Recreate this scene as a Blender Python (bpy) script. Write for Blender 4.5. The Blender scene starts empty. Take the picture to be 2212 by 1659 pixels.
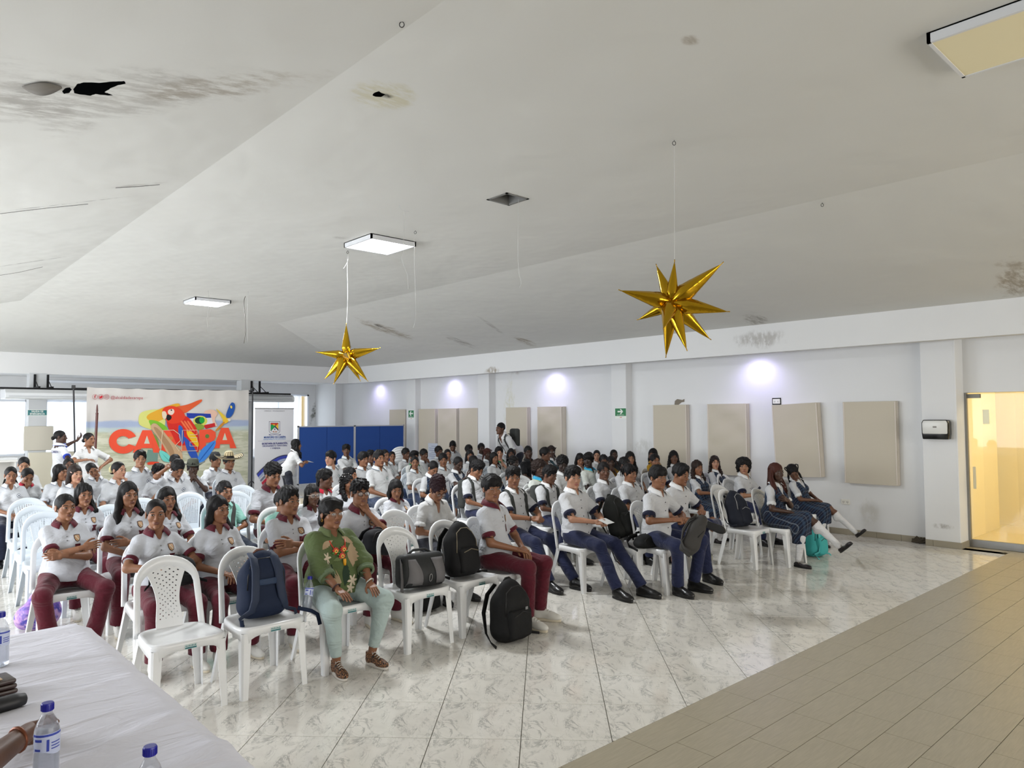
import bpy, bmesh, math, random
import numpy as np
from mathutils import Vector, Matrix, Euler
from mathutils.geometry import tessellate_polygon
random.seed(7); RNG = np.random.default_rng(7)
SC = bpy.context.scene
COL = SC.collection
PI = math.pi
# ------------------------------------------------------------------ camera
FPX, PITCH, ROLL, YAW, CAMH = 1559.3, .0457, -.0051, .0448 - math.pi / 4, 1.772
def _axes(p, r, y):
    cy, sy = math.cos(y), math.sin(y)
    Rz = np.array([[cy, -sy, 0], [sy, cy, 0], [0, 0, 1]])
    cp, sp = math.cos(p), math.sin(p)
    right = np.array([1, 0, 0.]); f = np.array([0, cp, sp]); u = np.array([0, -sp, cp])
    cr, sr = math.cos(r), math.sin(r)
    return Rz @ (cr * right + sr * u), Rz @ (-sr * right + cr * u), Rz @ f
CR, CU, CF = _axes(PITCH, ROLL, YAW)
CAM = np.array([0, 0, CAMH])
cd = bpy.data.cameras.new('camera'); cam = bpy.data.objects.new('camera', cd); COL.objects.link(cam)
cd.sensor_width = 36; cd.lens = FPX / 2212 * 36; cd.clip_start = .05; cd.clip_end = 200
M = Matrix.Identity(4)
for i in range(3):
    M[i][0] = CR[i]; M[i][1] = CU[i]; M[i][2] = -CF[i]; M[i][3] = CAM[i]
cam.matrix_world = M; SC.camera = cam
# measuring helpers: where a line of sight of the photograph meets a real plane
def ray(x, y): return CF + CR * (x - 1106) / FPX - CU * (y - 829.5) / FPX
def on_z(x, y, z=0.): d = ray(x, y); return CAM + d * ((z - CAMH) / d[2])
def on_y(x, y, Y): d = ray(x, y); return CAM + d * (Y / d[1])
def on_x(x, y, X): d = ray(x, y); return CAM + d * (X / d[0])
def on_pl(x, y, p0, n):
    d = ray(x, y); n = np.array(n, float); return CAM + d * (((np.array(p0) - CAM) @ n) / (d @ n))
# ------------------------------------------------------------------ world, light, exposure
vs = SC.view_settings
SC.display_settings.display_device = 'sRGB'
vs.view_transform = 'Standard'; vs.look = 'None'; vs.gamma = 1; vs.use_curve_mapping = False
vs.exposure = 1.08
SC.cycles.max_bounces = 8; SC.cycles.diffuse_bounces = 4; SC.cycles.glossy_bounces = 3
SC.cycles.transparent_max_bounces = 8; SC.cycles.transmission_bounces = 6
SC.cycles.use_denoising = True; SC.cycles.use_adaptive_sampling = True; SC.cycles.adaptive_threshold = .05
SC.cycles.sample_clamp_indirect = 6
SC.cycles.caustics_reflective = False; SC.cycles.caustics_refractive = False
W = bpy.data.worlds.new('sky'); SC.world = W; W.use_nodes = True
bg = W.node_tree.nodes['Background']; bg.inputs[0].default_value = (.78, .88, 1, 1); bg.inputs[1].default_value = .7
def area(name, loc, rot, sx, sy, power, color=(1, 1, 1), spread=None):
    l = bpy.data.lights.new(name, 'AREA'); l.shape = 'RECTANGLE'; l.size = sx; l.size_y = sy; l.energy = power; l.color = color
    if spread: l.spread = spread
    o = bpy.data.objects.new(name, l); COL.objects.link(o); o.location = loc; o.rotation_euler = rot
    return o
# daylight through the back windows and unseen left ones; the near light is added fill
area('daylight_left', (-3.1, 10.5, 1.75), (0, -PI / 2, 0), 2.0, 13, 480, (.94, .97, 1))
area('daylight_back', (5.5, 21.6, 1.8), (-PI / 2, 0, 0), 10, 1.9, 150, (.86, .93, 1))
area('fill_near', (6.0, -5.6, 1.7), (PI / 2, 0, 0), 10, 2.2, 215, (1, .94, .84))  # warm fill added behind the camera, no known window there
# ------------------------------------------------------------------ materials
def lin(c):
    return tuple(((v / 255) / 12.92 if v / 255 <= .04045 else ((v / 255 + .055) / 1.055) ** 2.4) for v in c) + (1,)
MATS = {}
def mat(name, rgb=(200, 200, 200), rough=.5, spec=.5, metal=0, bump=0, bscale=30, emit=None, estr=0, trans=0, alpha=1, sheen=0, var=0, coat=0, sss=0):
    if name in MATS: return MATS[name]
    m = bpy.data.materials.new(name); m.use_nodes = True; nt = m.node_tree; b = nt.nodes['Principled BSDF']
    c = lin(rgb); b.inputs['Base Color'].default_value = c; b.inputs['Roughness'].default_value = rough
    b.inputs['Specular IOR Level'].default_value = spec; b.inputs['Metallic'].default_value = metal
    b.inputs['Transmission Weight'].default_value = trans; b.inputs['Alpha'].default_value = alpha
    b.inputs['Coat Weight'].default_value = coat
    if sheen: b.inputs['Sheen Weight'].default_value = sheen
    if sss:
        b.inputs['Subsurface Weight'].default_value = sss; b.inputs['Subsurface Radius'].default_value = (.012, .005, .003); b.inputs['Subsurface Scale'].default_value = 1
    if emit: b.inputs['Emission Color'].default_value = lin(emit); b.inputs['Emission Strength'].default_value = estr
    tc = nt.nodes.new('ShaderNodeTexCoord')
    if bump:
        n = nt.nodes.new('ShaderNodeTexNoise'); n.inputs['Scale'].default_value = bscale; n.inputs['Detail'].default_value = 4
        nt.links.new(tc.outputs['Object'], n.inputs['Vector'])
        bu = nt.nodes.new('ShaderNodeBump'); bu.inputs['Strength'].default_value = bump; bu.inputs['Distance'].default_value = .01
        nt.links.new(n.outputs['Fac'], bu.inputs['Height']); nt.links.new(bu.outputs['Normal'], b.inputs['Normal'])
    if var:
        n2 = nt.nodes.new('ShaderNodeTexNoise'); n2.inputs['Scale'].default_value = 6; n2.inputs['Detail'].default_value = 5
        nt.links.new(tc.outputs['Object'], n2.inputs['Vector'])
        mx = nt.nodes.new('ShaderNodeMix'); mx.data_type = 'RGBA'; mx.inputs['A'].default_value = c
        mx.inputs['B'].default_value = tuple(v * (1 - var) for v in c[:3]) + (1,)
        nt.links.new(n2.outputs['Fac'], mx.inputs['Factor']); nt.links.new(mx.outputs['Result'], b.inputs['Base Color'])
    MATS[name] = m; return m
class NB:
    "small node builder"
    def __init__(s, m): s.m = m; s.nt = m.node_tree; s.b = s.nt.nodes['Principled BSDF']; s.tc = s.nt.nodes.new('ShaderNodeTexCoord')
    def n(s, t, **kw):
        x = s.nt.nodes.new(t)
        for k, v in kw.items():
            if k.startswith('i_'): x.inputs[k[2:].replace('_', ' ')].default_value = v
            else: setattr(x, k, v)
        return x
    def l(s, a, b): s.nt.links.new(a, b)
    def math(s, op, a, b=None, c=None, clamp=False):
        x = s.n('ShaderNodeMath', operation=op, use_clamp=clamp)
        for i, v in enumerate((a, b, c)):
            if v is None: continue
            if isinstance(v, (int, float)): x.inputs[i].default_value = v
            else: s.l(v, x.inputs[i])
        return x.outputs[0]
    def mix(s, f, a, b):
        x = s.n('ShaderNodeMix', data_type='RGBA')
        for k, v in (('Factor', f), ('A', a), ('B', b)):
            if isinstance(v, (int, float)): x.inputs[k].default_value = v
            elif isinstance(v, tuple): x.inputs[k].default_value = v
            else: s.l(v, x.inputs[k])
        return x.outputs['Result']
    def noise(s, vec, scale, detail=4, rough=.5, dist=0):
        x = s.n('ShaderNodeTexNoise'); x.inputs['Scale'].default_value = scale; x.inputs['Detail'].default_value = detail
        x.inputs['Roughness'].default_value = rough; x.inputs['Distortion'].default_value = dist; s.l(vec, x.inputs['Vector']); return x.outputs['Fac']
    def ramp(s, f, a, b, smooth=True):
        x = s.n('ShaderNodeMapRange', interpolation_type='SMOOTHSTEP' if smooth else 'LINEAR'); s.l(f, x.inputs['Value'])
        x.inputs['From Min'].default_value = a; x.inputs['From Max'].default_value = b; return x.outputs['Result']
    def mapped(s, vec, loc=(0, 0, 0), rot=(0, 0, 0), scale=(1, 1, 1), kind='TEXTURE'):
        x = s.n('ShaderNodeMapping', vector_type=kind); x.inputs['Location'].default_value = loc; x.inputs['Rotation'].default_value = rot; x.inputs['Scale'].default_value = scale
        s.l(vec, x.inputs['Vector']); return x.outputs['Vector']
    def bump(s, h, strength=.3, dist=.01):
        x = s.n('ShaderNodeBump'); x.inputs['Strength'].default_value = strength; x.inputs['Distance'].default_value = dist
        s.l(h, x.inputs['Height']); s.l(x.outputs['Normal'], s.b.inputs['Normal'])
# ------------------------------------------------------------------ mesh helpers
def mesh_np(name, V, F, mats, mi=None, smooth=True):
    "V (n,3), F list of polygons or (m,k) array"
    me = bpy.data.meshes.new(name)
    V = np.asarray(V, np.float32)
    if isinstance(F, np.ndarray):
        k = F.shape[1]; m = len(F)
        me.vertices.add(len(V)); me.vertices.foreach_set('co', V.ravel())
        me.loops.add(m * k); me.loops.foreach_set('vertex_index', F.astype(np.int32).ravel())
        me.polygons.add(m); me.polygons.foreach_set('loop_start', np.arange(0, m * k, k, dtype=np.int32))
        me.update(calc_edges=True)
    else:
        me.from_pydata([tuple(map(float, v)) for v in V], [], [list(map(int, f)) for f in F])
    for m_ in mats: me.materials.append(m_)
    if mi is not None: me.polygons.foreach_set('material_index', np.asarray(mi, np.int32))
    if smooth: me.polygons.foreach_set('use_smooth', np.ones(len(me.polygons), bool))
    me.update(); return me
def link(name, me, parent=None, loc=None, rot=None):
    o = bpy.data.objects.new(name, me); COL.objects.link(o)
    if parent: o.parent = parent
    if loc is not None: o.location = loc
    if rot is not None: o.rotation_euler = rot
    return o
class MB:
    "collects shapes into one mesh"
    def __init__(s): s.V = []; s.F = []; s.n = 0; s.mi = []
    def add(s, V, F, mi=0):
        V = [tuple(map(float, v)) for v in V]
        s.V += V; s.F += [tuple(int(i) + s.n for i in f) for f in F]; s.mi += [mi] * len(F); s.n += len(V); return s
    def box(s, a, b, mi=0, R=None, at=None):
        x0, y0, z0 = a; x1, y1, z1 = b
        V = [(x0, y0, z0), (x1, y0, z0), (x1, y1, z0), (x0, y1, z0), (x0, y0, z1), (x1, y0, z1), (x1, y1, z1), (x0, y1, z1)]
        if R is not None: V = [tuple(R @ Vector(v)) for v in V]
        if at is not None: V = [(v[0] + at[0], v[1] + at[1], v[2] + at[2]) for v in V]
        return s.add(V, [(0, 3, 2, 1), (4, 5, 6, 7), (0, 1, 5, 4), (1, 2, 6, 5), (2, 3, 7, 6), (3, 0, 4, 7)], mi)
    def tube(s, pts, r, k=8, mi=0, flat=None, closed=False, cap=True):
        "sweep; r scalar or list; flat=(normal, ratio) squashes the section along normal"
        P = [Vector(p) for p in pts]; n = len(P); R = r if hasattr(r, '__len__') else [r] * n
        rings = []; prev = None
        for i in range(n):
            t = (P[(i + 1) % n] - P[i - 1]) if closed else (P[min(i + 1, n - 1)] - P[max(i - 1, 0)])
            if t.length < 1e-9: t = Vector((0, 0, 1))
            t.normalize()
            if flat is not None:
                nn = Vector(flat[0]); nn = nn - t * nn.dot(t)
                a = nn.normalized() if nn.length > 1e-6 else t.orthogonal().normalized()
            elif prev is None: a = t.orthogonal().normalized()
            else: a = (prev - t * prev.dot(t)); a = a.normalized() if a.length > 1e-6 else t.orthogonal().normalized()
            prev = a; b = t.cross(a)
            q = flat[1] if flat is not None else 1
            rings.append([P[i] + (a * math.cos(2 * PI * j / k) * q + b * math.sin(2 * PI * j / k)) * R[i] for j in range(k)])
        V = [v for rr_ in rings for v in rr_]; F = []
        m = n if closed else n - 1
        for i in range(m):
            for j in range(k):
                i2 = (i + 1) % n
                F.append((i * k + j, i * k + (j + 1) % k, i2 * k + (j + 1) % k, i2 * k + j))
        if cap and not closed: F.append(tuple(reversed(range(k)))); F.append(tuple((n - 1) * k + j for j in range(k)))
        return s.add(V, F, mi)
    def lathe(s, prof, k=20, mi=0, at=(0, 0, 0)):
        V = []; F = []
        for (r, z) in prof:
            for j in range(k): V.append((at[0] + r * math.cos(2 * PI * j / k), at[1] + r * math.sin(2 * PI * j / k), at[2] + z))
        for i in range(len(prof) - 1):
            for j in range(k): F.append((i * k + j, i * k + (j + 1) % k, (i + 1) * k + (j + 1) % k, (i + 1) * k + j))
        F.append(tuple(reversed(range(k)))); F.append(tuple((len(prof) - 1) * k + j for j in range(k)))
        return s.add(V, F, mi)
    def prism(s, poly, h, plane='z', at=0., mi=0):
        "poly 2D list extruded; plane 'z': (x,y)->z from at..at+h; 'y': (x,z); 'x': (y,z)"
        def m3(p, d):
            return {'z': (p[0], p[1], d), 'y': (p[0], d, p[1]), 'x': (d, p[0], p[1])}[plane]
        n = len(poly); V = [m3(p, at) for p in poly] + [m3(p, at + h) for p in poly]
        tri = tessellate_polygon([[Vector((p[0], p[1], 0)) for p in poly]])
        F = [tuple(t) for t in tri] + [tuple(n + i for i in reversed(t)) for t in tri]
        F += [(i, (i + 1) % n, n + (i + 1) % n, n + i) for i in range(n)]
        return s.add(V, F, mi)
    def mesh(s, name, mats, smooth=False, fix=True, bevel=0, seg=2):
        me = bpy.data.meshes.new(name); me.from_pydata(s.V, [], s.F)
        for m in (mats if isinstance(mats, (list, tuple)) else [mats]): me.materials.append(m)
        me.polygons.foreach_set('material_index', s.mi)
        if fix or bevel:
            bm = bmesh.new(); bm.from_mesh(me)
            if fix: bmesh.ops.recalc_face_normals(bm, faces=bm.faces)
            if bevel:
                es = [e for e in bm.edges if e.is_manifold and e.calc_face_angle(0) > .5]
                bmesh.ops.bevel(bm, geom=es, offset=bevel, segments=seg, profile=.5, affect='EDGES', clamp_overlap=True)
            bm.to_mesh(me); bm.free()
        if smooth:
            me.polygons.foreach_set('use_smooth', np.ones(len(me.polygons), bool))
            if smooth != 'all': me.set_sharp_from_angle(angle=math.radians(40))
        me.update(); return me
    def build(s, name, mats, parent=None, smooth=False, bevel=0, loc=None, rot=None, seg=2):
        return link(name, s.mesh(name, mats, smooth, True, bevel, seg), parent, loc, rot)
def tag(o, label=None, cat=None, group=None, kind=None):
    if label: o['label'] = label
    if cat: o['category'] = cat
    if group: o['group'] = group
    if kind: o['kind'] = kind
    return o
def empty(name, loc=(0, 0, 0), rz=0, label=None, cat=None, group=None):
    o = bpy.data.objects.new(name, None); COL.objects.link(o); o.location = loc; o.rotation_euler = (0, 0, rz); o.empty_display_size = .1
    return tag(o, label, cat, group)
def copy_tree(o, parent=None):
    c = o.copy(); COL.objects.link(c); c.parent = parent
    for ch in [x for x in CHILD.get(o.name, [])] if o.name in CHILD else list(o.children): copy_tree(ch, c)
    return c
CHILD = {}
def struct(o): o['kind'] = 'structure'; return o
def text_mesh(txt, size, depth=.002, bold=0., align='CENTER', sx=1.):
    cu = bpy.data.curves.new('lettering', 'FONT'); cu.body = txt; cu.size = size; cu.extrude = depth; cu.align_x = align; cu.align_y = 'CENTER'
    cu.offset = bold; cu.resolution_u = 3
    o = bpy.data.objects.new('t', cu); COL.objects.link(o)
    dg = bpy.context.evaluated_depsgraph_get(); me = bpy.data.meshes.new_from_object(o.evaluated_get(dg))
    bpy.data.objects.remove(o); bpy.data.curves.remove(cu)
    V = np.empty(len(me.vertices) * 3, np.float32); me.vertices.foreach_get('co', V); V = V.reshape(-1, 3)
    V[:, 0] *= sx
    F = [tuple(p.vertices) for p in me.polygons]; bpy.data.meshes.remove(me)
    return V, F
# ================================================================== the room
XW, XB, YB, YW, ZB, ZT = 10.98, 10.29, 18.08, 20.9, 2.735, 3.174
XL, YN = -2.7, -5.0
wall_m = mat('wall_paint', (226, 226, 226), .62, .3)
def wall_material(name, base, stains):
    m = mat(name, base, .65, .3); b = NB(m); P = b.tc.outputs['Object']
    big = b.noise(P, .9, 3, .55)
    col = b.mix(b.math('MULTIPLY', big, .35), lin(base), tuple(v * .93 for v in lin(base)[:3]) + (1,))
    nd = b.noise(P, 4.5, 6, .65); nm = b.noise(b.mapped(P, rot=(0, 0, -.7), scale=(2, 6, 3), kind='POINT'), 2.2, 6, .7); nds = b.math('MULTIPLY', b.math('SUBTRACT', nd, .5), 1.5); nn = b.ramp(nm, .36, .60)
    for (c, r, rz, color, lo, hi, amt) in stains:
        v = b.mapped(P, c, rz, r)
        ln = b.n('ShaderNodeVectorMath', operation='LENGTH'); b.l(v, ln.inputs[0])
        d = b.math('ADD', ln.outputs['Value'], nds)
        msk = b.ramp(d, hi, lo)
        col = b.mix(b.math('MULTIPLY', b.math('MULTIPLY', msk, nn), amt), col, lin(color))
    b.l(col, b.b.inputs['Base Color']); b.bump(big, .5, .10)
    return m
rs = (0, 0, 0)
grey, brown, dark, yel = (150, 146, 140), (140, 126, 104), (40, 36, 36), (190, 182, 140)
ceil_m = wall_material('ceiling_paint', (214, 214, 210), [
    ((.95, 4.55, 3.58), (1.0, .34, 1), (0, 0, -.75), grey, .5, 1.15, .5),
    ((.75, 4.75, 3.58), (.22, .7, 1), (0, 0, -.4), grey, .4, 1.1, .45),
    ((1.5, 4.1, 3.7), (.6, .17, 1), (0, 0, -.72), brown, .4, 1.1, .5),
    ((2.36, 3.73, 3.75), (.2, .2, 1), rs, yel, .6, 1.1, .55),
    ((2.36, 3.73, 3.75), (.075, .06, 1), rs, dark, .3, .8, .9),
    ((7.9, 12.36, 3.5), (.95, .3, 1), (0, 0, .36), brown, .4, 1.05, .8),
    ((7.6, 12.2, 3.5), (.35, .14, 1), (0, 0, .36), dark, .2, .7, .8),
    ((9.3, 11.7, 3.3), (.65, .17, 1), (0, 0, .33), grey, .4, 1.05, .75),
    ((8.55, 9.9, 3.4), (.75, .06, 1), (0, 0, .5), grey, .4, 1., .5),
    ((9.75, 10.27, 3.26), (.45, .2, 1), (0, 0, .3), brown, .4, 1., .75),
    ((10.0, 5.5, 3.2), (.4, .2, 1), (0, 0, .3), grey, .4, 1., .8),
    ((9.6, 2.1, 3.28), (.75, .22, 1), (0, 0, .2), brown, .4, 1.1, .7),
    ((3.2, 2.1, 3.75), (.07, .05, 1), rs, brown, .3, 1., .6),
    ((3.9, 7.05, 3.75), (.1, .1, 1), (0, 0, .4), grey, .3, 1., .5),
    ((1.3, 7.2, 3.64), (.7, .012, 1), (0, 0, -.75), dark, .3, 1., .6),
    ((1.55, 10.3, 3.69), (.7, .02, 1), (0, 0, -.9), dark, .3, 1., .5),
    ((1.7, 6.4, 3.7), (.3, .05, 1), (0, 0, -.7), grey, .3, 1., .5)])
rwall_m = wall_material('wall_paint_right', (226, 227, 228), [
    ((10.9, 12.1, 1.9), (1, .22, .8), rs, (205, 203, 180), .4, 1.1, .6),
    ((10.9, 8.4, 1.2), (1, .25, .16), rs, (190, 190, 186), .4, 1.1, .6),
    ((10.3, 5.6, 2.95), (1, .5, .15), rs, grey, .4, 1.1, .6),
    ((10.3, 11.9, 2.78), (1, .25, .09), rs, brown, .4, 1.1, .8),
    ((10.84, 3.3, .28), (1, .16, .05), rs, (170, 168, 164), .4, 1., .9),
    ((10.9, 4.3, .35), (1, .15, .2), rs, (205, 203, 196), .4, 1.1, .5)])
bwall_m = wall_material('wall_paint_back', (224, 225, 226), [
    ((10.7, 20.8, 2.0), (.16, 1, .55), (0, .3, 0), (90, 92, 80), .2, .75, .9),
    ((10.9, 19.6, 2.6), (1, .12, .3), rs, (70, 78, 60), .3, .9, .8)])
white_trim = mat('white_trim', (232, 234, 238), .4, .4)
black_m = mat('black_matt', (16, 16, 18), .6, .3)
# ---- ceiling: a flat tray between two shallow slopes, hipped at the back
zf = ZT + .15 * (XB - 6.48)          # 3.745
XF0, XF1, YF = 2.02, 6.48, 14.3
XBL = XF0 - (zf - ZT) / .15          # left beam
NE = -5.0
ceiling = struct(empty('ceiling'))
def holed(name, outer, holes, zfun, m, parent, up=False):
    allp = [outer] + holes
    flat = [p for q in allp for p in q]
    tri = tessellate_polygon([[Vector((p[0], p[1], 0)) for p in q] for q in allp])
    V = [(p[0], p[1], zfun(*p)) for p in flat]
    T = []
    for t in tri:
        a, b, c = (Vector(V[i]) for i in t)
        n = (b - a).cross(c - a); T.append(tuple(t) if n.z < 0 else tuple(reversed(t)))
    me = mesh_np(name, np.array(V), T, [m], smooth=False)
    return link(name, me, parent)
hatch = [(4.21, 4.66), (4.46, 4.66), (4.46, 4.91), (4.21, 4.91)]
vent = [(2.32 + .045 * math.cos(a) * random.uniform(.6, 1.2), 3.74 + .045 * math.sin(a) * random.uniform(.6, 1.2)) for a in np.linspace(0, 2 * PI, 10)[:-1]]
def lpx(x, y): p = on_pl(x, y, (XF0, 0, zf), (-.15, 0, 1)); return (p[0], p[1])
hole_px = [(158, 193), (166, 182), (180, 178), (215, 179), (245, 176), (268, 175), (272, 181), (255, 184), (238, 191), (226, 199), (238, 203), (246, 207), (222, 205), (206, 203), (196, 207), (172, 204), (160, 201)]
def jag(P, a=.8):
    out = []
    for i in range(len(P)):
        p, q = P[i], P[(i + 1) % len(P)]; out.append(p)
        for t in (.25, .5, .75): out.append((p[0] + (q[0] - p[0]) * t + random.uniform(-a, a), p[1] + (q[1] - p[1]) * t + random.uniform(-a * .8, a * .8)))
    return out
hole = [lpx(*p) for p in jag(hole_px)]
hole2 = [lpx(*p) for p in jag([(134, 197), (142, 190), (152, 189), (155, 194), (149, 201), (138, 203)], .5)]
flat_c = holed('ceiling_panel', [(XF0, NE), (XF1, NE), (XF1, YF), (XF0, YF)], [hatch, vent], lambda x, y: zf, ceil_m, ceiling)
rs_ = holed('ceiling_panel', [(XF1, NE), (XB, NE), (XB, YB), (XF1, YF)], [], lambda x, y: ZT + .15 * (XB - x), ceil_m, ceiling)
ls_ = holed('ceiling_panel', [(XBL, NE), (XF0, NE), (XF0, YF), (XBL, YB)], [hole, hole2], lambda x, y: zf - .15 * (XF0 - x), ceil_m, ceiling)
bs_ = holed('ceiling_panel', [(XF0, YF), (XF1, YF), (XB, YB), (XBL, YB)], [], lambda x, y: ZT + (zf - ZT) * (YB - y) / (YB - YF), ceil_m, ceiling)
# void above and the frames of the openings
v = MB(); v.box((XBL - 1.6, NE - .3, 4.4), (XW + .3, YW + .3, 4.5)); v.build('roof_void', black_m, ceiling)
hf = MB()
for a, b in ((0, 1), (1, 2), (2, 3), (3, 0)):
    p, q = hatch[a], hatch[b]
    hf.box((min(p[0], q[0]) - .012, min(p[1], q[1]) - .012, zf - .006), (max(p[0], q[0]) + .012, max(p[1], q[1]) + .012, zf + .1))
hf.build('hatch_frame', mat('hatch_grey', (120, 120, 118), .6), ceiling)
# torn plaster flaps that hang at the hole
def lz(x, y): return zf - .15 * (XF0 - x)
tear = MB(); n = 14
for (x0, x1, yp, drop) in ((48, 132, 186, .022),):
    V = []
    for i in range(n + 1):
        t = i / n; x = x0 + (x1 - x0) * t
        a = np.array(on_pl(x, yp - 8 * math.sin(PI * t), (XF0, 0, zf - .006), (-.15, 0, 1)))
        c = np.array(on_pl(x + 2, yp + 3 + 7 * math.sin(PI * t), (XF0, 0, zf - .012), (-.15, 0, 1))); c[2] -= drop * math.sin(PI * t)
        mid = (a + c) / 2; mid[2] -= drop * .3 * math.sin(PI * t)
        V += [a, mid, c]
    F = []
    for i in range(n):
        for k in (0, 1): F.append((i * 3 + k, i * 3 + k + 1, i * 3 + k + 4, i * 3 + k + 3))
    tear.add(V, F)
o = tear.build('loose_plaster', mat('plaster_torn', (120, 116, 110), .8), ceiling, smooth=True)
md = o.modifiers.new('s', 'SOLIDIFY'); md.thickness = .006
crk = MB()
for pts in ([(0, 461), (40, 456), (100, 449), (190, 440)], [(0, 594), (40, 588), (92, 576)], [(250, 405), (300, 402), (345, 398)]):
    crk.tube([np.array(on_pl(x, y, (XF0, 0, zf), (-.15, 0, 1))) - (0, 0, .004) for x, y in pts], .0022, 5)
crk.build('crack', mat('crack_dark', (92, 90, 88), .9), ceiling)
# ---- beams
bm_ = MB(); bm_.box((XB, NE, ZB), (XB + .16, YB + .2, ZT + .5)); bm_.box((XB - .01, NE, ZT - .0), (XB, YB, ZT + .02))
beamr = struct(bm_.build('beam_right', rwall_m, bevel=.006))
so = MB(); so.box((XB + .16, NE, ZT - .12), (XW + .2, YW, ZT)); struct(so.build('soffit_right', rwall_m))
bb = MB(); bb.box((XBL - .2, YB, ZB), (XB + .16, YB + .2, ZT + .5)); struct(bb.build('beam_back', wall_m, bevel=.006))
so = MB(); so.box((XL, YB + .2, ZB + .08), (XW, YW + .2, ZB + .16)); struct(so.build('soffit_back', wall_m))
bb = MB(); bb.box((XBL - .2, NE, ZB), (XBL, YB + .2, ZT + .5)); bb.box((XL - .2, NE, ZB + .05), (XBL - .2, YW, ZB + .15)); struct(bb.build('beam_left', wall_m))
# ---- right wall with pilasters
DY0, DY1 = 3.1, .9      # glass door opening along Y
w = MB(); w.box((XW, DY0 + .05, 0), (XW + .2, YW + .2, ZT)); w.box((XW + .17, NE, 2.07), (XW + .37, DY0 + .05, ZT)); w.box((XW + .17, NE, 0), (XW + .37, DY1, 2.07))
struct(w.build('wall_right', rwall_m))
pil = MB()
def pilaster(y0, y1, xf, z1=ZB): MBp = MB(); MBp.box((xf, y0, 0), (XW, y1, z1)); return MBp
for i, (y0, y1, xf) in enumerate(((3.12, 3.53, 10.84), (8.62, 8.98, 10.80), (12.58, 12.98, 10.78), (15.55, 15.95, 10.80), (19.63, YW, 10.74))):
    p = MB(); p.box((xf, y0, 0), (XW + .02, y1, ZT - .1)); o = struct(p.build('pillar', rwall_m, bevel=.008))
p = MB(); p.box((XW - .02, DY0 - .0, 0), (XW + .37, DY0 + .06, ZT - .1)); p.box((10.84, DY0 + .0, 0), (XW, DY0 + .03, ZT - .1)); struct(p.build('door_jamb', rwall_m, bevel=.01))
# baseboard: ceramic pieces, each with its joint
bbm = mat('baseboard_tile', (160, 152, 134), .35, .5, var=.15)
base = struct(empty('baseboard_right'))
def base_run(fn, a, b, parent, step=.333):
    x = a
    while x < b - .02:
        y = min(x + step, b) - .004; fn(x, y).build('tile', bbm, parent, bevel=.003); x += step
base_run(lambda a, b: MB().box((XW - .012, a, 0), (XW, b, .085)), 3.55, 8.6, base)
base_run(lambda a, b: MB().box((XW - .012, a, 0), (XW, b, .085)), 9.0, 12.55, base)
base_run(lambda a, b: MB().box((10.828, a, 0), (10.84, b, .085)), 3.1, 3.53, base)
base_run(lambda a, b: MB().box((a, 3.088, 0), (b, 3.1, .085)), 10.83, 11.3, base)
dm = MB()
for i in range(26):
    a = random.uniform(0, 6.28); r = random.uniform(.01, .07)
    dm.tube([(XW - .03 - r * .2, 3.62 + r * math.cos(a) * 1.6, .03 + r * abs(math.sin(a))), (XW - .04 - r * .3, 3.66 + r * math.cos(a + 1), .01)], .012, 5)
tag(dm.build('broken_tile_rubble', mat('dirt', (70, 62, 50), .9)), 'small heap of dirt and broken tile at the foot of the towel dispenser pillar', 'rubble')
# ---- back wall with windows
back = MB()
wins = [(-2.2, 1.2, .9, 2.25), (1.7, 3.15, .9, 2.25), (3.5, 6.9, .9, 2.25), (8.55, 10.5, .6, 2.5)]
xs = [XL]
def wall_y(mb, y0, y1, x0, x1, z0, z1, ops):
    c = x0
    for (a, b, za, zb) in ops:
        mb.box((c, y0, z0), (a, y1, z1)); mb.box((a, y0, z0), (b, y1, za)); mb.box((a, y0, zb), (b, y1, z1)); c = b
    mb.box((c, y0, z0), (x1, y1, z1))
wall_y(back, YW, YW + .2, XL, XW + .2, 0, 3.0, wins)
struct(back.build('wall_back', bwall_m))
lw = MB()
def wall_x(mb, x0, x1, y0, y1, z0, z1, ops):
    c = y0
    for (a, b, za, zb) in ops:
        mb.box((x0, c, z0), (x1, a, z1)); mb.box((x0, a, z0), (x1, b, za)); mb.box((x0, a, zb), (x1, b, z1)); c = b
    mb.box((x0, c, z0), (x1, y1, z1))
wall_x(lw, XL - .2, XL, NE, YW + .2, 0, 3.0, [(4.5, 7.5, .8, 2.5), (8.3, 11.3, .8, 2.5), (12, 15, .8, 2.5), (15.8, 18.8, .8, 2.5)])
struct(lw.build('wall_left', wall_m))
nw = MB(); wall_y(nw, YN - .2, YN, XL, XW + .4, 0, 4.2, [(.8, 5.0, .6, 2.6), (5.8, 10.4, .6, 2.6)]); struct(nw.build('wall_near', wall_m))  # unseen wall, its openings placed to let the added fill light in
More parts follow.
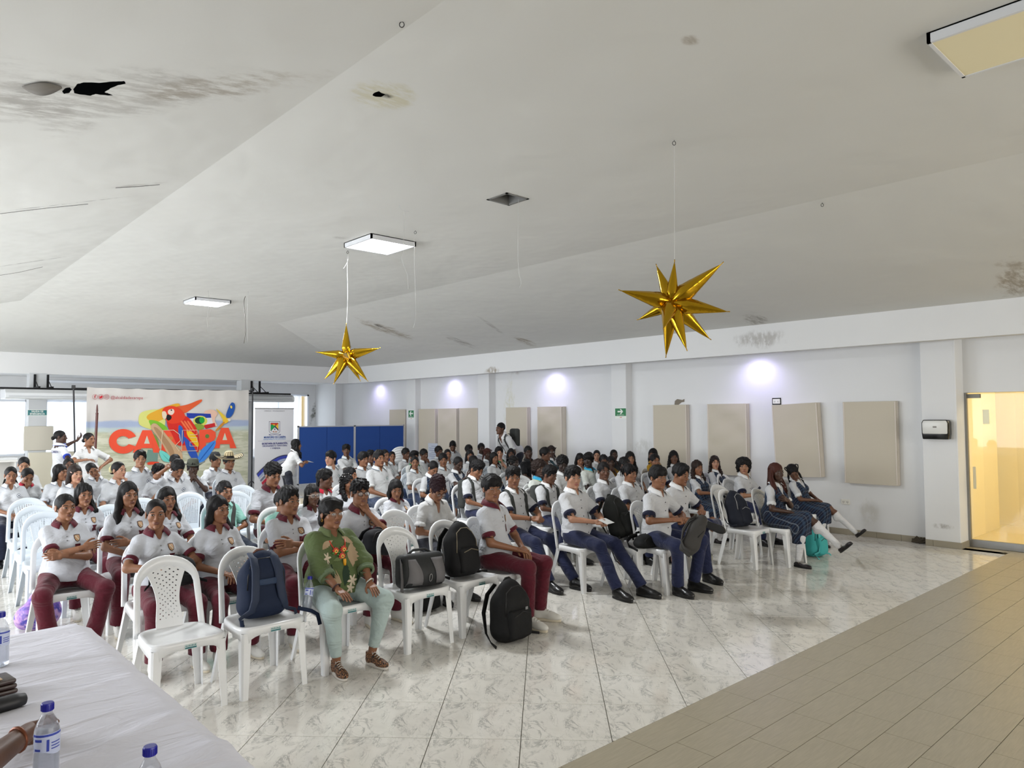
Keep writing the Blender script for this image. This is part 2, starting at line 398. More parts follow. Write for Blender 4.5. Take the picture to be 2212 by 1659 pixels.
# window frames, sill, mullions, glass and net curtains
frame_m = mat('window_frame', (235, 240, 248), .35, .5)
glass_m = mat('window_glass', (240, 246, 255), .02, .5, trans=1, alpha=.25)
curt = mat('net_curtain', (235, 242, 255), .8, .1)
nb = NB(curt); tr = nb.n('ShaderNodeBsdfTranslucent'); tr.inputs[0].default_value = (.9, .94, 1, 1); tp = nb.n('ShaderNodeBsdfTransparent')
ms = nb.n('ShaderNodeMixShader'); ms.inputs[0].default_value = .45; ms2 = nb.n('ShaderNodeMixShader'); ms2.inputs[0].default_value = .25
nb.l(nb.b.outputs[0], ms.inputs[1]); nb.l(tr.outputs[0], ms.inputs[2]); nb.l(ms.outputs[0], ms2.inputs[1]); nb.l(tp.outputs[0], ms2.inputs[2])
nb.l(ms2.outputs[0], nb.nt.nodes['Material Output'].inputs[0])
for i, (a, b, za, zb) in enumerate(wins):
    w = struct(empty('window_%d' % (i + 1), (0, 0, 0)))
    f = MB(); t = .05
    f.box((a, YW - .03, za), (b, YW + .1, za + t)); f.box((a, YW - .03, zb - t), (b, YW + .1, zb)); f.box((a, YW - .03, za), (a + t, YW + .1, zb)); f.box((b - t, YW - .03, za), (b, YW + .1, zb))
    nmul = max(1, int((b - a) / .9))
    for k in range(1, nmul): x = a + (b - a) * k / nmul; f.box((x - .02, YW, za), (x + .02, YW + .08, zb))
    f.build('window_frame', frame_m, w)
    MB().box((a + t, YW + .06, za + t), (b - t, YW + .066, zb - t)).build('pane', glass_m, w)
    if i in (0, 2, 3):
        cu = MB(); V = []; F = []; n = 70; xa, xb = (a, b) if i != 3 else (a + .0, b - .25)
        for j in range(n + 1):
            x = xa + (xb - xa) * j / n; yy = YW - .07 + .025 * math.sin(j * 1.1) + .01 * math.sin(j * 2.7)
            gather = .35 * max(0, (j / n - .5)) if i == 3 else 0
            V += [(x, yy, zb - .03), (x - gather * 1.2, yy, za + .05)]
            if j: F.append((2 * j - 2, 2 * j, 2 * j + 1, 2 * j - 1))
        cu.add(V, F); cu.build('curtain', curt, w, smooth='all')
# clerestory frames above the left windows
cl = MB()
for (a, b) in ((-2.3, 2.5), (3.2, 8.3)):
    cl.box((a, YW - .06, 2.42), (b, YW, 2.48)); cl.box((a, YW - .06, 2.68), (b, YW, 2.74)); cl.box((a, YW - .06, 2.42), (a + .06, YW, 2.74)); cl.box((b - .06, YW - .06, 2.42), (b, YW, 2.74))
struct(cl.build('trim_1', frame_m, bevel=.004))
# free columns under the back beam
colm = mat('column_paint', (206, 208, 210), .6, .3)
for (x0, x1) in ((2.74, 3.07), (7.25, 7.57)):
    c = MB(); c.box((x0, YB - .01, 0), (x1, YB + .3, ZB + .02)); struct(c.build('column', colm, bevel=.006))
# outdoors seen through the right window: an ochre house wall
h = MB(); h.box((7.5, 27, -1), (20, 27.3, 6)); struct(h.build('exterior_wall', mat('ochre', (226, 190, 130), .8)))
g = MB(); g.box((-25, 21.1, -1.2), (40, 60, -1.0)); struct(g.build('exterior_ground', mat('ground_out', (150, 150, 140), .9)))
# ------------------------------------------------------------------ floor of marble tiles laid at 45 degrees, timber-look tiles on the near side
YBND = 2.605
floor = struct(empty('floor'))
grout = mat('grout', (120, 116, 104), .8)
sub = MB(); sub.box((XL, NE, -.12), (14.6, YW, -.006)); sub.build('screed', grout, floor)
marble = mat('marble_tile', (205, 204, 198), .09, .5); b = NB(marble); UV = b.tc.outputs['UV']
v3 = b.mapped(UV, (0, 0, 0), (0, 0, .35), (1, .42, 1), 'POINT')
n1 = b.noise(v3, 4.2, 8, .62, 1.1); n2 = b.noise(b.mapped(UV, (3, 1, 0), (0, 0, .5), (1, .5, 1), 'POINT'), 3.0, 7, .62, 1.4)
vein = b.math('MULTIPLY', b.ramp(b.math('ABSOLUTE', b.math('SUBTRACT', n1, .5)), .030, 0), b.ramp(n2, .44, .58))
cloud = b.ramp(b.noise(UV, 6, 4, .6), .3, .75)
colr = b.mix(b.math('MULTIPLY', cloud, .30), lin((226, 222, 214)), lin((198, 194, 186)))
vein2 = b.math('MULTIPLY', b.ramp(b.math('ABSOLUTE', b.math('SUBTRACT', n2, .52)), .018, 0), .40)
colr = b.mix(b.math('MULTIPLY', b.math('MAXIMUM', vein, vein2), .55), colr, lin((118, 118, 114)))
b.l(colr, b.b.inputs['Base Color'])
wood = mat('timber_tile', (150, 138, 116), .34, .4); b = NB(wood); UV = b.tc.outputs['UV']
oi = b.n('ShaderNodeObjectInfo')
g1 = b.noise(b.mapped(UV, (0, 0, 0), (0, 0, 0), (2.2, 26, 1), 'POINT'), 3, 6, .6, .4)
colr = b.mix(b.ramp(g1, .3, .7), lin((172, 163, 142)), lin((162, 153, 133)))
b.l(colr, b.b.inputs['Base Color']); b.bump(g1, .08, .002)
def clip(poly, a, bb_, c):
    "keep a*x+b*y<=c"
    out = []
    for i in range(len(poly)):
        p, q = poly[i], poly[(i + 1) % len(poly)]
        dp, dq = a * p[0] + bb_ * p[1] - c, a * q[0] + bb_ * q[1] - c
        if dp <= 0: out.append(p)
        if (dp < 0) != (dq < 0) and abs(dp - dq) > 1e-12:
            t = dp / (dp - dq); out.append((p[0] + (q[0] - p[0]) * t, p[1] + (q[1] - p[1]) * t))
    return out
def tile_mesh(polys, name, m, uvf):
    V, F, U = [], [], []
    for poly in polys:
        n = len(poly); o = len(V)
        cx = sum(p[0] for p in poly) / n; cy = sum(p[1] for p in poly) / n
        e = .0015
        ins = [(p[0] + (cx - p[0]) * e * .6, p[1] + (cy - p[1]) * e * .6) for p in poly]
        V += [(p[0], p[1], 0) for p in ins] + [(p[0], p[1], -.0008) for p in poly] + [(p[0], p[1], -.008) for p in poly]
        F.append(tuple(o + i for i in range(n)))
        for k in (0, 1):
            for i in range(n):
                j = (i + 1) % n; F.append((o + k * n + i, o + (k + 1) * n + i, o + (k + 1) * n + j, o + k * n + j))
    me = mesh_np(name, np.array(V), F, [m], smooth=False)
    return me
def set_uv(me, fn):
    uv = me.uv_layers.new(name='UVMap'); V = me.vertices
    for l in me.loops:
        c = V[l.vertex_index].co; uv.data[l.index].uv = fn(c.x, c.y)
s2 = math.sqrt(.5)
TX0, TY0 = 2.2852, -11.106
def tile_frame(i, j):
    "tile cell (i,j) of the grid -> its corner polygon in room coordinates"
    g = .0023
    P = [(i * .5 + g, j * .5 + g), (i * .5 + .5 - g, j * .5 + g), (i * .5 + .5 - g, j * .5 + .5 - g), (i * .5 + g, j * .5 + .5 - g)]
    out = []
    for (x, y) in P:
        x -= TX0 * .5; y -= TY0 * .5
        out.append(((x + y) * s2, (-x + y) * s2))
    return out
full_me = None; rest = []; cells = []
for i in range(-44, 60):
    for j in range(-50, 50):
        P = tile_frame(i, j); Q = clip(clip(clip(clip(P, 0, -1, -YBND), 1, 0, XW), 0, 1, YW), -1, 0, -XL)
        if len(Q) < 3: continue
        ar = abs(sum(Q[k][0] * Q[(k + 1) % len(Q)][1] - Q[(k + 1) % len(Q)][0] * Q[k][1] for k in range(len(Q)))) / 2
        if ar < .0015: continue
        cx, cy = sum(p[0] for p in P) / 4, sum(p[1] for p in P) / 4
        dep = cx * CF[0] + cy * CF[1]; lat = cx * CR[0] + cy * CR[1]
        vis = dep > 1 and abs(lat) < dep * .74 + .5
        cells.append((0 if vis else 1, dep if dep > 0 else 99, i, j, P, Q, ar))
cells.sort(key=lambda c: (c[0], c[1]))
for k, (vis, dep, i, j, P, Q, ar) in enumerate(cells):
    o0 = P[0]
    def loc(pts): return [((p[0] - o0[0]), (p[1] - o0[1])) for p in pts]
    if k < 290 and vis == 0:
        if ar > .2465 and full_me is None:
            full_me = tile_mesh([loc(Q)], 'tile', marble, None); set_uv(full_me, lambda x, y: ((x - y) * s2 * 1.9, (x + y) * s2 * 1.9))
        if ar > .2465: me = full_me
        else:
            me = tile_mesh([loc(Q)], 'tile', marble, None); set_uv(me, lambda x, y: ((x - y) * s2 * 1.9, (x + y) * s2 * 1.9))
        link('tile', me, floor, (o0[0], o0[1], 0))
    else: rest.append(Q)
me = tile_mesh(rest, 'far_tiles', marble, None)
uv = me.uv_layers.new(name='UVMap'); arr = np.zeros((len(me.loops), 2), np.float32)
vi = np.empty(len(me.loops), np.int32); me.loops.foreach_get('vertex_index', vi); co = np.empty(len(me.vertices) * 3, np.float32); me.vertices.foreach_get('co', co); co = co.reshape(-1, 3)[vi]
gx = (co[:, 0] - co[:, 1]) * s2 + TX0 * .5; gy = (co[:, 0] + co[:, 1]) * s2 + TY0 * .5
ls = np.empty(len(me.polygons), np.int32); lt = np.empty(len(me.polygons), np.int32); me.polygons.foreach_get('loop_start', ls); me.polygons.foreach_get('loop_total', lt)
for s_, t_ in zip(ls, lt):
    a, c = gx[s_:s_ + t_], gy[s_:s_ + t_]
    arr[s_:s_ + t_, 0] = (a - math.floor(a.mean() * 2) / 2) * 1.9; arr[s_:s_ + t_, 1] = (c - math.floor(c.mean() * 2) / 2) * 1.9
uv.data.foreach_set('uv', arr.ravel())
o = link('far_tiles', me, floor); o['kind'] = 'stuff'
# timber-look planks
pl_cells = []
y = YBND; r = 0
offs = [4.2, 3.86, 3.70, 3.48]
while y > NE:
    y0 = max(y - .24, NE); off = offs[r] if r < 4 else 3.48 - .17 * (r - 3)
    k0 = math.floor((XL - off) / .5)
    for k in range(k0, 40):
        a = off + k * .5; b_ = a + .5
        a, b_ = max(a, XL), min(b_, XW + .17 if y0 > DY1 else XW + .17)
        if b_ - a > .02: pl_cells.append((a, y0, b_, y))
    y -= .24; r += 1
pl_cells.append((XW - .15, YBND, XW + .17, DY0))
def plank(p): g = .0018; return [(p[0] + g, p[1] + g), (p[2] - g, p[1] + g), (p[2] - g, p[3] - g), (p[0] + g, p[3] - g)]
def key(p):
    cx, cy = (p[0] + p[2]) / 2, (p[1] + p[3]) / 2; dep = cx * CF[0] + cy * CF[1]; lat = cx * CR[0] + cy * CR[1]
    return (0 if dep > 1.2 and abs(lat) < dep * .74 + .4 else 1, dep)
pl_cells.sort(key=key); rest = []; pm = None
for k, p in enumerate(pl_cells):
    q = plank(p)
    if k < 240 and key(p)[0] == 0:
        isf = abs(p[2] - p[0] - .5) < 1e-6 and abs(p[3] - p[1] - .24) < 1e-6
        if isf and pm is None:
            pm = tile_mesh([[(a - p[0], c - p[1]) for a, c in q]], 'plank', wood, None); set_uv(pm, lambda x, y: (x, y))
        me = pm if isf else None
        if me is None: me = tile_mesh([[(a - p[0], c - p[1]) for a, c in q]], 'plank', wood, None); set_uv(me, lambda x, y: (x, y))
        link('plank', me, floor, (p[0], p[1], 0))
    else: rest.append(q)
if rest:
    me = tile_mesh(rest, 'far_planks', wood, None); set_uv(me, lambda x, y: (x, y)); o = link('far_planks', me, floor); o['kind'] = 'stuff'
# ------------------------------------------------------------------ hall behind the glass door (lit by its own warm lamps)
hall = MB()
yl = mat('hall_paint', (236, 224, 190), .6)
hall.box((XW + .37, DY0 + .16, 0), (13.3, DY0 + .3, 2.7)); hall.box((14.6, -2, 0), (14.8, DY0 + 1.5, 2.7)); hall.box((XW + .37, -2.1, 0), (14.8, -2, 2.7)); hall.box((XW + .37, -2.1, 2.7), (14.8, DY0 + 1.6, 2.8)); hall.box((13.3, DY0 + 1.4, 0), (14.8, DY0 + 1.6, 2.7)); hall.box((13.75, DY0 - .35, 0), (13.95, DY0 + .3, 2.7))
struct(hall.build('wall_hall', yl))
fl = MB(); fl.box((XW + .17, -2, -.02), (14.8, DY0 + 1.5, -.001)); struct(fl.build('floor_hall', mat('hall_floor', (205, 190, 150), .15)))
lp = MB(); lp.box((12.2, 1.2, 2.66), (12.8, 1.8, 2.70)); 
cl_ = lp.build('ceiling_lamp', mat('warm_lamp', (255, 236, 180), .5, emit=(255, 220, 130), estr=2)); tag(cl_, 'warm ceiling lamp in the hall behind the glass door', 'lamp')
area('hall_light', (12.5, 1.4, 2.6), (0, 0, 0), 1.0, 1.6, 34, (1, .86, .55))
area('hall_light_far', (13.9, 3.2, 2.6), (0, 0, 0), .6, .8, 9, (1, .86, .55))
# glass door leaf with fittings
gd = struct(empty('door_1'))
alu = mat('aluminium', (150, 150, 148), .35, .5, metal=.7)
dg = mat('door_glass', (250, 246, 232), .02, .3, trans=1, alpha=.25)
XD = XW + .2
MB().box((XD, DY1 + .03, .10), (XD + .01, DY0 - .03, 2.05)).build('pane', dg, gd)
r_ = MB(); r_.box((XD - .02, DY1 + .03, .0), (XD + .03, DY0 - .03, .1)); r_.build('bottom_rail', alu, gd, bevel=.004)
MB().box((XD - .02, DY0 - .03, 0), (XD + .03, DY0 + .0, 2.07)).build('door_frame', alu, gd)
MB().box((XD - .02, DY0 - .19, 1.995), (XD + .03, DY0 - .03, 2.05)).build('hinge', mat('hinge_grey', (110, 108, 100), .4, metal=.6), gd, bevel=.004)
pp = on_x(2102, 1008, XD - .01); pq = on_x(2110, 1056, XD - .01)
MB().box((XD - .03, pq[1] - .0, pq[2]), (XD - .008, pp[1], pp[2])).build('push_plate', mat('plate', (225, 215, 180), .4), gd, bevel=.004)
pp = on_x(2122, 885, XD - .01); pq = on_x(2137, 916, XD - .01)
MB().box((XD - .004, pq[1], pq[2]), (XD - .001, pp[1], pp[2])).build('paper_notice', mat('notice', (250, 246, 215), .7), gd)
# ================================================================== fixtures
panel_m = mat('panel_fabric', (196, 188, 172), .8, .2, bump=.35, bscale=5)
b = NB(panel_m)
def wpanel(Yc, Z0, Z1, wd, label, tilt=0, lean=0, wr=.012, seed=0, out=.10, group='fabric wall panels on the right wall'):
    "fabric covered acoustic panel on the right wall: front cloth, rim"
    rg = np.random.default_rng(seed)
    r = empty('acoustic_panel', (XW - .002, Yc, (Z0 + Z1) / 2), 0, label, 'wall panel', group); r.rotation_euler = (tilt, 0, 0)
    h = (Z1 - Z0) / 2; n, m = 14, 20; V = []; F = []
    ph = rg.uniform(0, 6.28, 6)
    for i in range(n + 1):
        for j in range(m + 1):
            y = -wd / 2 + wd * i / n; z = -h + 2 * h * j / m
            e = min(1, min(i, n - i) / 2, min(j, m - j) / 2)
            d = wr * e * (.5 * math.sin(4 * z + 5 * y + ph[0]) + .35 * math.sin(11 * z - 6 * y + ph[1]) + .25 * math.sin(19 * z + 9 * y + ph[2]))
            V.append((-out + lean * z - d, y, z))
    for i in range(n):
        for j in range(m): a = i * (m + 1) + j; F.append((a, a + m + 1, a + m + 2, a + 1))
    mb = MB(); mb.add(V, F); mb.build('cloth', panel_m, r, smooth='all')
    f = MB(); f.box((-out + .024, -wd / 2, -h), (0, wd / 2, h)); f.build('panel_frame', mat('panel_side', (206, 198, 186), .8), r, bevel=.006)
    for s in (-1, 1): MB().box((-out - .004, s * (wd / 2 - .012) - .006, -h + .01), (-out + .02, s * (wd / 2 - .012) + .006, h - .01)).build('edge_tape', mat('panel_tape', (214, 205, 196), .7), r)
wpanel(4.24, .775, 1.97, .74, 'large beige cloth wall panel nearest the towel dispenser', seed=1, wr=.003)
wpanel(5.33, .82, 1.955, .73, 'beige cloth wall panel hanging tilted beside the white socket', tilt=-.045, seed=2, out=.13)
wpanel(6.55, .78, 1.975, .74, 'wrinkled beige cloth wall panel behind the curly-haired boy', seed=3, wr=.02)
wpanel(7.70, .78, 1.975, .72, 'smooth beige cloth wall panel under the brown patch of bare plaster', seed=4, wr=.002)
wpanel(10.70, .78, 1.985, .72, 'wrinkled beige cloth wall panel to the right of the bending man', seed=5, wr=.02, out=.14)
wpanel(11.76, .78, 1.985, .70, 'beige cloth wall panel directly behind the bending man', seed=6, wr=.004)
wpanel(13.45, .78, 1.99, .69, 'beige cloth wall panel left of the cracked pillar, nearest to it', seed=7, wr=.006)
wpanel(14.29, .78, 1.99, .76, 'creased beige cloth wall panel in the middle of the three between two pillars', seed=8, wr=.02)
wpanel(15.14, .78, 1.99, .72, 'beige cloth wall panel right beside the small green exit sign', seed=9, wr=.004)
wpanel(16.5, .78, 1.99, .78, 'beige cloth wall panel beside the right edge of the blue display board', seed=10, wr=.004)
# bare plaster patch above a panel
pp = MB(); ctr = on_x(1467, 867, XW - .006); pts = []
for (x, y) in [(1457, 874), (1458, 866), (1463, 862), (1474, 864), (1478, 862), (1478, 868), (1472, 869), (1467, 873), (1464, 876)]:
    p = on_x(x, y, XW - .006); pts.append((p[1], p[2]))
pp.prism(pts, .006, 'x', XW - .008); tag(pp.build('bare_plaster_patch', mat('bare_plaster', (128, 120, 108), .9)), 'brown-grey patch of bare plaster above a smooth beige panel', 'plaster patch')
# sockets
def socket(x, y, X, label, dark=False):
    p = on_x(x, y, X); r = empty('wall_socket', (X, p[1], p[2]), 0, label, 'socket')
    if dark: MB().box((-.012, -.075, -.055), (0, .075, .055)).build('box', black_m, r, bevel=.003)
    MB().box((-.016, -.062, -.038), (0, .062, .038)).build('cover', mat('socket_white', (228, 226, 218), .4), r, bevel=.004)
    s = MB()
    for yy in (-.028, .028):
        for dz in (-.008, .008): s.box((-.0175, yy - .003 + dz, -.008), (-.0155, yy + .001 + dz, .008))
        s.box((-.0175, yy - .003, -.02), (-.0155, yy + .003, -.014))
    s.build('slots', black_m, r)['kind'] = 'stuff'
socket(1827, 1084, XW, 'white double socket low on the wall, below the large beige panel')
socket(1678, 867, XW, 'white socket in a black box at the top corner of the tilted panel', True)
# towel dispenser
p = on_x(2026, 927, 10.84); r = empty('towel_dispenser', (10.84, 3.33, p[2]), 0, 'white and black paper towel dispenser on the pillar by the glass door', 'towel dispenser')
d = MB(); prof = [(-.165, -.13), (.155, -.13), (.165, -.10), (.165, .08), (.14, .125), (-.13, .13), (-.16, .09), (-.17, -.05)]
MB().prism([(a, c) for a, c in [(-.155, -.135), (.155, -.135), (.165, -.06), (.165, .09), (.145, .128), (-.145, .128), (-.165, .09), (-.165, -.06)]], .13, 'x', -.13).build('body', mat('disp_black', (26, 26, 26), .2, .5), r, smooth=True, bevel=.014)
MB().prism([(-.15, -.062), (.15, -.062), (.153, .08), (.138, .118), (-.138, .118), (-.153, .08)], .03, 'x', -.142).build('cover', mat('disp_white', (220, 220, 216), .3, .5), r, smooth=True, bevel=.012)
MB().box((-.145, -.025, .02), (-.141, .02, .042)).build('badge', mat('disp_badge', (140, 136, 130), .5), r)
# signs
def sign(x, y, X, w, h, label, arrow, txt=None, axis='x', Y=None):
    if axis == 'x': p = on_x(x, y, X); r = empty('exit_sign', (X, p[1], p[2]), -PI / 2, label, 'sign')
    else: p = on_y(x, y, Y); r = empty('exit_sign', (p[0], Y, p[2]), 0, label, 'sign')
    # local frame: sign faces -Y, x to the right
    gm = mat('sign_green', (22, 118, 66), .4); wm = mat('sign_white', (232, 236, 230), .5)
    if axis == 'x':
        MB().box((-w / 2, -.006, -h / 2 - .05), (w / 2, 0, h / 2)).build('backing', wm, r)
        MB().box((-w / 2 + .006, -.009, -h / 2), (w / 2 - .006, -.005, h / 2 - .006)).build('green_field', gm, r)
        s = 1 if arrow == 'right' else -1
        pts = [(-.06, .012), (.012, .012), (-.012, .042), (.012, .042), (.055, 0), (.012, -.042), (-.012, -.042), (.012, -.012), (-.06, -.012)]
        pts = [(s * a * h / .13, c * h / .13 + .008) for a, c in pts]
        MB().prism(pts, .002, 'y', -.0112).build('arrow', wm, r)
        V, F = text_mesh('RUTA DE EVACUACION', .02, .0006); V = V[:, [0, 2, 1]] * [1, -1, 1]; V[:, 1] -= .0098; V[:, 2] -= h / 2 - .018
        V[:, 0] *= .8; MB().add(V, F).build('lettering', wm, r)
        MB().box((-.02, -.008, -h / 2 - .03), (.03, -.0055, -h / 2 - .02)).build('red_mark', mat('sign_red', (200, 60, 40), .5), r)
    else:
        MB().box((-w / 2, -.01, -h / 2), (w / 2, 0, h / 2)).build('backing', wm, r)
        MB().box((-w / 2 + .012, -.013, -h / 2 + .012), (w / 2 - .012, -.009, h / 2 - .012)).build('teal_field', mat('sign_teal', (34, 118, 122), .4), r)
        lt = MB()
        for k, t in enumerate(('SALIDA DE', 'EMERGENCIA')):
            V, F = text_mesh(t, .052, .001, bold=.0014, sx=.86); V = V[:, [0, 2, 1]] * [1, -1, 1]; V[:, 1] -= .0148; V[:, 2] += .026 - .052 * k; lt.add(V, F)
        lt.build('lettering', wm, r)
    return r
sign(1341, 890, 10.80, .27, .15, 'green evacuation sign with a white right arrow on the middle pillar', 'right')
sign(888.5, 894, 10.80, .25, .19, 'small green exit sign with a white left arrow on the far pillar', 'left')
sign(80.5, 891.5, None, .36, .13, 'teal SALIDA DE EMERGENCIA sign on the left column', None, axis='y', Y=YB - .01)
# boards around the left column
p = on_y(82, 930, YB - .05); tag(MB().box((p[0] - .25, YB - .06, 1.12), (p[0] + .28, YB - .011, 1.63)).build('column_pad', mat('pad_beige', (204, 198, 184), .7), bevel=.01), 'square beige padded panel on the left column below the teal sign', 'wall panel')
r = tag(MB().box((2.66, YB - .7, 0), (4.15, YB - .62, 1.1)).build('screen_board', mat('board_cream', (206, 200, 182), .7), bevel=.008), 'large plain cream board standing below the padded left column', 'board')
# ceiling lamps
lamp_on = mat('lamp_diffuser_on', (255, 255, 255), .5, emit=(250, 252, 255), estr=3.5); lamp_off = mat('lamp_diffuser_off', (236, 226, 190), .5, .4)
lf = mat('lamp_frame', (214, 216, 220), .4)
def lamp(Y, on, label):
    r = empty('ceiling_lamp', (4.34, Y, zf), 0, label, 'ceiling light', 'square surface lamps on the ceiling')
    f = MB(); w, h, t = .29, .055, .018
    for a in (((-w, -w, -h), (w, -w + t, 0)), ((-w, w - t, -h), (w, w, 0)), ((-w, -w, -h), (-w + t, w, 0)), ((w - t, -w, -h), (w, w, 0))): f.box(*a)
    f.box((-w, -w, -.008), (w, w, 0)); f.build('frame', lf, r)
    MB().box((-w + t, -w + t, -h + .004), (w - t, w - t, -h + .012)).build('diffuser', lamp_on if on else lamp_off, r)
    if on: area('lamp_light', (4.34, Y, zf - .07), (0, 0, 0), .5, .5, 60, (.95, .98, 1))
lamp(6.94, True, 'lit square ceiling lamp, the nearer and larger of the two lit ones')
lamp(12.3, True, 'lit square ceiling lamp, the far smaller one towards the back')
lamp(.95, False, 'unlit yellowed square ceiling lamp above the near floor')
# blue-white wash lights hidden between beam and wall
for (x, y) in ((812, 832), (972, 822), (1190, 800), (1632, 765)):
    p = on_x(x, y, XW - .15)
    r = empty('wall_washer', (XW - .42, p[1], ZB + .03), 0, {812: 'white wash light above the wall beside the rear gold star, farthest one', 972: 'white wash light over the three narrow wall panels', 1190: 'white wash light left of the right-arrow sign pillar', 1632: 'white wash light over the tilted wall panel, nearest one'}[x], 'light', 'wash lights under the beam')
    MB().box((-.05, -.30, -.0), (.05, .30, .03)).build('housing', mat('washer_white', (235, 236, 245), .4), r, bevel=.004)
    MB().box((-.035, -.28, -.006), (.035, .28, 0)).build('diffuser', mat('washer_lit', (235, 230, 255), .5, emit=(205, 200, 255), estr=5), r)
    l = bpy.data.lights.new('wash', 'SPOT'); l.energy = 8; l.color = (.64, .58, 1); l.spot_size = 2.3; l.spot_blend = .9; l.shadow_soft_size = .04
    o = bpy.data.objects.new('wash_light', l); COL.objects.link(o); o.location = (XW - .34, p[1], ZB - .0); o.rotation_euler = (0, -.45, 0)
# threads and wires hanging from the ceiling
thr = mat('nylon_thread', (196, 196, 194), .5); wir = mat('old_wire', (90, 84, 78), .6)
def cord(pts, P0, label, m=thr, r=.0016, name='hanging_thread'):
    "pts in picture; hangs in the vertical plane through P0 facing the camera"
    n = (CF[0], CF[1], 0); V = [on_pl(x, y, P0, n) for x, y in pts]
    if V[0][2] > P0[2] - .5 and name != 'tail': V = [np.array(P0)] + V
    sm = []
    for i in range(len(V) - 1):
        for t in np.linspace(0, 1, 5)[:-1]:
            p0, p1, p2, p3 = V[max(i - 1, 0)], V[i], V[i + 1], V[min(i + 2, len(V) - 1)]
            sm.append(.5 * ((2 * p1) + (-p0 + p2) * t + (2 * p0 - 5 * p1 + 4 * p2 - p3) * t * t + (-p0 + 3 * p1 - 3 * p2 + p3) * t ** 3))
    sm.append(V[-1]); return tag(MB().tube(sm, r, 5).build(name, m, smooth='all'), label, 'thread')
HK2 = on_z(751, 541, zf)
cord([(897, 498), (895, 560), (897, 620), (898, 680), (893, 708)], on_z(897, 498, zf), 'long white thread hanging right of the nearer lit lamp')
cord([(873, 460), (871, 540), (868, 560), (880, 595), (882, 625)], on_z(873, 460, zf), 'curling white thread crossing the edge of the nearer lit lamp')
cord([(862, 443), (870, 455), (884, 457)], on_z(862, 443, zf), 'short curled thread end on the ceiling above the nearer lit lamp')
cord([(1119, 505), (1119, 550), (1121, 590), (1126, 610), (1122, 622)], on_z(1120, 430, zf), 'thin white thread hanging below the open black hatch')
cord([(450, 628), (451, 660), (447, 690), (450, 722)], on_z(450, 628, zf), 'forked white thread hanging below the far lit lamp')
cord([(452, 640), (454, 672), (448, 690)], on_z(452, 638, zf), 'second short thread beside the far lit lamp')
cord([(527, 653), (529, 680), (530, 715), (527, 742)], on_z(530, 640, zf), 'dark old wire hanging from the ceiling right of the far lit lamp', wir, .005, 'hanging_wire')
cord([(535, 655), (534, 690), (535, 740)], on_z(536, 630, zf), 'pale thread right beside the dark hanging wire')
for (x, y, lb) in ((868, 44, 'small metal ceiling hook near the top of the picture'), (1456, 303, 'small metal ceiling hook the near gold star hangs from'), (1776, 438, 'small metal ceiling hook on the right ceiling'), (897, 498, 'small metal hook by the nearer lit lamp'), (751, 541, 'small metal ceiling hook the rear gold star hangs from')):
    p = on_z(x, y, zf) if x != 1776 else on_pl(x, y, (XB, 0, ZT), (.15, 0, 1))
    pts = [(p[0], p[1], p[2])] + [(p[0] + .012 * math.sin(a) * CR[0], p[1] + .012 * math.sin(a) * CR[1], p[2] - .022 + .014 * math.cos(a)) for a in np.linspace(.3, 6.2, 12)]
    tag(MB().tube(pts, .0025, 6).build('ceiling_hook', mat('hook_metal', (70, 70, 70), .4, metal=.6), smooth='all'), lb, 'hook', 'small ceiling hooks')
# gold foil star balloons
gold = mat('gold_foil', (188, 148, 34), .17, .5, metal=1); b = NB(gold)
nz = b.noise(b.tc.outputs['Object'], 28, 3, .5); b.bump(nz, .35, .006)
def star(center, spikes, label):
    r = empty('gold_star_balloon', tuple(center), 0, label, 'balloon', 'gold foil star balloons')
    for (dx, dz, dd, L) in spikes:
        d = Vector(tuple(CR * dx + CU * dz - CF * dd)).normalized(); a = d.orthogonal().normalized(); c = d.cross(a)
        V = []; F = []; k, n = 20, 18
        for i in range(n + 1):
            t = i / n; rad = .052 * L / .36 * (math.sin(min(1, (t + .06) / .36) * PI / 2) ** .8) * (1 - max(0, (t - .28) / .72)) ** .9 + .0015
            for j in range(k):
                an = 2 * PI * j / k; w = 1 + .13 * abs(math.sin(an * 2)) - .07; w *= 1 + .035 * math.sin(an * 7 + i * 2.1) * math.exp(-((t - .3) / .22) ** 2)
                V.append(d * (L * t) + (a * math.cos(an) + c * math.sin(an)) * rad * w)
        for i in range(n):
            for j in range(k): F.append((i * k + j, i * k + (j + 1) % k, (i + 1) * k + (j + 1) % k, (i + 1) * k + j))
        mb = MB(); mb.add(V, F)
        mb.tube([d * L * .995, d * (L * 1.05) + Vector((0, 0, .004))], .0035, 5)
        mb.build('spike', gold, r, smooth='all')
    return r
pst = on_z(1456, 303, zf); n_ = (CF[0], CF[1], 0)
S1 = on_pl(1450, 655, pst, n_); k1 = np.dot(S1 - CAM, CF) / FPX
def spk(c, lst, k):
    out = []
    for (x, y, dd) in lst:
        dx, dz = (x - c[0]) * k, -(y - c[1]) * k; L = math.sqrt(dx * dx + dz * dz + dd * dd); out.append((dx / L, dz / L, dd / L, L))
    return out
star(S1, spk((1450, 655), [(1457, 566, .0), (1426, 569, -.12), (1549, 576, .1), (1339, 630, .05), (1560, 677, .12), (1390, 685, -.2), (1416, 715, .27), (1442, 768, -.05), (1474, 756, .12), (1539, 730, -.08), (1500, 620, -.3)], k1), 'large gold foil star balloon with many spikes, the nearer one')
S2 = on_pl(748, 768, HK2, n_); k2 = np.dot(S2 - CAM, CF) / FPX
star(S2, spk((748, 768), [(748, 702, .0), (686, 761, .02), (820, 753, .05), (703, 818, .02), (727, 828, .12), (778, 822, .0), (797, 822, .1), (768, 776, .33), (740, 760, -.3)], k2), 'gold foil star balloon at the back left, the smaller looking one')
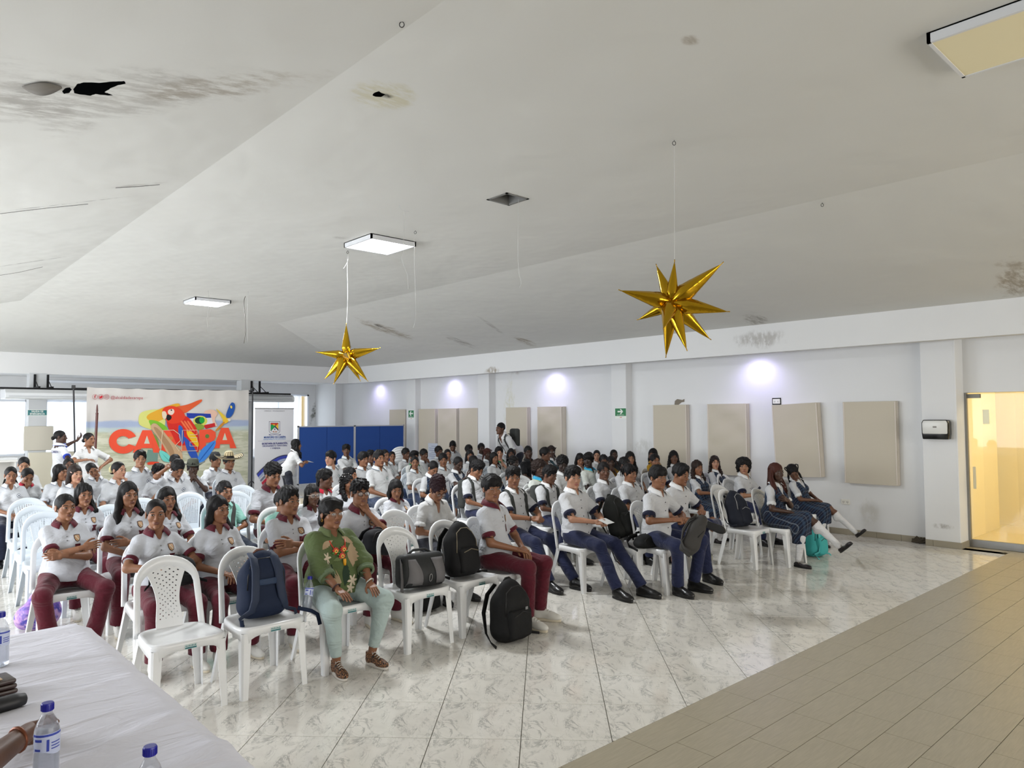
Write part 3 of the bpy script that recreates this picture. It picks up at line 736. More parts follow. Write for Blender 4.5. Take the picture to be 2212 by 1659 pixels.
cord([(751, 541), (750, 580), (751, 640), (748, 709)], HK2, 'thread holding the rear gold star')
cord([(1456, 303), (1457, 430), (1457, 573)], pst, 'thread holding the near gold star')
cord([(752, 560), (744, 577), (741, 580)], HK2, 'loose thread tail above the rear gold star')
# ================================================================== implicit-surface modeller (smooth unions meshed once, in memory)
class SDF:
    def __init__(s, lo, hi, h, k=.02):
        s.lo = np.array(lo, np.float32); s.h = h; s.n = np.ceil((np.array(hi) - s.lo) / h).astype(int) + 1
        s.F = np.full(tuple(s.n), .5, np.float32); s.k = k
        s.ax = [s.lo[i] + np.arange(s.n[i], dtype=np.float32) * h for i in range(3)]
    def reg(s, lo, hi):
        a = np.clip(np.floor((np.array(lo) - s.lo) / s.h).astype(int), 0, s.n); b = np.clip(np.ceil((np.array(hi) - s.lo) / s.h).astype(int) + 1, 0, s.n)
        if (b <= a).any(): return None
        return (slice(a[0], b[0]), slice(a[1], b[1]), slice(a[2], b[2])), s.ax[0][a[0]:b[0], None, None], s.ax[1][None, a[1]:b[1], None], s.ax[2][None, None, a[2]:b[2]]
    def put(s, sl, d, op='u', k=None):
        k = s.k if k is None else k; A = s.F[sl]
        if op == 'u':
            if k > 0: h = np.maximum(k - np.abs(A - d), 0) / k; s.F[sl] = np.minimum(A, d) - h * h * k * .25
            else: s.F[sl] = np.minimum(A, d)
        elif op == 's':
            d = -d
            if k > 0: h = np.maximum(k - np.abs(A - d), 0) / k; s.F[sl] = np.maximum(A, d) + h * h * k * .25
            else: s.F[sl] = np.maximum(A, d)
    def ell(s, c, r, op='u', k=None, R=None):
        r = np.array(r, np.float32); m = (float(r.max()) if R is not None else r) + .035
        g = s.reg(np.array(c) - m, np.array(c) + m)
        if g is None: return
        sl, X, Y, Z = g; X, Y, Z = X - c[0], Y - c[1], Z - c[2]
        if R is not None:
            R = np.array(R, np.float32); X, Y, Z = R[0, 0] * X + R[1, 0] * Y + R[2, 0] * Z, R[0, 1] * X + R[1, 1] * Y + R[2, 1] * Z, R[0, 2] * X + R[1, 2] * Y + R[2, 2] * Z
        q = (X / r[0]) ** 2 + (Y / r[1]) ** 2 + (Z / r[2]) ** 2
        q2 = (X / r[0] ** 2) ** 2 + (Y / r[1] ** 2) ** 2 + (Z / r[2] ** 2) ** 2
        k0 = np.sqrt(q); s.put(sl, k0 * (k0 - 1) / np.sqrt(q2 + 1e-9), op, k)
    def cap(s, a, b, ra, rb=None, op='u', k=None, cut=0):
        "tapered capsule; cut=1 flat end at b, cut=2 flat at a and b"
        rb = ra if rb is None else rb; a = np.array(a, np.float32); b = np.array(b, np.float32); m = max(ra, rb) + .035
        g = s.reg(np.minimum(a, b) - m, np.maximum(a, b) + m)
        if g is None: return
        sl, X, Y, Z = g; d = b - a; L2 = float(d @ d) + 1e-12; L = math.sqrt(L2)
        t = ((X - a[0]) * d[0] + (Y - a[1]) * d[1] + (Z - a[2]) * d[2]) / L2
        tc = np.clip(t, -9 if cut == 2 else 0, 9 if cut else 1)
        D = np.sqrt((X - a[0] - tc * d[0]) ** 2 + (Y - a[1] - tc * d[1]) ** 2 + (Z - a[2] - tc * d[2]) ** 2) - (ra + (rb - ra) * np.clip(tc, 0, 1))
        if cut: D = np.maximum(D, (t - 1) * L)
        if cut == 2: D = np.maximum(D, -t * L)
        s.put(sl, D, op, k)
    def rbox(s, c, hs, r, op='u', k=None, R=None):
        hs = np.array(hs, np.float32); m = (float(np.linalg.norm(hs)) if R is not None else hs) + .035 + r
        g = s.reg(np.array(c) - m, np.array(c) + m)
        if g is None: return
        sl, X, Y, Z = g; X, Y, Z = X - c[0], Y - c[1], Z - c[2]
        if R is not None:
            R = np.array(R, np.float32); X, Y, Z = R[0, 0] * X + R[1, 0] * Y + R[2, 0] * Z, R[0, 1] * X + R[1, 1] * Y + R[2, 1] * Z, R[0, 2] * X + R[1, 2] * Y + R[2, 2] * Z
        qx, qy, qz = np.abs(X) - hs[0] + r, np.abs(Y) - hs[1] + r, np.abs(Z) - hs[2] + r
        D = np.sqrt(np.maximum(qx, 0) ** 2 + np.maximum(qy, 0) ** 2 + np.maximum(qz, 0) ** 2) + np.minimum(np.maximum(qx, np.maximum(qy, qz)), 0) - r
        s.put(sl, D, op, k)
    def plane(s, p, n, k=0):
        "keep the side where (x-p).n < 0"
        n = np.array(n, np.float32); n = n / np.linalg.norm(n)
        D = (s.ax[0][:, None, None] - p[0]) * n[0] + (s.ax[1][None, :, None] - p[1]) * n[1] + (s.ax[2][None, None, :] - p[2]) * n[2]
        s.F = np.maximum(s.F, D)
    def rough(s, amp, freq, seed=0, octs=4, ani=(1, 1, 1)):
        rg = np.random.default_rng(seed); X, Y, Z = s.ax[0][:, None, None] * ani[0], s.ax[1][None, :, None] * ani[1], s.ax[2][None, None, :] * ani[2]
        N = np.zeros_like(s.F)
        for i in range(octs):
            v = rg.normal(size=3); v /= np.linalg.norm(v); f = freq * rg.uniform(.6, 1.6); w = rg.normal(size=3); w /= np.linalg.norm(w)
            p, q = rg.uniform(0, 6.28, 2)
            N += np.sin((X * v[0] + Y * v[1] + Z * v[2]) * f + p + 1.3 * np.sin((X * w[0] + Y * w[1] + Z * w[2]) * f * .7 + q)).astype(np.float32)
        s.F += (N * (amp / math.sqrt(octs))).astype(np.float32)
    def val(s, P):
        G = (np.asarray(P) - s.lo) / s.h; i = np.clip(np.floor(G).astype(int), 0, s.n - 2); f = np.clip(G - i, 0, 1); out = 0
        for dx in (0, 1):
            for dy in (0, 1):
                for dz in (0, 1):
                    w = np.where(dx, f[..., 0], 1 - f[..., 0]) * np.where(dy, f[..., 1], 1 - f[..., 1]) * np.where(dz, f[..., 2], 1 - f[..., 2])
                    out = out + w * s.F[i[..., 0] + dx, i[..., 1] + dy, i[..., 2] + dz]
        return out
    def hit(s, P, d, n=64):
        "march points P along d to the surface"
        P = np.array(P, float); d = np.array(d, float); d /= np.linalg.norm(d); done = np.zeros(P.shape[:-1], bool)
        for _ in range(n):
            v = s.val(P); done |= v < .0008; P = P + np.where(done, 0, np.clip(v * .7, .0012, .012))[..., None] * d
        return P
    def surf(s):
        F = s.F; F[0] = F[-1] = .5; F[:, 0] = F[:, -1] = .5; F[:, :, 0] = F[:, :, -1] = .5
        ins = F < 0; nx, ny, nz = F.shape
        cs = ins[:-1, :-1, :-1].astype(np.int8)
        for d in ((1, 0, 0), (0, 1, 0), (0, 0, 1), (1, 1, 0), (1, 0, 1), (0, 1, 1), (1, 1, 1)):
            cs += ins[d[0]:nx - 1 + d[0], d[1]:ny - 1 + d[1], d[2]:nz - 1 + d[2]]
        act = (cs > 0) & (cs < 8); I, J, K = np.nonzero(act); m = len(I)
        idx = np.full(act.shape, -1, np.int32); idx[I, J, K] = np.arange(m)
        c = {}
        for d in ((0, 0, 0), (1, 0, 0), (0, 1, 0), (0, 0, 1), (1, 1, 0), (1, 0, 1), (0, 1, 1), (1, 1, 1)): c[d] = F[I + d[0], J + d[1], K + d[2]]
        acc = np.zeros((m, 3), np.float32); cnt = np.zeros(m, np.float32)
        for a in range(3):
            for d in c:
                if d[a]: continue
                e = list(d); e[a] = 1; e = tuple(e); A, B = c[d], c[e]; cr = (A < 0) != (B < 0)
                t = np.where(cr, A / np.where(cr, A - B, 1), 0)
                p = np.zeros((m, 3), np.float32); p[:, 0] = d[0]; p[:, 1] = d[1]; p[:, 2] = d[2]; p[:, a] = t
                acc += p * cr[:, None]; cnt += cr
        V = s.lo + (np.stack([I, J, K], 1) + acc / cnt[:, None]) * s.h
        Q = []
        for a in range(3):
            b, c_ = (a + 1) % 3, (a + 2) % 3
            A = ins[tuple(slice(0, -1) if i == a else slice(None) for i in range(3))]; B = ins[tuple(slice(1, None) if i == a else slice(None) for i in range(3))]
            E = np.argwhere(A != B)
            if not len(E): continue
            E = E[(E[:, b] > 0) & (E[:, c_] > 0) & (E[:, b] < F.shape[b] - 1) & (E[:, c_] < F.shape[c_] - 1)]
            sg = A[E[:, 0], E[:, 1], E[:, 2]]
            def at(db, dc):
                G = E.copy(); G[:, b] -= db; G[:, c_] -= dc; return idx[G[:, 0], G[:, 1], G[:, 2]]
            q = np.stack([at(1, 1), at(0, 1), at(0, 0), at(1, 0)], 1)
            q[~sg] = q[~sg][:, ::-1]; Q.append(q)
        return V.astype(np.float32), np.concatenate(Q).astype(np.int32)
def join(parts):
    "parts: (V, F quads/tri lists as arrays of k=4, material index)"
    V, F, MI, n = [], [], [], 0
    for v, f, mi in parts:
        if not len(v): continue
        if f.shape[1] == 3: f = np.concatenate([f, f[:, 2:3]], 1)
        V.append(v); F.append(f + n); MI.append(np.full(len(f), mi) if np.isscalar(mi) else mi); n += len(v)
    return np.concatenate(V), np.concatenate(F), np.concatenate(MI)
def mbq(mb):
    "MB -> quads array (tris padded)"
    F = []; MI = []
    for f, m in zip(mb.F, mb.mi):
        if len(f) == 4: F.append(f); MI.append(m)
        elif len(f) == 3: F.append((f[0], f[1], f[2], f[2])); MI.append(m)
        else:
            for i in range(1, len(f) - 1): F.append((f[0], f[i], f[i + 1], f[i + 1])); MI.append(m)
    return np.array(mb.V, np.float32), np.array(F, np.int32), np.array(MI)
def mesh_qt(name, V, Q, mats, mi=None, smooth=True):
    "mesh from quads where padded rows are triangles"
    tri = Q[:, 2] == Q[:, 3]
    me = bpy.data.meshes.new(name); lt = np.where(tri, 3, 4).astype(np.int32); ls = np.concatenate([[0], np.cumsum(lt)[:-1]]).astype(np.int32)
    me.vertices.add(len(V)); me.vertices.foreach_set('co', np.asarray(V, np.float32).ravel())
    mask = np.ones(Q.shape, bool); mask[tri, 3] = False; li = Q[mask]
    me.loops.add(len(li)); me.loops.foreach_set('vertex_index', li.astype(np.int32)); me.polygons.add(len(Q)); me.polygons.foreach_set('loop_start', ls)
    for m in mats: me.materials.append(m)
    if mi is not None: me.polygons.foreach_set('material_index', np.asarray(mi, np.int32))
    me.update(calc_edges=True)
    if smooth: me.polygons.foreach_set('use_smooth', np.ones(len(Q), bool))
    return me
def compact(V, F):
    u, inv = np.unique(F.ravel(), return_inverse=True); return V[u], inv.reshape(F.shape).astype(np.int32)
def rot3(rx=0, ry=0, rz=0):
    return np.array(Euler((rx, ry, rz), 'XYZ').to_matrix(), np.float32)
def basis(x, z):
    "rotation whose x axis is x and z axis is close to z"
    x = np.array(x, float); x /= np.linalg.norm(x); z = np.array(z, float); y = np.cross(z, x); y /= np.linalg.norm(y) + 1e-9; z = np.cross(x, y)
    return np.stack([x, y, z], 1).astype(np.float32)
def quv(v): v = np.array(v, float); return v / (np.linalg.norm(v) + 1e-9)
# ================================================================== white plastic chairs
plast = mat('chair_plastic', (222, 223, 224), .22, .5); plast2 = mat('chair_plastic_bluelit', (214, 222, 230), .25, .5)  # second plastic has the bluish light of the back-left rows in its colour
def make_chair(kind, m, sticker=True):
    "faces -Y, origin on the floor under the seat centre"
    r = empty('plastic_chair')
    # --- seat: dished slab with an apron whose lower edge arches between the legs
    mb = MB(); SH = .435
    def outline(t):      # rounded trapezoid, t 0..1
        a = 2 * PI * t; c, s = math.cos(a), math.sin(a); e = .42
        x = abs(c) ** e * (1 if c > 0 else -1); y = abs(s) ** e * (1 if s > 0 else -1)
        return x * (.215 - .022 * y), y * .205
    n = 48; rings = []
    for q, dz in ((0, -.016), (.35, -.015), (.7, -.011), (.88, -.003), (.965, .002), (1., -.003), (1.012, -.012)):
        rings.append([(outline(i / n)[0] * q, outline(i / n)[1] * q, SH + dz) for i in range(n)])
    low = []
    for i in range(n):
        x, y = outline(i / n); X = abs(x) / .215; Y = abs(y) / .205
        side = min(abs(x) / .19, 1) if Y > .95 else min(Y / .93, 1)
        drop = .034 + .06 * max(0, side) ** 5; low.append((x * 1.02, y * 1.02, SH - .012 - drop))
    rings.append(low)
    V = [v for rr in rings[1:] for v in rr] + [(0, 0, SH - .016)]; F = []
    R_ = len(rings) - 1
    for k in range(R_ - 1):
        for i in range(n): j = (i + 1) % n; F.append((k * n + i, (k + 1) * n + i, (k + 1) * n + j, k * n + j))
    for i in range(n): F.append((R_ * n, i, (i + 1) % n))
    mb.add(V, F); s = mb.build('seat', m, r, smooth='all'); md = s.modifiers.new('t', 'SOLIDIFY'); md.thickness = .006; md.offset = 0
    if kind == 'front' and sticker:
        st = empty('sticker_place'); bpy.data.objects.remove(st)
        g = MB(); yf = -.205 * 1.02 - .0035
        g.box((-.035, yf - .001, SH - .045), (.035, yf, SH - .018)); o = g.build('sticker', mat('sticker_white', (196, 210, 208), .5), r)
        g = MB(); g.box((-.033, yf - .002, SH - .043), (.033, yf - .001, SH - .034))
        for k in range(7): g.box((-.03 + k * .009, yf - .002, SH - .030), (-.025 + k * .009, yf - .001, SH - .022 - .002 * (k % 2)))
        g.build('sticker_print', mat('sticker_teal', (40, 105, 110), .5), o)
    # --- legs: open channels, splayed
    for sx in (-1, 1):
        for sy in (-1, 1):
            xt, yt = sx * (.174 - (.014 if sy > 0 else -.012)), sy * .166
            xb, yb = sx * (.205 if sy < 0 else .215), sy * (.205 if sy < 0 else .255)
            g = MB(); V = []; K = 7
            for k in range(K):
                t = k / (K - 1); z = (SH - .030) * (1 - t); cx, cy = xt + (xb - xt) * t, yt + (yb - yt) * t; w = .031 * (1 - t) + .020 * t; th = .005
                # L-shaped section with rounded outer corner
                sec = [(-w, w), (-w, w - th), (w - th, w - th), (w - th, -w), (w, -w), (w, w * .6), (w * .6, w)]
                for (a, b_) in sec: V.append((cx + sx * (a + .0) * 1., cy + sy * b_, z))
            m_ = 7; F = []
            for k in range(K - 1):
                for i in range(m_): j = (i + 1) % m_; F.append((k * m_ + i, k * m_ + j, (k + 1) * m_ + j, (k + 1) * m_ + i))
            F.append(tuple(range(m_))); F.append(tuple((K - 1) * m_ + i for i in reversed(range(m_))))
            g.add(V, F); g.build('leg', m, r, smooth=True)
    # --- back: arch frame and pierced splat
    def by(z, x): t = (z - SH) / .44; return .185 + .115 * t + .02 * t * t - .9 * x * x * (.35 + .65 * t)
    top = .875
    path = []
    for z in np.linspace(SH - .03, .70, 9): path.append((-.2 + .016 * (z - SH) / .3, z))
    for a in np.linspace(PI, 0, 17)[1:-1]: path.append((.184 * math.cos(a), .70 + (top - .70 - .02) * math.sin(a) ** .9))
    for z in np.linspace(.70, SH - .03, 9): path.append((.2 - .016 * (z - SH) / .3, z))
    V = []; F = []; n = len(path)
    for i, (x, z) in enumerate(path):
        p0, p1 = path[max(i - 1, 0)], path[min(i + 1, n - 1)]; tx, tz = p1[0] - p0[0], p1[1] - p0[1]; L = math.hypot(tx, tz); nx, nz = tz / L, -tx / L
        arch = max(0, min(1, (z - .72) / .12)); wi = .023 + .038 * arch; wo = .017
        for (u, d) in ((-wo, .004), (-wo * .8, -.006), (-.004, -.010), (wi, -.004), (wi, .004), (0, .010)):
            X, Z = x + nx * u, z + nz * u; V.append((X, by(Z, X) + d, Z))
    for i in range(n - 1):
        for k in range(6): F.append((i * 6 + k, i * 6 + (k + 1) % 6, (i + 1) * 6 + (k + 1) % 6, (i + 1) * 6 + k))
    F.append(tuple(reversed(range(6)))); F.append(tuple((n - 1) * 6 + k for k in range(6)))
    mb = MB(); mb.add(V, F); back = mb.build('backrest', m, r, smooth='all')
    # splat
    if kind == 'front': nu, nv, rows = 9, 24, 20
    else: nu, nv = 12, 26
    V = []; F = []; vid = {}
    z0, z1 = SH + .0, .80
    def half(t): return .082 - .020 * math.sin(min(1, t / .75) * PI * .55) ** 2 + .085 * max(0, t - .35) ** 1.6 * 1.6 if kind == 'front' else .085 + .055 * t ** 1.3
    def P(i, j):
        if (i, j) not in vid:
            t = j / nv; hw = min(half(t), .155); zz = z0 + (z1 - z0) * t + (.028 * (1 - (2 * i / nu - 1) ** 2) * t); x = hw * (2 * i / nu - 1); vid[(i, j)] = len(V); V.append((x, by(zz, x) - .002, zz))
        return vid[(i, j)]
    for i in range(nu):
        for j in range(nv):
            c = [P(i, j), P(i + 1, j), P(i + 1, j + 1), P(i, j + 1)]
            holed = (kind == 'front' and 1 <= i < nu - 1 and 3 <= j < nv - 1 and (i + j) % 2 == 0) or (kind != 'front' and 1 <= i < nu - 1 and 4 <= j < nv - 1)
            if not holed: F.append(tuple(c)); continue
            C4 = [np.array(V[q]) for q in c]; ce = sum(C4) / 4; f = .36 if kind == 'front' else .55
            if kind == 'front': mids = [ce + ((C4[k] + C4[(k + 1) % 4]) / 2 - ce) * f * 1.75 for k in range(4)]
            else: mids = [ce + (C4[k] - ce) * f for k in range(4)]
            o = len(V); V += [tuple(q) for q in mids]
            if kind == 'front':
                for k in range(4): F.append((c[k], c[(k + 1) % 4], o + k)); F.append((c[(k + 1) % 4], o + (k + 1) % 4, o + k))
            else:
                for k in range(4): F.append((c[k], c[(k + 1) % 4], o + (k + 1) % 4, o + k))
    mb = MB(); mb.add(V, F); sp = mb.build('splat', m, back, smooth=False); md = sp.modifiers.new('t', 'SOLIDIFY'); md.thickness = .006; md.offset = 0
    CHILD[r.name] = [s] + [x for x in bpy.data.objects if x.parent == r and x is not s and x.name.startswith(('leg', 'sticker'))] + [back]
    CHILD[back.name] = [sp]
    for x in CHILD[r.name]:
        if x.name.startswith('sticker') and x.name not in CHILD: CHILD[x.name] = [y for y in bpy.data.objects if y.parent == x]
    return r
def bake(r):
    "apply the modifiers so that copies share plain meshes"
    dg = bpy.context.evaluated_depsgraph_get()
    def rec(o):
        if o.type == 'MESH' and o.modifiers:
            me = bpy.data.meshes.new_from_object(o.evaluated_get(dg)); o.modifiers.clear(); o.data = me
        for c in CHILD.get(o.name, []): rec(c)
    rec(r)
CH = {'front': make_chair('front', plast), 'lattice': make_chair('lattice', plast2)}
for c in CH.values(): bake(c)
USED = set()
def chair(X, Y, kind='front', rz=0., label=None, group=None):
    src = CH[kind]
    if kind in USED: o = copy_tree(src)
    else: o = src; USED.add(kind)
    o.location = (X, Y, 0); o.rotation_euler = (0, 0, rz); tag(o, label, 'chair', group); return o
def copy_tree(o, parent=None):
    c = o.copy(); COL.objects.link(c); c.parent = parent
    for ch in CHILD.get(o.name, []): copy_tree(ch, c)
    return c
# ================================================================== people
def skin_mat(i):
    pal = [(152, 110, 84), (130, 88, 63), (94, 62, 45), (66, 43, 32), (46, 31, 25), (168, 124, 100)]
    return mat('skin_%d' % i, pal[i], .48, .4, bump=.04, bscale=90, sss=.05)
eye_w = mat('eye_white', (160, 154, 148), .3); eye_d = mat('eye_iris', (22, 14, 10), .15); lash = mat('brow_hair', (22, 16, 14), .8)
def lip_mat(i):
    pal = [(126, 78, 66), (102, 62, 52), (80, 50, 40), (58, 37, 31), (44, 28, 25), (148, 90, 80)]
    return mat('lips_%d' % i, pal[i], .4, .4)
_H = {}
def head_geo(lod, fem):
    "skin surface of head and neck; +z up, face towards -y, origin between the ears"
    key = ('h', lod, fem)
    if key in _H: return _H[key]
    h = (.0042, .006, .009)[lod]; s = SDF((-.10, -.14, -.24), (.10, .13, .13), h, .018)
    j = .9 if fem else 1
    s.ell((0, .012, .034), (.074, .094, .082)); s.ell((0, -.028, -.028), (.061 * (.5 + .5 * j), .060, .084), k=.02)
    s.ell((0, -.042, -.078), (.047 * j, .040, .038 * j), k=.03)
    for x in (-1, 1):
        s.ell((x * .038, -.052, -.026), (.026, .026, .026), k=.02); s.cap((x * .014, -.083, .020), (x * .046, -.070, .021), .011, .008, k=.012)
        s.ell((x * .031, -.105, .001), (.019, .021, .013), 's', k=.012)
        if lod < 2: s.ell((x * .031, -.075, .0015), (.0155, .0155, .0155), k=.004)
        s.ell((x * .077, .010, -.006), (.009, .019, .031), k=.008); 
        if lod < 1: s.ell((x * .089, .005, -.003), (.009, .009, .018), 's', k=.004)
        s.ell((x * .0125, -.096, -.036), (.009, .010, .008), k=.008)
    s.cap((0, -.084, .012), (0, -.107, -.030), .0085, .0115, k=.012)
    s.ell((0, -.0862, -.060), (.020, .010, .0055), k=.012); s.ell((0, -.0850, -.0705), (.017, .0105, .0065), k=.012)
    if lod < 1: s.ell((0, -.105, -.0655), (.024, .008, .0018), 's', k=.003)
    s.ell((0, -.084, -.104), (.019, .016, .013), k=.02)
    s.cap((0, .022, -.03), (0, .040, -.22), .050 if not fem else .044, .056 if not fem else .048, k=.03)
    V, F = s.surf()
    c = V[F].mean(1)
    lips = (((c[:, 0] / .0225) ** 2 + ((c[:, 2] + .066) / .0125) ** 2) < 1) & (c[:, 1] < -.085)
    mi = np.where(lips, 1, 0)
    m = MB()
    for x in (-1, 1):
        ex, ey, ez = x * .031, -.0865, .001
        # almond of white, iris, upper lid line, brow
        n = 12; P = [(ex, ey - .0050, ez)] + [(ex + .0145 * math.cos(a), ey + .0030 * abs(math.cos(a)) ** 2 - .0035, ez + .0058 * math.sin(a) * (1 if math.sin(a) > 0 else .8)) for a in np.linspace(0, 2 * PI, n + 1)[:-1]]
        m.add(P, [(0, 1 + (i + 1) % n, 1 + i) for i in range(n)], 2)
        P = [(ex, ey - .0068, ez + .0006)] + [(ex + .0058 * math.cos(a), ey - .0056, ez + .0006 + .0056 * math.sin(a)) for a in np.linspace(0, 2 * PI, 11)[:-1]]
        m.add(P, [(0, 1 + (i + 1) % 10, 1 + i) for i in range(10)], 3)
        m.tube([(ex + x * .0165, ey + .001, ez - .001), (ex + x * .008, ey - .005, ez + .0055), (ex - x * .004, ey - .0058, ez + .0062), (ex - x * .0145, ey - .001, ez + .001)], [.0008, .0016, .0016, .0007], 5, 4)
        m.tube([(ex + x * .020, -.0755, ez + .0185), (ex + x * .010, -.0855, ez + .0255), (ex - x * .004, -.0915, ez + .0245), (ex - x * .015, -.0930, ez + .0205)], [.0012, .0028 if fem else .0034, .0034 if fem else .004, .0022], 6, 4)
    v2, f2, m2 = mbq(m)
    out = join([(V, F, mi), (v2, f2, m2)]); _H[key] = out; return out
def hair_geo(style, lod, seed=0):
    key = ('hair', style, lod, seed)
    if key in _H: return _H[key]
    h = (.005, .007, .010)[lod]
    longs = style in ('long', 'long_wavy', 'long_side', 'bob', 'curl_long', 'braids', 'long_front')
    s = SDF((-.19, -.18, -.42 if longs else -.24), (.19, .20, .25), h, .02)
    def cap0(t, top=0): s.ell((0, .016, .036 + top * .4), (.074 + t, .092 + t, .082 + t + top), k=.02)
    def face(z0=.045, w=.060, d=.085):   # opens the face below the hairline
        s.ell((0, -.115, z0 - .110), (w + .008, d, .115), 's', k=.008)
    def under(z=-.045, y=.03): s.rbox((0, -.05, z - .20), (.2, .12, .2), .02, 's', k=.01)
    extra = []
    curly = 0
    if style in ('short', 'fade', 'fringe', 'quiff', 'mullet', 'capbuzz'):
        t = {'short': .012, 'fade': .007, 'fringe': .015, 'quiff': .012, 'mullet': .014, 'capbuzz': .005}[style]
        cap0(t, .008 if style != 'capbuzz' else 0)
        if style == 'fringe': s.ell((0, -.03, .062), (.082, .078, .062), k=.02); face(.024, .064, .075)
        elif style == 'quiff': s.ell((0, -.035, .098), (.062, .062, .036), k=.025); face(.060)
        elif style == 'mullet': s.ell((0, -.02, .085), (.072, .075, .045), k=.02); s.ell((0, .078, -.055), (.058, .035, .072), k=.02); face(.040)
        else: face(.052)
        s.rbox((0, -.06, -.175), (.2, .105, .15), .01, 's', k=.01)
        if style != 'mullet': s.rbox((0, .1, -.22), (.2, .2, .155), .01, 's', k=.01)
        for x in (-1, 1): s.ell((x * .085, .004, -.012), (.022, .024, .034), 's', k=.006)
        amp, fr = .0042, 150
    elif style in ('afro', 'curly_top', 'curly_bun', 'curly_mass'):
        if style == 'afro': s.ell((0, .018, .062), (.098, .108, .098)); face(.050, .066, .09)
        elif style == 'curly_top': cap0(.010); s.ell((0, -.012, .088), (.082, .088, .052), k=.03); face(.046)
        elif style == 'curly_bun': cap0(.010); s.ell((0, .045, .090), (.082, .078, .070), k=.02); face(.060)
        else: s.ell((0, .02, .05), (.118, .112, .100)); s.ell((0, .03, -.035), (.115, .085, .095), k=.03); face(.036, .058, .10)
        s.rbox((0, -.06, -.19), (.2, .11, .15), .01, 's', k=.01)
        if style != 'curly_mass':
            s.rbox((0, .1, -.23), (.2, .2, .17), .01, 's', k=.01)
            for x in (-1, 1): s.ell((x * .085, .004, -.012), (.022, .024, .034), 's', k=.006)
        amp, fr, curly = .0065, 210, 1
    elif style in ('back', 'bun', 'pony', 'pigtails', 'pony_side', 'side_braid'):
        cap0(.006); face(.066, .062, .088); s.rbox((0, -.06, -.185), (.2, .105, .15), .01, 's', k=.01); s.rbox((0, .1, -.235), (.2, .2, .17), .01, 's', k=.01)
        for x in (-1, 1): s.ell((x * .085, .002, -.012), (.02, .022, .032), 's', k=.006)
        s.cap((.004, -.088, .098), (.0, .03, .132), .0045, .003, 's', k=.002)
        if style == 'bun': s.ell((0, .118, -.02), (.038, .032, .038), k=.008)
        if style == 'pony': s.ell((0, .108, .005), (.024, .024, .024), k=.01); extra = [('tube', [(0, .11, 0), (0, .15, -.05), (.01, .14, -.14), (.01, .125, -.24)], [.022, .03, .027, .006])]
        if style == 'pony_side': extra = [('tube', [(.04, .10, -.03), (.075, .06, -.11), (.085, .01, -.2), (.08, -.03, -.30)], [.024, .03, .026, .006])]
        if style == 'pigtails': extra = [('braid', [(x * .06, .055, -.06), (x * .085, .02, -.12), (x * .09, -.03, -.20), (x * .09, -.05, -.30)], .015) for x in (-1, 1)]
        if style == 'side_braid': extra = [('braid', [(-.055, .07, -.05), (-.085, .02, -.13), (-.09, -.03, -.21), (-.085, -.05, -.31)], .016)]
        amp, fr = .0012, 90
    elif longs:
        wav = style in ('long_wavy', 'curl_long')
        cap0(.010, .002); face(.050 if style != 'long_front' else .055, .054, .095)
        L = {'long': .26, 'long_wavy': .30, 'long_side': .16, 'bob': .08, 'curl_long': .17, 'braids': .30, 'long_front': .36}[style]
        s.ell((0, .055, -.03 - L * .45), (.088, .045, .07 + L * .5), k=.02)
        for x in (-1, 1):
            s.cap((x * .068, .015, .02), (x * .078, .022, -.08), .028, .030, k=.02)
            if style == 'bob': s.cap((x * .078, .02, -.06), (x * .075, .0, -.12), .030, .022, k=.02)
            elif x > 0 and style in ('long_side', 'long_front', 'long_wavy', 'long') or style in ('braids', 'curl_long'):
                s.cap((x * .078, .018, -.08), (x * .098, -.035, -.18), .030, .034, k=.02); s.cap((x * .098, -.035, -.18), (x * .092, -.060, -.10 - L), .034, .020, k=.02)
            elif style == 'long_front': s.cap((x * .078, .018, -.08), (x * .105, -.03, -.18), .034, .040, k=.02); s.cap((x * .105, -.03, -.18), (x * .085, -.075, -.12 - L), .040, .022, k=.02)
            else: s.cap((x * .078, .02, -.08), (x * .085, .055, -.1 - L * .7), .030, .026, k=.02)
        s.cap((0, .03, -.06), (0, .04, -.3), .05, .055, 's', k=.01)
        amp, fr = (.0045, 120) if wav else (.0028, 110)
        if style == 'curl_long': amp, fr, curly = .007, 190, 1
    elif style == 'bob_short':
        cap0(.014, .004); face(.046, .058, .09); s.ell((0, .062, -.045), (.080, .052, .090), k=.03); s.cap((.06, -.03, .08), (.078, .03, -.02), .024, k=.02); s.rbox((0, -.075, -.195), (.2, .105, .15), .01, 's', k=.01)
        for x in (-1, 1): s.ell((x * .085, -.006, -.020), (.024, .022, .034), 's', k=.006)
        amp, fr = .003, 110
    elif style in ('dreads', 'braid_back'):
        cap0(.012, .006); face(.052 if style == 'dreads' else .064)
        s.rbox((0, -.06, -.185), (.2, .105, .15), .01, 's', k=.01); s.rbox((0, .1, -.235), (.2, .2, .17), .01, 's', k=.01)
        amp, fr = .004, 170
    else: cap0(.01); face(); amp, fr = .002, 100
    s.rough(amp, fr, seed + 3, 5 if curly else 4, (1, 1, (.2 if longs else .55) if not curly else 1))
    V, F = s.surf(); parts = [(V, F, 0)]
    m = MB(); rg = np.random.default_rng(seed + 11)
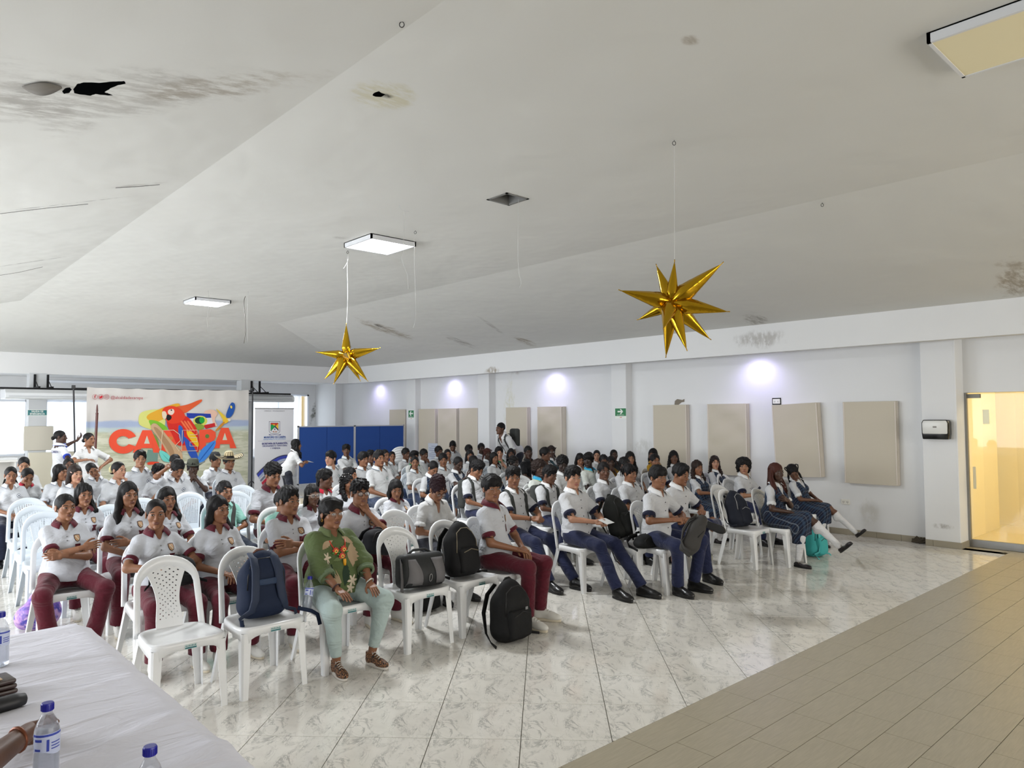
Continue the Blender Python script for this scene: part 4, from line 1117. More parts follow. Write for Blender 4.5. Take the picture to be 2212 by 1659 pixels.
    for e in extra:
        P = [np.array(p) for p in e[1]]; N = 14 if e[0] == 'tube' else 26; pts = []; 
        for i in range(N):
            t = i / (N - 1) * (len(P) - 1); a = int(min(t, len(P) - 2)); u = t - a; pts.append(P[a] * (1 - u) + P[a + 1] * u)
        if e[0] == 'tube':
            R = [float(np.interp(i / (N - 1), np.linspace(0, 1, len(e[2])), e[2])) for i in range(N)]
            m.tube(pts, R, 9)
        else: m.tube(pts, [e[2] * (.72 + .28 * abs(math.sin(i * 1.55))) * (1 - .35 * i / N) for i in range(N)], 8)
    if style == 'dreads':
        for i in range(58):
            a = rg.uniform(0, 2 * PI); el = rg.uniform(.15, 1.2); x, y, z = .08 * math.cos(a) * math.cos(el), .02 + .095 * math.sin(a) * math.cos(el), .045 + .088 * math.sin(el)
            d = np.array([x, y - .02, 0]); d /= np.linalg.norm(d) + 1e-6; L = rg.uniform(.05, .10) if y > -.06 else .035
            if y < -.04: L *= .5
            p0 = np.array([x, y, z]); m.tube([p0, p0 + d * .022 + (0, 0, -.02), p0 + d * .03 + (0, 0, -L * .7), p0 + d * .024 + (0, 0, -L - .015)], [.007, .007, .0065, .004], 5)
    if style == 'braids':
        for i in range(46):
            a = rg.uniform(-.5, PI + .5); x = .088 * math.cos(a); y = .02 + .085 * math.sin(a)
            L = rg.uniform(.26, .40); fr_ = -1 if abs(x) > .055 and y < .06 else 1
            p0 = np.array([x, y, .03 + rg.uniform(-.02, .03)]); q = np.array([x * 1.12, y, 0])
            m.tube([p0, (q[0], q[1], -.06), (q[0] * 1.12, q[1] - (.05 if fr_ < 0 else -.005), -.16), (q[0] * 1.05, q[1] - (.09 if fr_ < 0 else 0), .03 - L)], [.006, .0065, .006, .004], 5)
    if style == 'braid_back':
        for i in range(7):
            x = (i - 3) * .021; m.tube([(x * 1.1, -.075, .072 - abs(x) * .35), (x * 1.5, -.03, .122 - abs(x) * .6), (x * 1.7, .04, .128 - abs(x) * .7), (x * 1.4, .10, .07), (x, .125, .0)], [.006, .009, .010, .009, .008], 7)
        m.tube([(.05, .11, -.01), (.09, .06, -.1), (.10, .0, -.2), (.09, -.04, -.33)], [.02, .018, .016, .006], 8); m.tube([(-.05, .11, -.01), (-.09, .07, -.1), (-.10, .03, -.2)], [.02, .018, .008], 8)
    if m.n: v, f, mi = mbq(m); parts.append((v, f, 0))
    out = join(parts); _H[key] = out; return out
def hand_geo(pose, lod):
    "right hand: wrist at origin, fingers along +x, palm towards -z, thumb on +y side"
    key = ('hand', pose, lod)
    if key in _H: return _H[key]
    h = (.0032, .0045, .007)[lod]; s = SDF((-.05, -.075, -.10), (.21, .085, .05), h, .008)
    s.cap((-.04, 0, 0), (.012, 0, 0), .024, .024); s.rbox((.048, 0, -.002), (.042, .037, .0125), .012, k=.014)
    s.ell((.03, .022, -.012), (.028, .017, .012), k=.012)
    c0, c1, c2 = {'relaxed': (.35, .5, .35), 'flat': (.10, .15, .10), 'grip': (1.0, 1.35, .8), 'fist': (1.35, 1.6, .9)}[pose]
    fr = .0042 if lod < 2 else .006
    for i, (y, L, r) in enumerate(((.029, .040, .0088), (.0098, .045, .0090), (-.0095, .041, .0086), (-.028, .032, .0076))):
        p = np.array([.086 - .003 * i * (i > 1), y, 0.]); a = 0; ya = (y) * (3.2 if pose in ('flat', 'relaxed') else 1.0)
        for k, (cc, l) in enumerate(((c0, L), (c1, L * .62), (c2, L * .52))):
            a += cc * (1 + .06 * i); d = np.array([math.cos(a) * math.cos(ya), math.cos(a) * math.sin(ya) * .8, -math.sin(a)]); q = p + d * l
            s.cap(p, q, r * (1 - .08 * k), r * (.92 - .08 * k), k=.005 if k == 0 else .002); p = q
    if pose in ('flat', 'relaxed'): T = [(.018, .026, -.006), (.052, .055, -.014), (.080, .064, -.020), (.100, .062, -.026)]
    else: T = [(.018, .026, -.008), (.050, .046, -.026), (.074, .034, -.042), (.088, .014, -.046)]
    for k in range(3): s.cap(T[k], T[k + 1], (.0135, .0105, .0095)[k], (.0105, .0095, .008)[k], k=.008 if k == 0 else .002)
    V, F = s.surf(); out = (V, F, np.zeros(len(F), int)); _H[key] = out; return out
_S = {}
def shoe_mesh(kind):
    if kind in _S: return _S[kind]
    s = SDF((-.07, -.23, -.01), (.07, .11, .16), .0055, .02); ins = []
    if kind in ('sneaker_white', 'sneaker_black', 'leather', 'leopard'):
        s.ell((0, -.13, .035), (.047, .085, .038)); s.ell((0, .0, .045), (.040, .075, .050), k=.03); s.cap((0, .02, .07), (0, .025, .12), .042, .040, k=.02, cut=1); s.cap((0, -.03, .08), (0, -.12, .05), .03, .028, k=.03)
    elif kind == 'mary_jane':
        s.ell((0, -.13, .028), (.043, .080, .030)); s.ell((0, .0, .035), (.036, .072, .042), k=.03); s.rbox((0, -.06, .09), (.03, .055, .04), .02, 's', k=.01)
    s.F = np.maximum(s.F, (.022 - s.ax[2])[None, None, :] + 0 * s.F)
    V, F = s.surf(); cols = {'sneaker_white': (206, 204, 198), 'sneaker_black': (24, 24, 26), 'leather': (18, 17, 18), 'mary_jane': (24, 16, 20), 'leopard': (150, 104, 66)}
    m = mat('shoe_' + kind, cols[kind], .3 if kind in ('leather', 'mary_jane') else .6, .5)
    if kind == 'leopard':
        b = NB(m); vo = b.n('ShaderNodeTexVoronoi', feature='DISTANCE_TO_EDGE'); vo.inputs['Scale'].default_value = 65; b.l(b.tc.outputs['Object'], vo.inputs['Vector'])
        b.l(b.mix(b.ramp(vo.outputs['Distance'], .10, .20), lin((34, 24, 20)), lin((158, 108, 68))), b.b.inputs['Base Color'])
    up = mesh_qt('shoe_' + kind, V, F, [m])
    g = MB(); n = 22; P = []
    th = .026 if kind != 'leopard' else .036
    for i in range(n):
        a = 2 * PI * i / n; x = math.cos(a); y = math.sin(a); w = .046 if y < 0 else .040; P.append((w * (abs(x) ** .8) * (1 if x > 0 else -1), -.055 + y * (.155 if y < 0 else .128)))
    g.prism(P, th, 'z', 0); sole = g.mesh('sole_' + kind, mat('sole_' + kind, {'sneaker_white': (200, 190, 170), 'leopard': (206, 200, 192), 'sneaker_black': (160, 160, 160)}.get(kind, (15, 15, 15)), .6), 'x', bevel=.006)
    lace = None
    if kind in ('sneaker_white', 'sneaker_black', 'leopard'):
        g = MB()
        for k in range(5):
            y, z = -.115 + k * .024, .086 + k * .0095 + (.004 if k > 2 else 0)
            g.tube([(-.022, y, z - .006), (0, y + .004, z + .004), (.022, y + (.008 if k % 2 else 0), z - .006)], .0028, 5)
        for x in (-1, 1): g.tube([(0, -.02, .121), (x * .022, -.03, .128), (x * .03, -.045, .108), (x * .006, -.025, .118)], .0024, 5)
        lace = g.mesh('laces_' + kind, mat('lace_' + ('w' if kind != 'sneaker_black' else 'b'), (210, 210, 205) if kind != 'sneaker_black' else (30, 30, 30), .8), 'all')
    _S[kind] = (up, sole, lace); return _S[kind]
def ik(a, t, l1, l2, hint):
    a, t = np.array(a, float), np.array(t, float); d = t - a; D = np.linalg.norm(d); D2 = min(D, (l1 + l2) * .995); d = d / (D + 1e-9); t = a + d * D2
    x = (l1 * l1 - l2 * l2 + D2 * D2) / (2 * D2); h = math.sqrt(max(l1 * l1 - x * x, 1e-6)); u = np.array(hint, float) - d * np.dot(hint, d); u /= np.linalg.norm(u) + 1e-9
    return a + d * x + u * h, t
# wrist targets (x outward of that side, y, z), elbow hint, hand direction, palm normal, hand shape; body frame facing -Y, seated
ARM = {
 'lap': ((.05, -.20, .625), (1, .4, -.5), (-.5, -.8, -.2), (0, 0, -1), 'relaxed'),
 'knee': ((.13, -.29, .585), (1, .5, .1), (-.05, -1, -.15), (0, 0, -1), 'flat'),
 'side': ((.20, .02, .50), (1, .8, 0), (0, -.3, -1), (-1, 0, 0), 'relaxed'),
 'cross_a': ((-.085, -.195, .775), (1, .2, -.6), (-1, .15, .1), (0, .9, -.3), 'relaxed'),
 'cross_b': ((-.05, -.16, .725), (1, .2, -.6), (-1, .3, -.1), (0, .9, -.2), 'relaxed'),
 'chin': ((.02, -.15, 1.0), (.9, -.3, -1), (-.3, .25, .8), (0, 1, .3), 'fist'),
 'phone': ((.055, -.25, .90), (.8, .1, -1), (-.2, -.5, .8), (0, 1, .5), 'grip'),
 'read': ((.06, -.27, .70), (1, .3, -.6), (-.35, -.9, .1), (-.6, 0, -.6), 'grip'),
 'eye': ((.02, -.13, 1.08), (.9, -.5, -1), (-.6, .3, .7), (0, 1, .2), 'fist'),
 'scratch': ((.15, .02, 1.18), (1, -.9, -.2), (-.6, .25, .5), (-.6, .5, 0), 'relaxed'),
 'face': ((.01, -.15, 1.03), (.9, -.2, -1), (-.5, .2, .7), (0, 1, 0), 'grip'),
 'bag': ((.09, -.24, .72), (1, .2, -.5), (-.6, -.7, .1), (-.3, 0, -1), 'grip'),
 'throat': ((.03, -.13, .93), (.9, -.3, -1), (-.3, .3, .9), (0, 1, 0), 'relaxed'),
 'hang': ((.24, .05, .50), (1, .6, 0), (.05, -.1, -1), (-1, 0, 0), 'relaxed'),
}
def cloth_mat(name, rgb, rough=.8, sheen=.15):
    if 'cloth_' + name in MATS: return MATS['cloth_' + name]
    m = mat('cloth_' + name, rgb, rough, .2, sheen=sheen); b = NB(m); P = b.tc.outputs['Object']
    f1 = b.noise(b.mapped(P, (0, 0, 0), (.5, .4, 0), (1, 1, 2.0), 'POINT'), 4.2, 3, .5, .9); f2 = b.noise(P, 55, 2)
    b.bump(b.math('ADD', f1, b.math('MULTIPLY', f2, .05)), .7, .06); return m
def plaid(name='plaid', base=(22, 28, 48), l1=(60, 84, 110), l2=(110, 118, 128)):
    if 'cloth_' + name in MATS: return MATS['cloth_' + name]
    m = cloth_mat(name, base); b = NB(m); sp = b.n('ShaderNodeSeparateXYZ'); b.l(b.tc.outputs['Object'], sp.inputs[0]); c = lin(base)
    v = b.math('ADD', sp.outputs[1], b.math('MULTIPLY', sp.outputs[2], .8))
    def stripe(x, f, w, ph=0): return b.math('LESS_THAN', b.math('ABSOLUTE', b.math('SUBTRACT', b.math('FRACT', b.math('ADD', b.math('MULTIPLY', x, f), ph)), .5)), w)
    c1 = b.mix(b.math('MULTIPLY', stripe(sp.outputs[0], 13, .13), .35), c, lin(l1)); c1 = b.mix(b.math('MULTIPLY', stripe(v, 13, .13), .35), c1, lin(l1))
    c1 = b.mix(b.math('MULTIPLY', stripe(sp.outputs[0], 13, .025, .5), .7), c1, lin(l2)); c1 = b.mix(b.math('MULTIPLY', stripe(v, 13, .025, .5), .7), c1, lin(l2))
    b.l(c1, b.b.inputs['Base Color']); return m
hair_black = mat('hair_black', (15, 13, 14), .55, .22, bump=.3, bscale=140); hair_brown = mat('hair_brown', (36, 24, 20), .55, .25, bump=.3, bscale=140)
hair_red = mat('hair_auburn', (64, 30, 22), .6, .25, bump=.3, bscale=140); hair_bur = mat('hair_burgundy', (38, 16, 24), .6, .25, bump=.6, bscale=160)
OUT = {  # shirt, collar, cuff, legs, extra
 'maroon': dict(shirt=(186, 188, 194), collar=(84, 22, 36), cuff=(84, 22, 36), leg=(82, 20, 34), crest=1, open='polo'),
 'navyboy': dict(shirt=(190, 191, 194), collar=(214, 215, 216), cuff=(24, 26, 48), leg=(30, 36, 66), inner=(22, 22, 34), buttons=1, open='shirt', loose=1),
 'bluepolo': dict(shirt=(190, 191, 192), collar=(206, 210, 212), trim=(50, 72, 100), cuff=(210, 211, 210), leg=(42, 56, 84), badge=(40, 90, 80), open='polo'),
 'roundbadge': dict(shirt=(190, 192, 196), collar=(212, 214, 218), trim=(44, 56, 92), cuff=(206, 208, 214), leg=(30, 34, 54), badge=(40, 50, 84), open='polo'),
 'pinafore': dict(shirt=(190, 191, 194), collar=(214, 215, 216), cuff=(210, 212, 214), leg='plaid', pin='plaid', open='shirt', skirt=1),
 'greenpin': dict(shirt=(190, 191, 194), collar=(214, 215, 216), cuff=(210, 212, 214), leg='gplaid', pin='gplaid', open='shirt', skirt=1),
 'plainwhite': dict(shirt=(190, 190, 190), collar=(214, 214, 214), cuff=(208, 208, 208), leg=(40, 42, 52), open='vee', buttons=0),
 'mint': dict(shirt=(140, 190, 178), collar=(142, 194, 182), trim=(70, 110, 110), cuff=(120, 170, 160), leg=(40, 46, 60), open='polo'),
 'green': dict(shirt=(200, 202, 200), collar=(20, 120, 66), cuff=(212, 214, 212), leg=(40, 46, 60), open='polo'),
 'cyan': dict(shirt=(196, 200, 194), collar=(48, 150, 190), trim=(200, 210, 120), cuff=(206, 208, 206), leg=(40, 46, 60), open='polo'),
 'black': dict(shirt=(22, 22, 24), collar=(24, 24, 26), cuff=(22, 22, 24), leg=(26, 26, 30), open='polo'),
 'carepa': dict(shirt=(196, 198, 202), collar=(206, 208, 212), trim=(40, 60, 150), cuff=(40, 62, 160), leg=(52, 84, 150), open='polo'),
 'mustard': dict(shirt=(168, 128, 30), collar=(160, 120, 30), cuff=(160, 120, 30), leg=(30, 30, 34), open='polo'),
 'redcollar': dict(shirt=(194, 196, 198), collar=(170, 24, 48), cuff=(206, 208, 210), leg=(40, 42, 60), open='polo'),
 'tropical': dict(shirt=(84, 98, 62), collar=(92, 104, 66), cuff=(100, 116, 88), leg=(168, 184, 182), open='shirt', sleeve=1.45),
}
def xf(V, R, t): return (V @ np.asarray(R).T + np.asarray(t)).astype(np.float32)
class Person: pass
def person(x, y, Yrow, gaze, hair='short', skin=1, outfit='maroon', arms=('lap', 'lap'), fem=False, fat=1.0, lean=-4, side=0, pitch=0, roll=0, turn=0,
           legs='sit', shoes=None, hcol=None, label='', group=None, extras=(), lod=None, z=None, seatY=None, stand=False, facing=None, dX=0, hs=1.0, seed=0, chair_kind='front', chair_label=None, chair_group=None, sockc=None, targets=None):
    rg = np.random.default_rng(seed + int(x) * 7)
    top = on_y(x, y, Yrow); dep = float((top - CAM) @ CF)
    if lod is None: lod = 0 if dep < 7.6 else (1 if dep < 10.8 else 2)
    hb = (.0105, .015, .021)[lod]
    hs = hs * .95; hh = {'afro': .155, 'quiff': .148, 'curly_top': .150, 'curly_bun': .165, 'curly_mass': .155, 'fringe': .135, 'mullet': .138}.get(hair, .132) * hs   # head centre to top of hair
    # gaze: degrees, 0 = towards the camera, positive = towards the right edge of the picture
    g = math.radians(gaze); cfw = np.array([CF[0], CF[1], 0]); cfw /= np.linalg.norm(cfw); crt = np.array([CR[0], CR[1], 0]); crt /= np.linalg.norm(crt)
    vd = np.array([top[0], top[1], 0]); vd /= np.linalg.norm(vd); vr = np.array([vd[1], -vd[0], 0])
    hd = -vd * math.cos(g) + vr * math.sin(g); headyaw = math.atan2(hd[0], -hd[1])       # yaw about z from facing -Y
    byaw = 0 if facing is None else math.atan2((-vd * math.cos(math.radians(facing)) + vr * math.sin(math.radians(facing)))[0], -(-vd * math.cos(math.radians(facing)) + vr * math.sin(math.radians(facing)))[1])
    ztop = float(top[2]) if z is None else z
    la = math.radians(lean); sa = math.radians(side)
    # body frame scale from the height of the head top
    if stand: S = ztop / (.90 + .80 * math.cos(math.radians(lean)))
    else: S = min(1.14, max(.80, (ztop - .45) / (.84 * math.cos(la) * math.cos(sa) + .0)))
    pelz = .90 * S if stand else .45 + .085 * S
    P = empty('person', (0, 0, 0), 0, label, 'person', group)
    Rl = rot3(la, sa, 0)                                     # torso leaning
    Rt = rot3(la, sa, math.radians(turn))
    piv = np.array([0, .055, 0.])
    ts = 1.0 if not stand else 1.02
    def T(p): p = np.array(p, float) * [1, 1, 1]; q = (p - [0, .055, .53]) * S; return Rt @ q + [piv[0], piv[1], pelz]
    # head centre in body frame
    neck = T((0, .085, 1.03)); hfwd = T((0, .055, 1.145))
    hp = rot3(math.radians(pitch), 0, 0); Rh = rot3(0, 0, headyaw - byaw) @ rot3(0, math.radians(roll), 0) @ hp
    sc = np.array([(.96 if fem else 1.) * (1 + .16 * (fat - 1)), 1, 1]) * (.97 if fem else 1.) * hs * (1 if S > .9 else .96)
    off = Rh @ (np.array([0, .028, -.115]) * sc); hc = neck - off                       # skull pivot sits on the neck
    # horizontal placement: head top over the picture point
    hx, hy = hc[0], hc[1]; c, s_ = math.cos(byaw), math.sin(byaw)
    ox = top[0] - (c * hx - s_ * hy) + dX; oy = top[1] - (s_ * hx + c * hy)
    if not stand:
        zt = hc[2] + hh * (.985); dz = ztop - zt
        neck = neck + [0, 0, 0]
    else: dz = 0
    P.location = (ox, oy, 0); P.rotation_euler = (0, 0, byaw)
    R = P.rotation_euler
    # residual height goes into the torso
    dzt = ztop - (hc[2] + hh); dzt = max(-.09, min(.09, dzt))
    def T2(p): q = T(p); f = max(0, min(1, (p[2] - .53) / .5)); return q + [0, 0, dzt * f]
    neck = neck + [0, 0, dzt]; hc = hc + [0, 0, dzt]
    w = (.90 if fem else 1.0) * S; fw = fat
    # ---- joints
    sh = {k: T2((k * .153 * (.90 if fem else 1) * (1 + .15 * (fw - 1)), .075, .925)) for k in (-1, 1)}
    hip = {k: np.array([k * .088 * S * (.5 + .5 * fw), .05, pelz]) for k in (-1, 1)}
    LL = {}
    if stand:
        for k in (-1, 1): LL[k] = (hip[k], np.array([k * .10, .0, .48 * S]), np.array([k * .11, .06, .085]))
    else:
        kz = .50 * S + .015; tl = .43 * S
        for k in (-1, 1):
            sp = .11 + .02 * fw + (rg.uniform(-.01, .03))
            kn = np.array([k * sp, .05 - tl, kz]); an = np.array([k * (sp - .005), .07 - tl + rg.uniform(-.03, .05), .088])
            LL[k] = (hip[k], kn, an)
        if legs == 'close': LL = {k: (hip[k], np.array([k * .065, .05 - tl, kz]), np.array([k * .06, .05 - tl + .02, .088])) for k in (-1, 1)}
        if legs == 'spread':
            LL = {k: (hip[k], np.array([k * .21, .06 - tl, kz]), np.array([k * .14, .06 - tl + .05, .088])) for k in (-1, 1)}
        if legs == 'stretch':
            LL = {k: (hip[k], np.array([k * .12, .05 - tl, kz - .03]), np.array([k * .13, -.1 - tl - (.18 if k > 0 else .08), .088])) for k in (-1, 1)}
        if legs == 'crossed':    # left shank resting over the right knee
            LL[-1] = (hip[-1], np.array([-.08, .05 - tl, kz]), np.array([-.08, .08 - tl, .088]))
            LL[1] = (hip[1], np.array([.02, .0 - tl, kz + .10]), np.array([-.19, -.17 - tl, kz - .17]))
        if legs == 'crossed_out':    # thigh over thigh, foot reaching forward
            LL[-1] = (hip[-1], np.array([-.07, .05 - tl, kz]), np.array([-.10, .10 - tl, .088]))
            LL[1] = (hip[1], np.array([.0, .01 - tl, kz + .10]), np.array([.12, -.28 - tl, kz - .20]))
        if legs == 'mannish':    # ankle on knee
            LL[-1] = (hip[-1], np.array([-.12, .05 - tl, kz]), np.array([-.12, .0 - tl, .088]))
            LL[1] = (hip[1], np.array([.22, .1 - tl, kz + .07]), np.array([-.12, -.02 - tl, kz + .12]))
    # ---- arms
    AA = {}
    for i, k in ((0, -1), (1, 1)):       # arms[0] is the person's right arm (x<0)
        a = arms[i]
        if targets and i in targets: tg, hint, hd_, pn, shp = targets[i]; tgt = np.array(tg, float)
        else:
            tg, hint, hd_, pn, shp = ARM[a]; kx = k
            tgt = np.array([tg[0] * kx, tg[1], tg[2]])
            if a in ('chin', 'eye', 'face', 'throat', 'scratch'):
                rel = {'chin': (.035 * k, -.075, -.155), 'eye': (.03 * k, -.13, -.07), 'face': (.02 * k, -.125, -.13), 'throat': (.02 * k, -.07, -.21), 'scratch': (.125 * k, .03, .0)}[a]
                tgt = hc + Rh @ np.array(rel)
            elif stand and a == 'hang': tgt = np.array([tg[0] * k * S, .0, .82 * S])
            elif stand: tgt = tgt + [0, 0, pelz - .52]
            else: tgt[2] = tgt[2] + (pelz - .53) + (0 if tg[2] < .66 else dzt * .7); tgt[1] = tgt[1] * S + (0 if tg[2] < .72 else math.sin(-la) * .12 * -1)
            hint = (hint[0] * k, hint[1], hint[2]); hd_ = (hd_[0] * k, hd_[1], hd_[2]); pn = (pn[0] * k, pn[1], pn[2])
        el, wr = ik(sh[k], tgt, .275 * S, .245 * S, hint); AA[k] = (el, wr, hd_, pn, shp)
    # ---- skin body
    zmin = -.02; lo = (-.5, -.85, zmin); hi = (.5, .42, 1.8 if stand else 1.40)
    allp = [v for k in (-1, 1) for v in AA[k][:2]] + [v for k in (-1, 1) for v in LL[k]] + [sh[1], sh[-1], neck, hc]
    lo = np.min(allp, 0) - [.20, .22, .20]; hi = np.max(allp, 0) + [.20, .22, .12]; lo[2] = max(lo[2], -.02)
    b = SDF(lo, hi, hb * 1.15, .035)
    def torso(D, inf, kk=.06):
        D.ell(T2((0, .07, .82)), np.array([.146 * w / S, .095, .165]) * S * [1, 1, 1] + inf + [(fw - 1) * .05, (fw - 1) * .06, 0], k=kk, R=Rt)
        D.ell(T2((0, .055 - (fw - 1) * .05, .66)), np.array([.128 * w / S, .098, .14]) * S + inf + [(fw - 1) * .10, (fw - 1) * .12, 0], k=kk, R=Rt)
        D.ell((0, .05, pelz + .01), np.array([.155, .12, .10]) * S + inf + [(fw - 1) * .08, (fw - 1) * .05, 0], k=kk)
        D.cap(sh[-1] * .93 + sh[1] * .07, sh[1] * .93 + sh[-1] * .07, .044 * S + inf, k=kk); D.cap(T2((0, .075, .915)), T2((0, .08, 1.005)), .085 * S + inf * .6, .050 * S + inf * .3, k=.05)
        if fem:
            for k in (-1, 1): D.ell(T2((k * .066, -.028, .815)), np.array([.056, .045, .055]) * S + inf, k=.04)
    torso(b, 0, .05)
    fa = (.8 + .2 * fw)
    for k in (-1, 1):
        el, wr = AA[k][:2]; b.cap(sh[k], el, .046 * S * (.5 + .5 * fw) * (.88 if fem else 1), .038 * S * (.6 + .4 * fw), k=.03); b.cap(el, wr, .036 * S * (.6 + .4 * fw), .0235 * S, k=.015)
        h_, kn, an = LL[k]; b.cap(h_, kn, .078 * S * fa, .054 * S * fa, k=.04); b.cap(kn, an, .052 * S * fa, .033 * S, k=.02); b.ell(kn + (an - kn) * .3 + (0, .018, 0), (.05 * S * fa, .05 * S * fa, .09 * S), k=.02)
    b.cap(neck - (0, 0, .06), neck, .055, .05, k=.04)
    V, F = b.surf(); parts = [(V, F, 0)]
    for k in (-1, 1):
        el, wr, hd_, pn, shp = AA[k]; hv, hf, hm = hand_geo(shp, lod); fd = quv(wr - el); dr = quv(np.array(hd_) * .8 + fd * .7)
        B = basis(dr, -np.array(pn, float)); hv2 = hv * (.93 if fem else 1.) * S; mir = False
        if k > 0: hv2 = hv2 * [1, -1, 1]; hf = hf[:, ::-1]      # left hand mirrored
        parts.append((xf(hv2, B, wr), hf, 0))
    hv, hf, hm = head_geo(lod, fem); parts.append((xf(hv * sc, Rh, hc), hf, hm))
    Vb, Fb, Mb = join(parts)
    hsl = [skin_mat(skin), lip_mat(skin), eye_w, eye_d, lash]
    body = link('body', mesh_qt('body', Vb, Fb, hsl, Mb), P)
    # ---- hair
    hg = hair_geo(hair, lod, seed % 3); hm_ = hcol or hair_black
    hob = link('hair', mesh_qt('hair', xf(hg[0] * sc, Rh, hc), hg[1], [hm_]), P)
    # ---- shirt
    O = OUT[outfit]; sleeve = O.get('sleeve', .78); loose = O.get('loose', 0) * .012
    D = SDF(lo, hi, hb, .04); inf = .010 + loose * .6; torso(D, inf, .06)
    hem = pelz + (.015 if not stand else -.02)
    D.cap((0, .05, pelz + .05), (0, .045, pelz - .0), .16 * S + (fw - 1) * .1, k=.05)
    D.F = np.maximum(D.F, (hem - .035 - D.ax[2])[None, None, :] + 0 * D.F)
    for k in (-1, 1):
        el, wr = AA[k][:2]; L = np.linalg.norm(el - sh[k]); 
        if sleeve <= 1: e2 = sh[k] + (el - sh[k]) * sleeve; D.cap(sh[k] + (0, 0, -.003), e2, .053 * S * (.5 + .5 * fw) * (.92 if fem else 1), (.058 + loose * .6) * S * (.5 + .5 * fw) * (.93 if fem else 1), k=.03, cut=1)
        else:
            e2 = el + (wr - el) * (sleeve - 1); D.cap(sh[k], el, .064 * S * fw ** .5, .060 * S * fw ** .5, k=.035); D.cap(el, e2, .058 * S * fw ** .5, .052 * S * fw ** .5, k=.02, cut=1)
        for q in (0, 1): AA[k] = AA[k][:5] + (e2,)
    D.rough(.0034 if lod < 2 else .002, 30, seed, 5, (.8, .8, 1.9))
    # neck opening
    nd = T2((0, .08, 1.0)); D.cap(nd + (0, 0, -.01), nd + Rt @ np.array([0, -.01, .14]), .058 * S, .066 * S, 's', k=.008)
    vl = {'polo': .10, 'shirt': .085, 'vee': .17}[O['open']]
    D.cap(T2((0, .01, 1.0)), T2((0, -.06 - (fw - 1) * .1, 1.0 - vl)), .026, .010, 's', k=.006)
    scol = tropical() if outfit == 'tropical' else cloth_mat('shirt_%d_%d_%d' % O['shirt'], O['shirt'])
    V, F = D.surf(); shirt = link('shirt', mesh_qt('shirt', V, F, [scol]), P)
    for k in (-1, 1):
        el, wr = AA[k][:2]; e2 = AA[k][5]; a0 = sh[k] if sleeve <= 1 else el; d = quv(e2 - a0)
        rc = ((.058 + loose * .6) * S * (.5 + .5 * fw) * (.93 if fem else 1)) if sleeve <= 1 else .052 * S * fw ** .5
        if O['cuff'] != O['shirt'] or lod == 0: MB().tube([e2 - d * .030, e2 - d * .026, e2 - d * .002, e2 + d * .003, e2 + d * .003], [rc + .0005, rc + .0035, rc + .0045, rc + .003, rc * .8], 20).build('sleeve_cuff', cloth_mat('cuff_%d_%d_%d' % O['cuff'], O['cuff']), P, smooth='all')
    # ---- collar
    cm = cloth_mat('collar_%d_%d_%d' % O['collar'], O['collar']); nC = T2((0, .078, 1.0)); mb = MB(); n = 22; V = []; F = []
    op = .50 if O['open'] != 'vee' else .75
    for i in range(n + 1):
        t = i / n; a = -PI + op + (2 * PI - 2 * op) * t; tip = abs(t - .5) * 2
        cx, cy = math.sin(a), math.cos(a)        # a=0 -> back (+y)
        ri, ro = .062 * S, (.094 + .026 * tip ** 3) * S
        zi, zo = (.050 - .026 * tip ** 2) * S, (.004 - .030 * tip ** 4) * S
        for (r_, z_, f_) in ((ri * .98, zi - .022, 0), (ri, zi, 0), (ri + .006, zi + .002, 0), ((ri + ro) / 2 + .004, (zi + zo) / 2 + .006, 0), (ro + .004, zo, 0)):
            V.append(nC + Rt @ np.array([r_ * cx, r_ * cy * 1.02 - .014 * tip ** 2, z_ + .004 - .020 * tip]))
    for i in range(n):
        for k in range(4): F.append((i * 5 + k, i * 5 + k + 1, (i + 1) * 5 + k + 1, (i + 1) * 5 + k))
    mb.add(V, F); co = mb.build('collar', [cm], P, smooth='all'); md = co.modifiers.new('t', 'SOLIDIFY'); md.thickness = .004; md.offset = 0
    if 'trim' in O and lod < 3:
        tr = MB(); tr.tube([V[i * 5 + 4] for i in range(n + 1)], .0028, 5); tr.build('collar_trim', cloth_mat('trim_%d_%d_%d' % O['trim'], O['trim']), co, smooth='all')
    if 'inner' in O:
        tr = MB(); a_, b_, c_ = nC + Rt @ np.array([-.030, -.052, .000]), nC + Rt @ np.array([.030, -.052, .0]), nC + Rt @ np.array([0, -.070, -.055]); d_ = nC + Rt @ np.array([0, -.062, -.004])
        tr.add([a_, b_, c_, d_, a_ + [0, .004, 0], b_ + [0, .004, 0], c_ + [0, .004, 0]], [(0, 3, 2), (3, 1, 2), (4, 6, 5), (0, 2, 6, 4), (2, 1, 5, 6)]); tr.build('inner_collar', cloth_mat('inner', O['inner']), co)
    fwd = Rt @ np.array([0, -1, 0.]); rt = Rt @ np.array([1, 0, 0.]); up = Rt @ np.array([0, 0, 1.])
    def onshirt(pts):
        "body-frame torso coordinates (x,z) -> points on the shirt surface"
        P0 = np.array([T2((p[0], -.28 - (fw - 1) * .1, p[1])) for p in pts]); return D.hit(P0, -fwd)
    def patch(pts, centre, name, m, off=.0025, rings=3, parent=None):
        V = []; n = len(pts)
        for q in range(rings + 1):
            for p in pts: V.append((centre[0] + (p[0] - centre[0]) * q / rings, centre[1] + (p[1] - centre[1]) * q / rings))
        Q = onshirt(V) + fwd * off; F = []
        for q in range(rings):
            for i in range(n): j = (i + 1) % n; F.append((q * n + i, q * n + j, (q + 1) * n + j, (q + 1) * n + i)) if q else F.append((i, n + j, n + i))
        mb = MB(); mb.add(Q, F); return mb.build(name, m, parent or shirt, smooth='all')
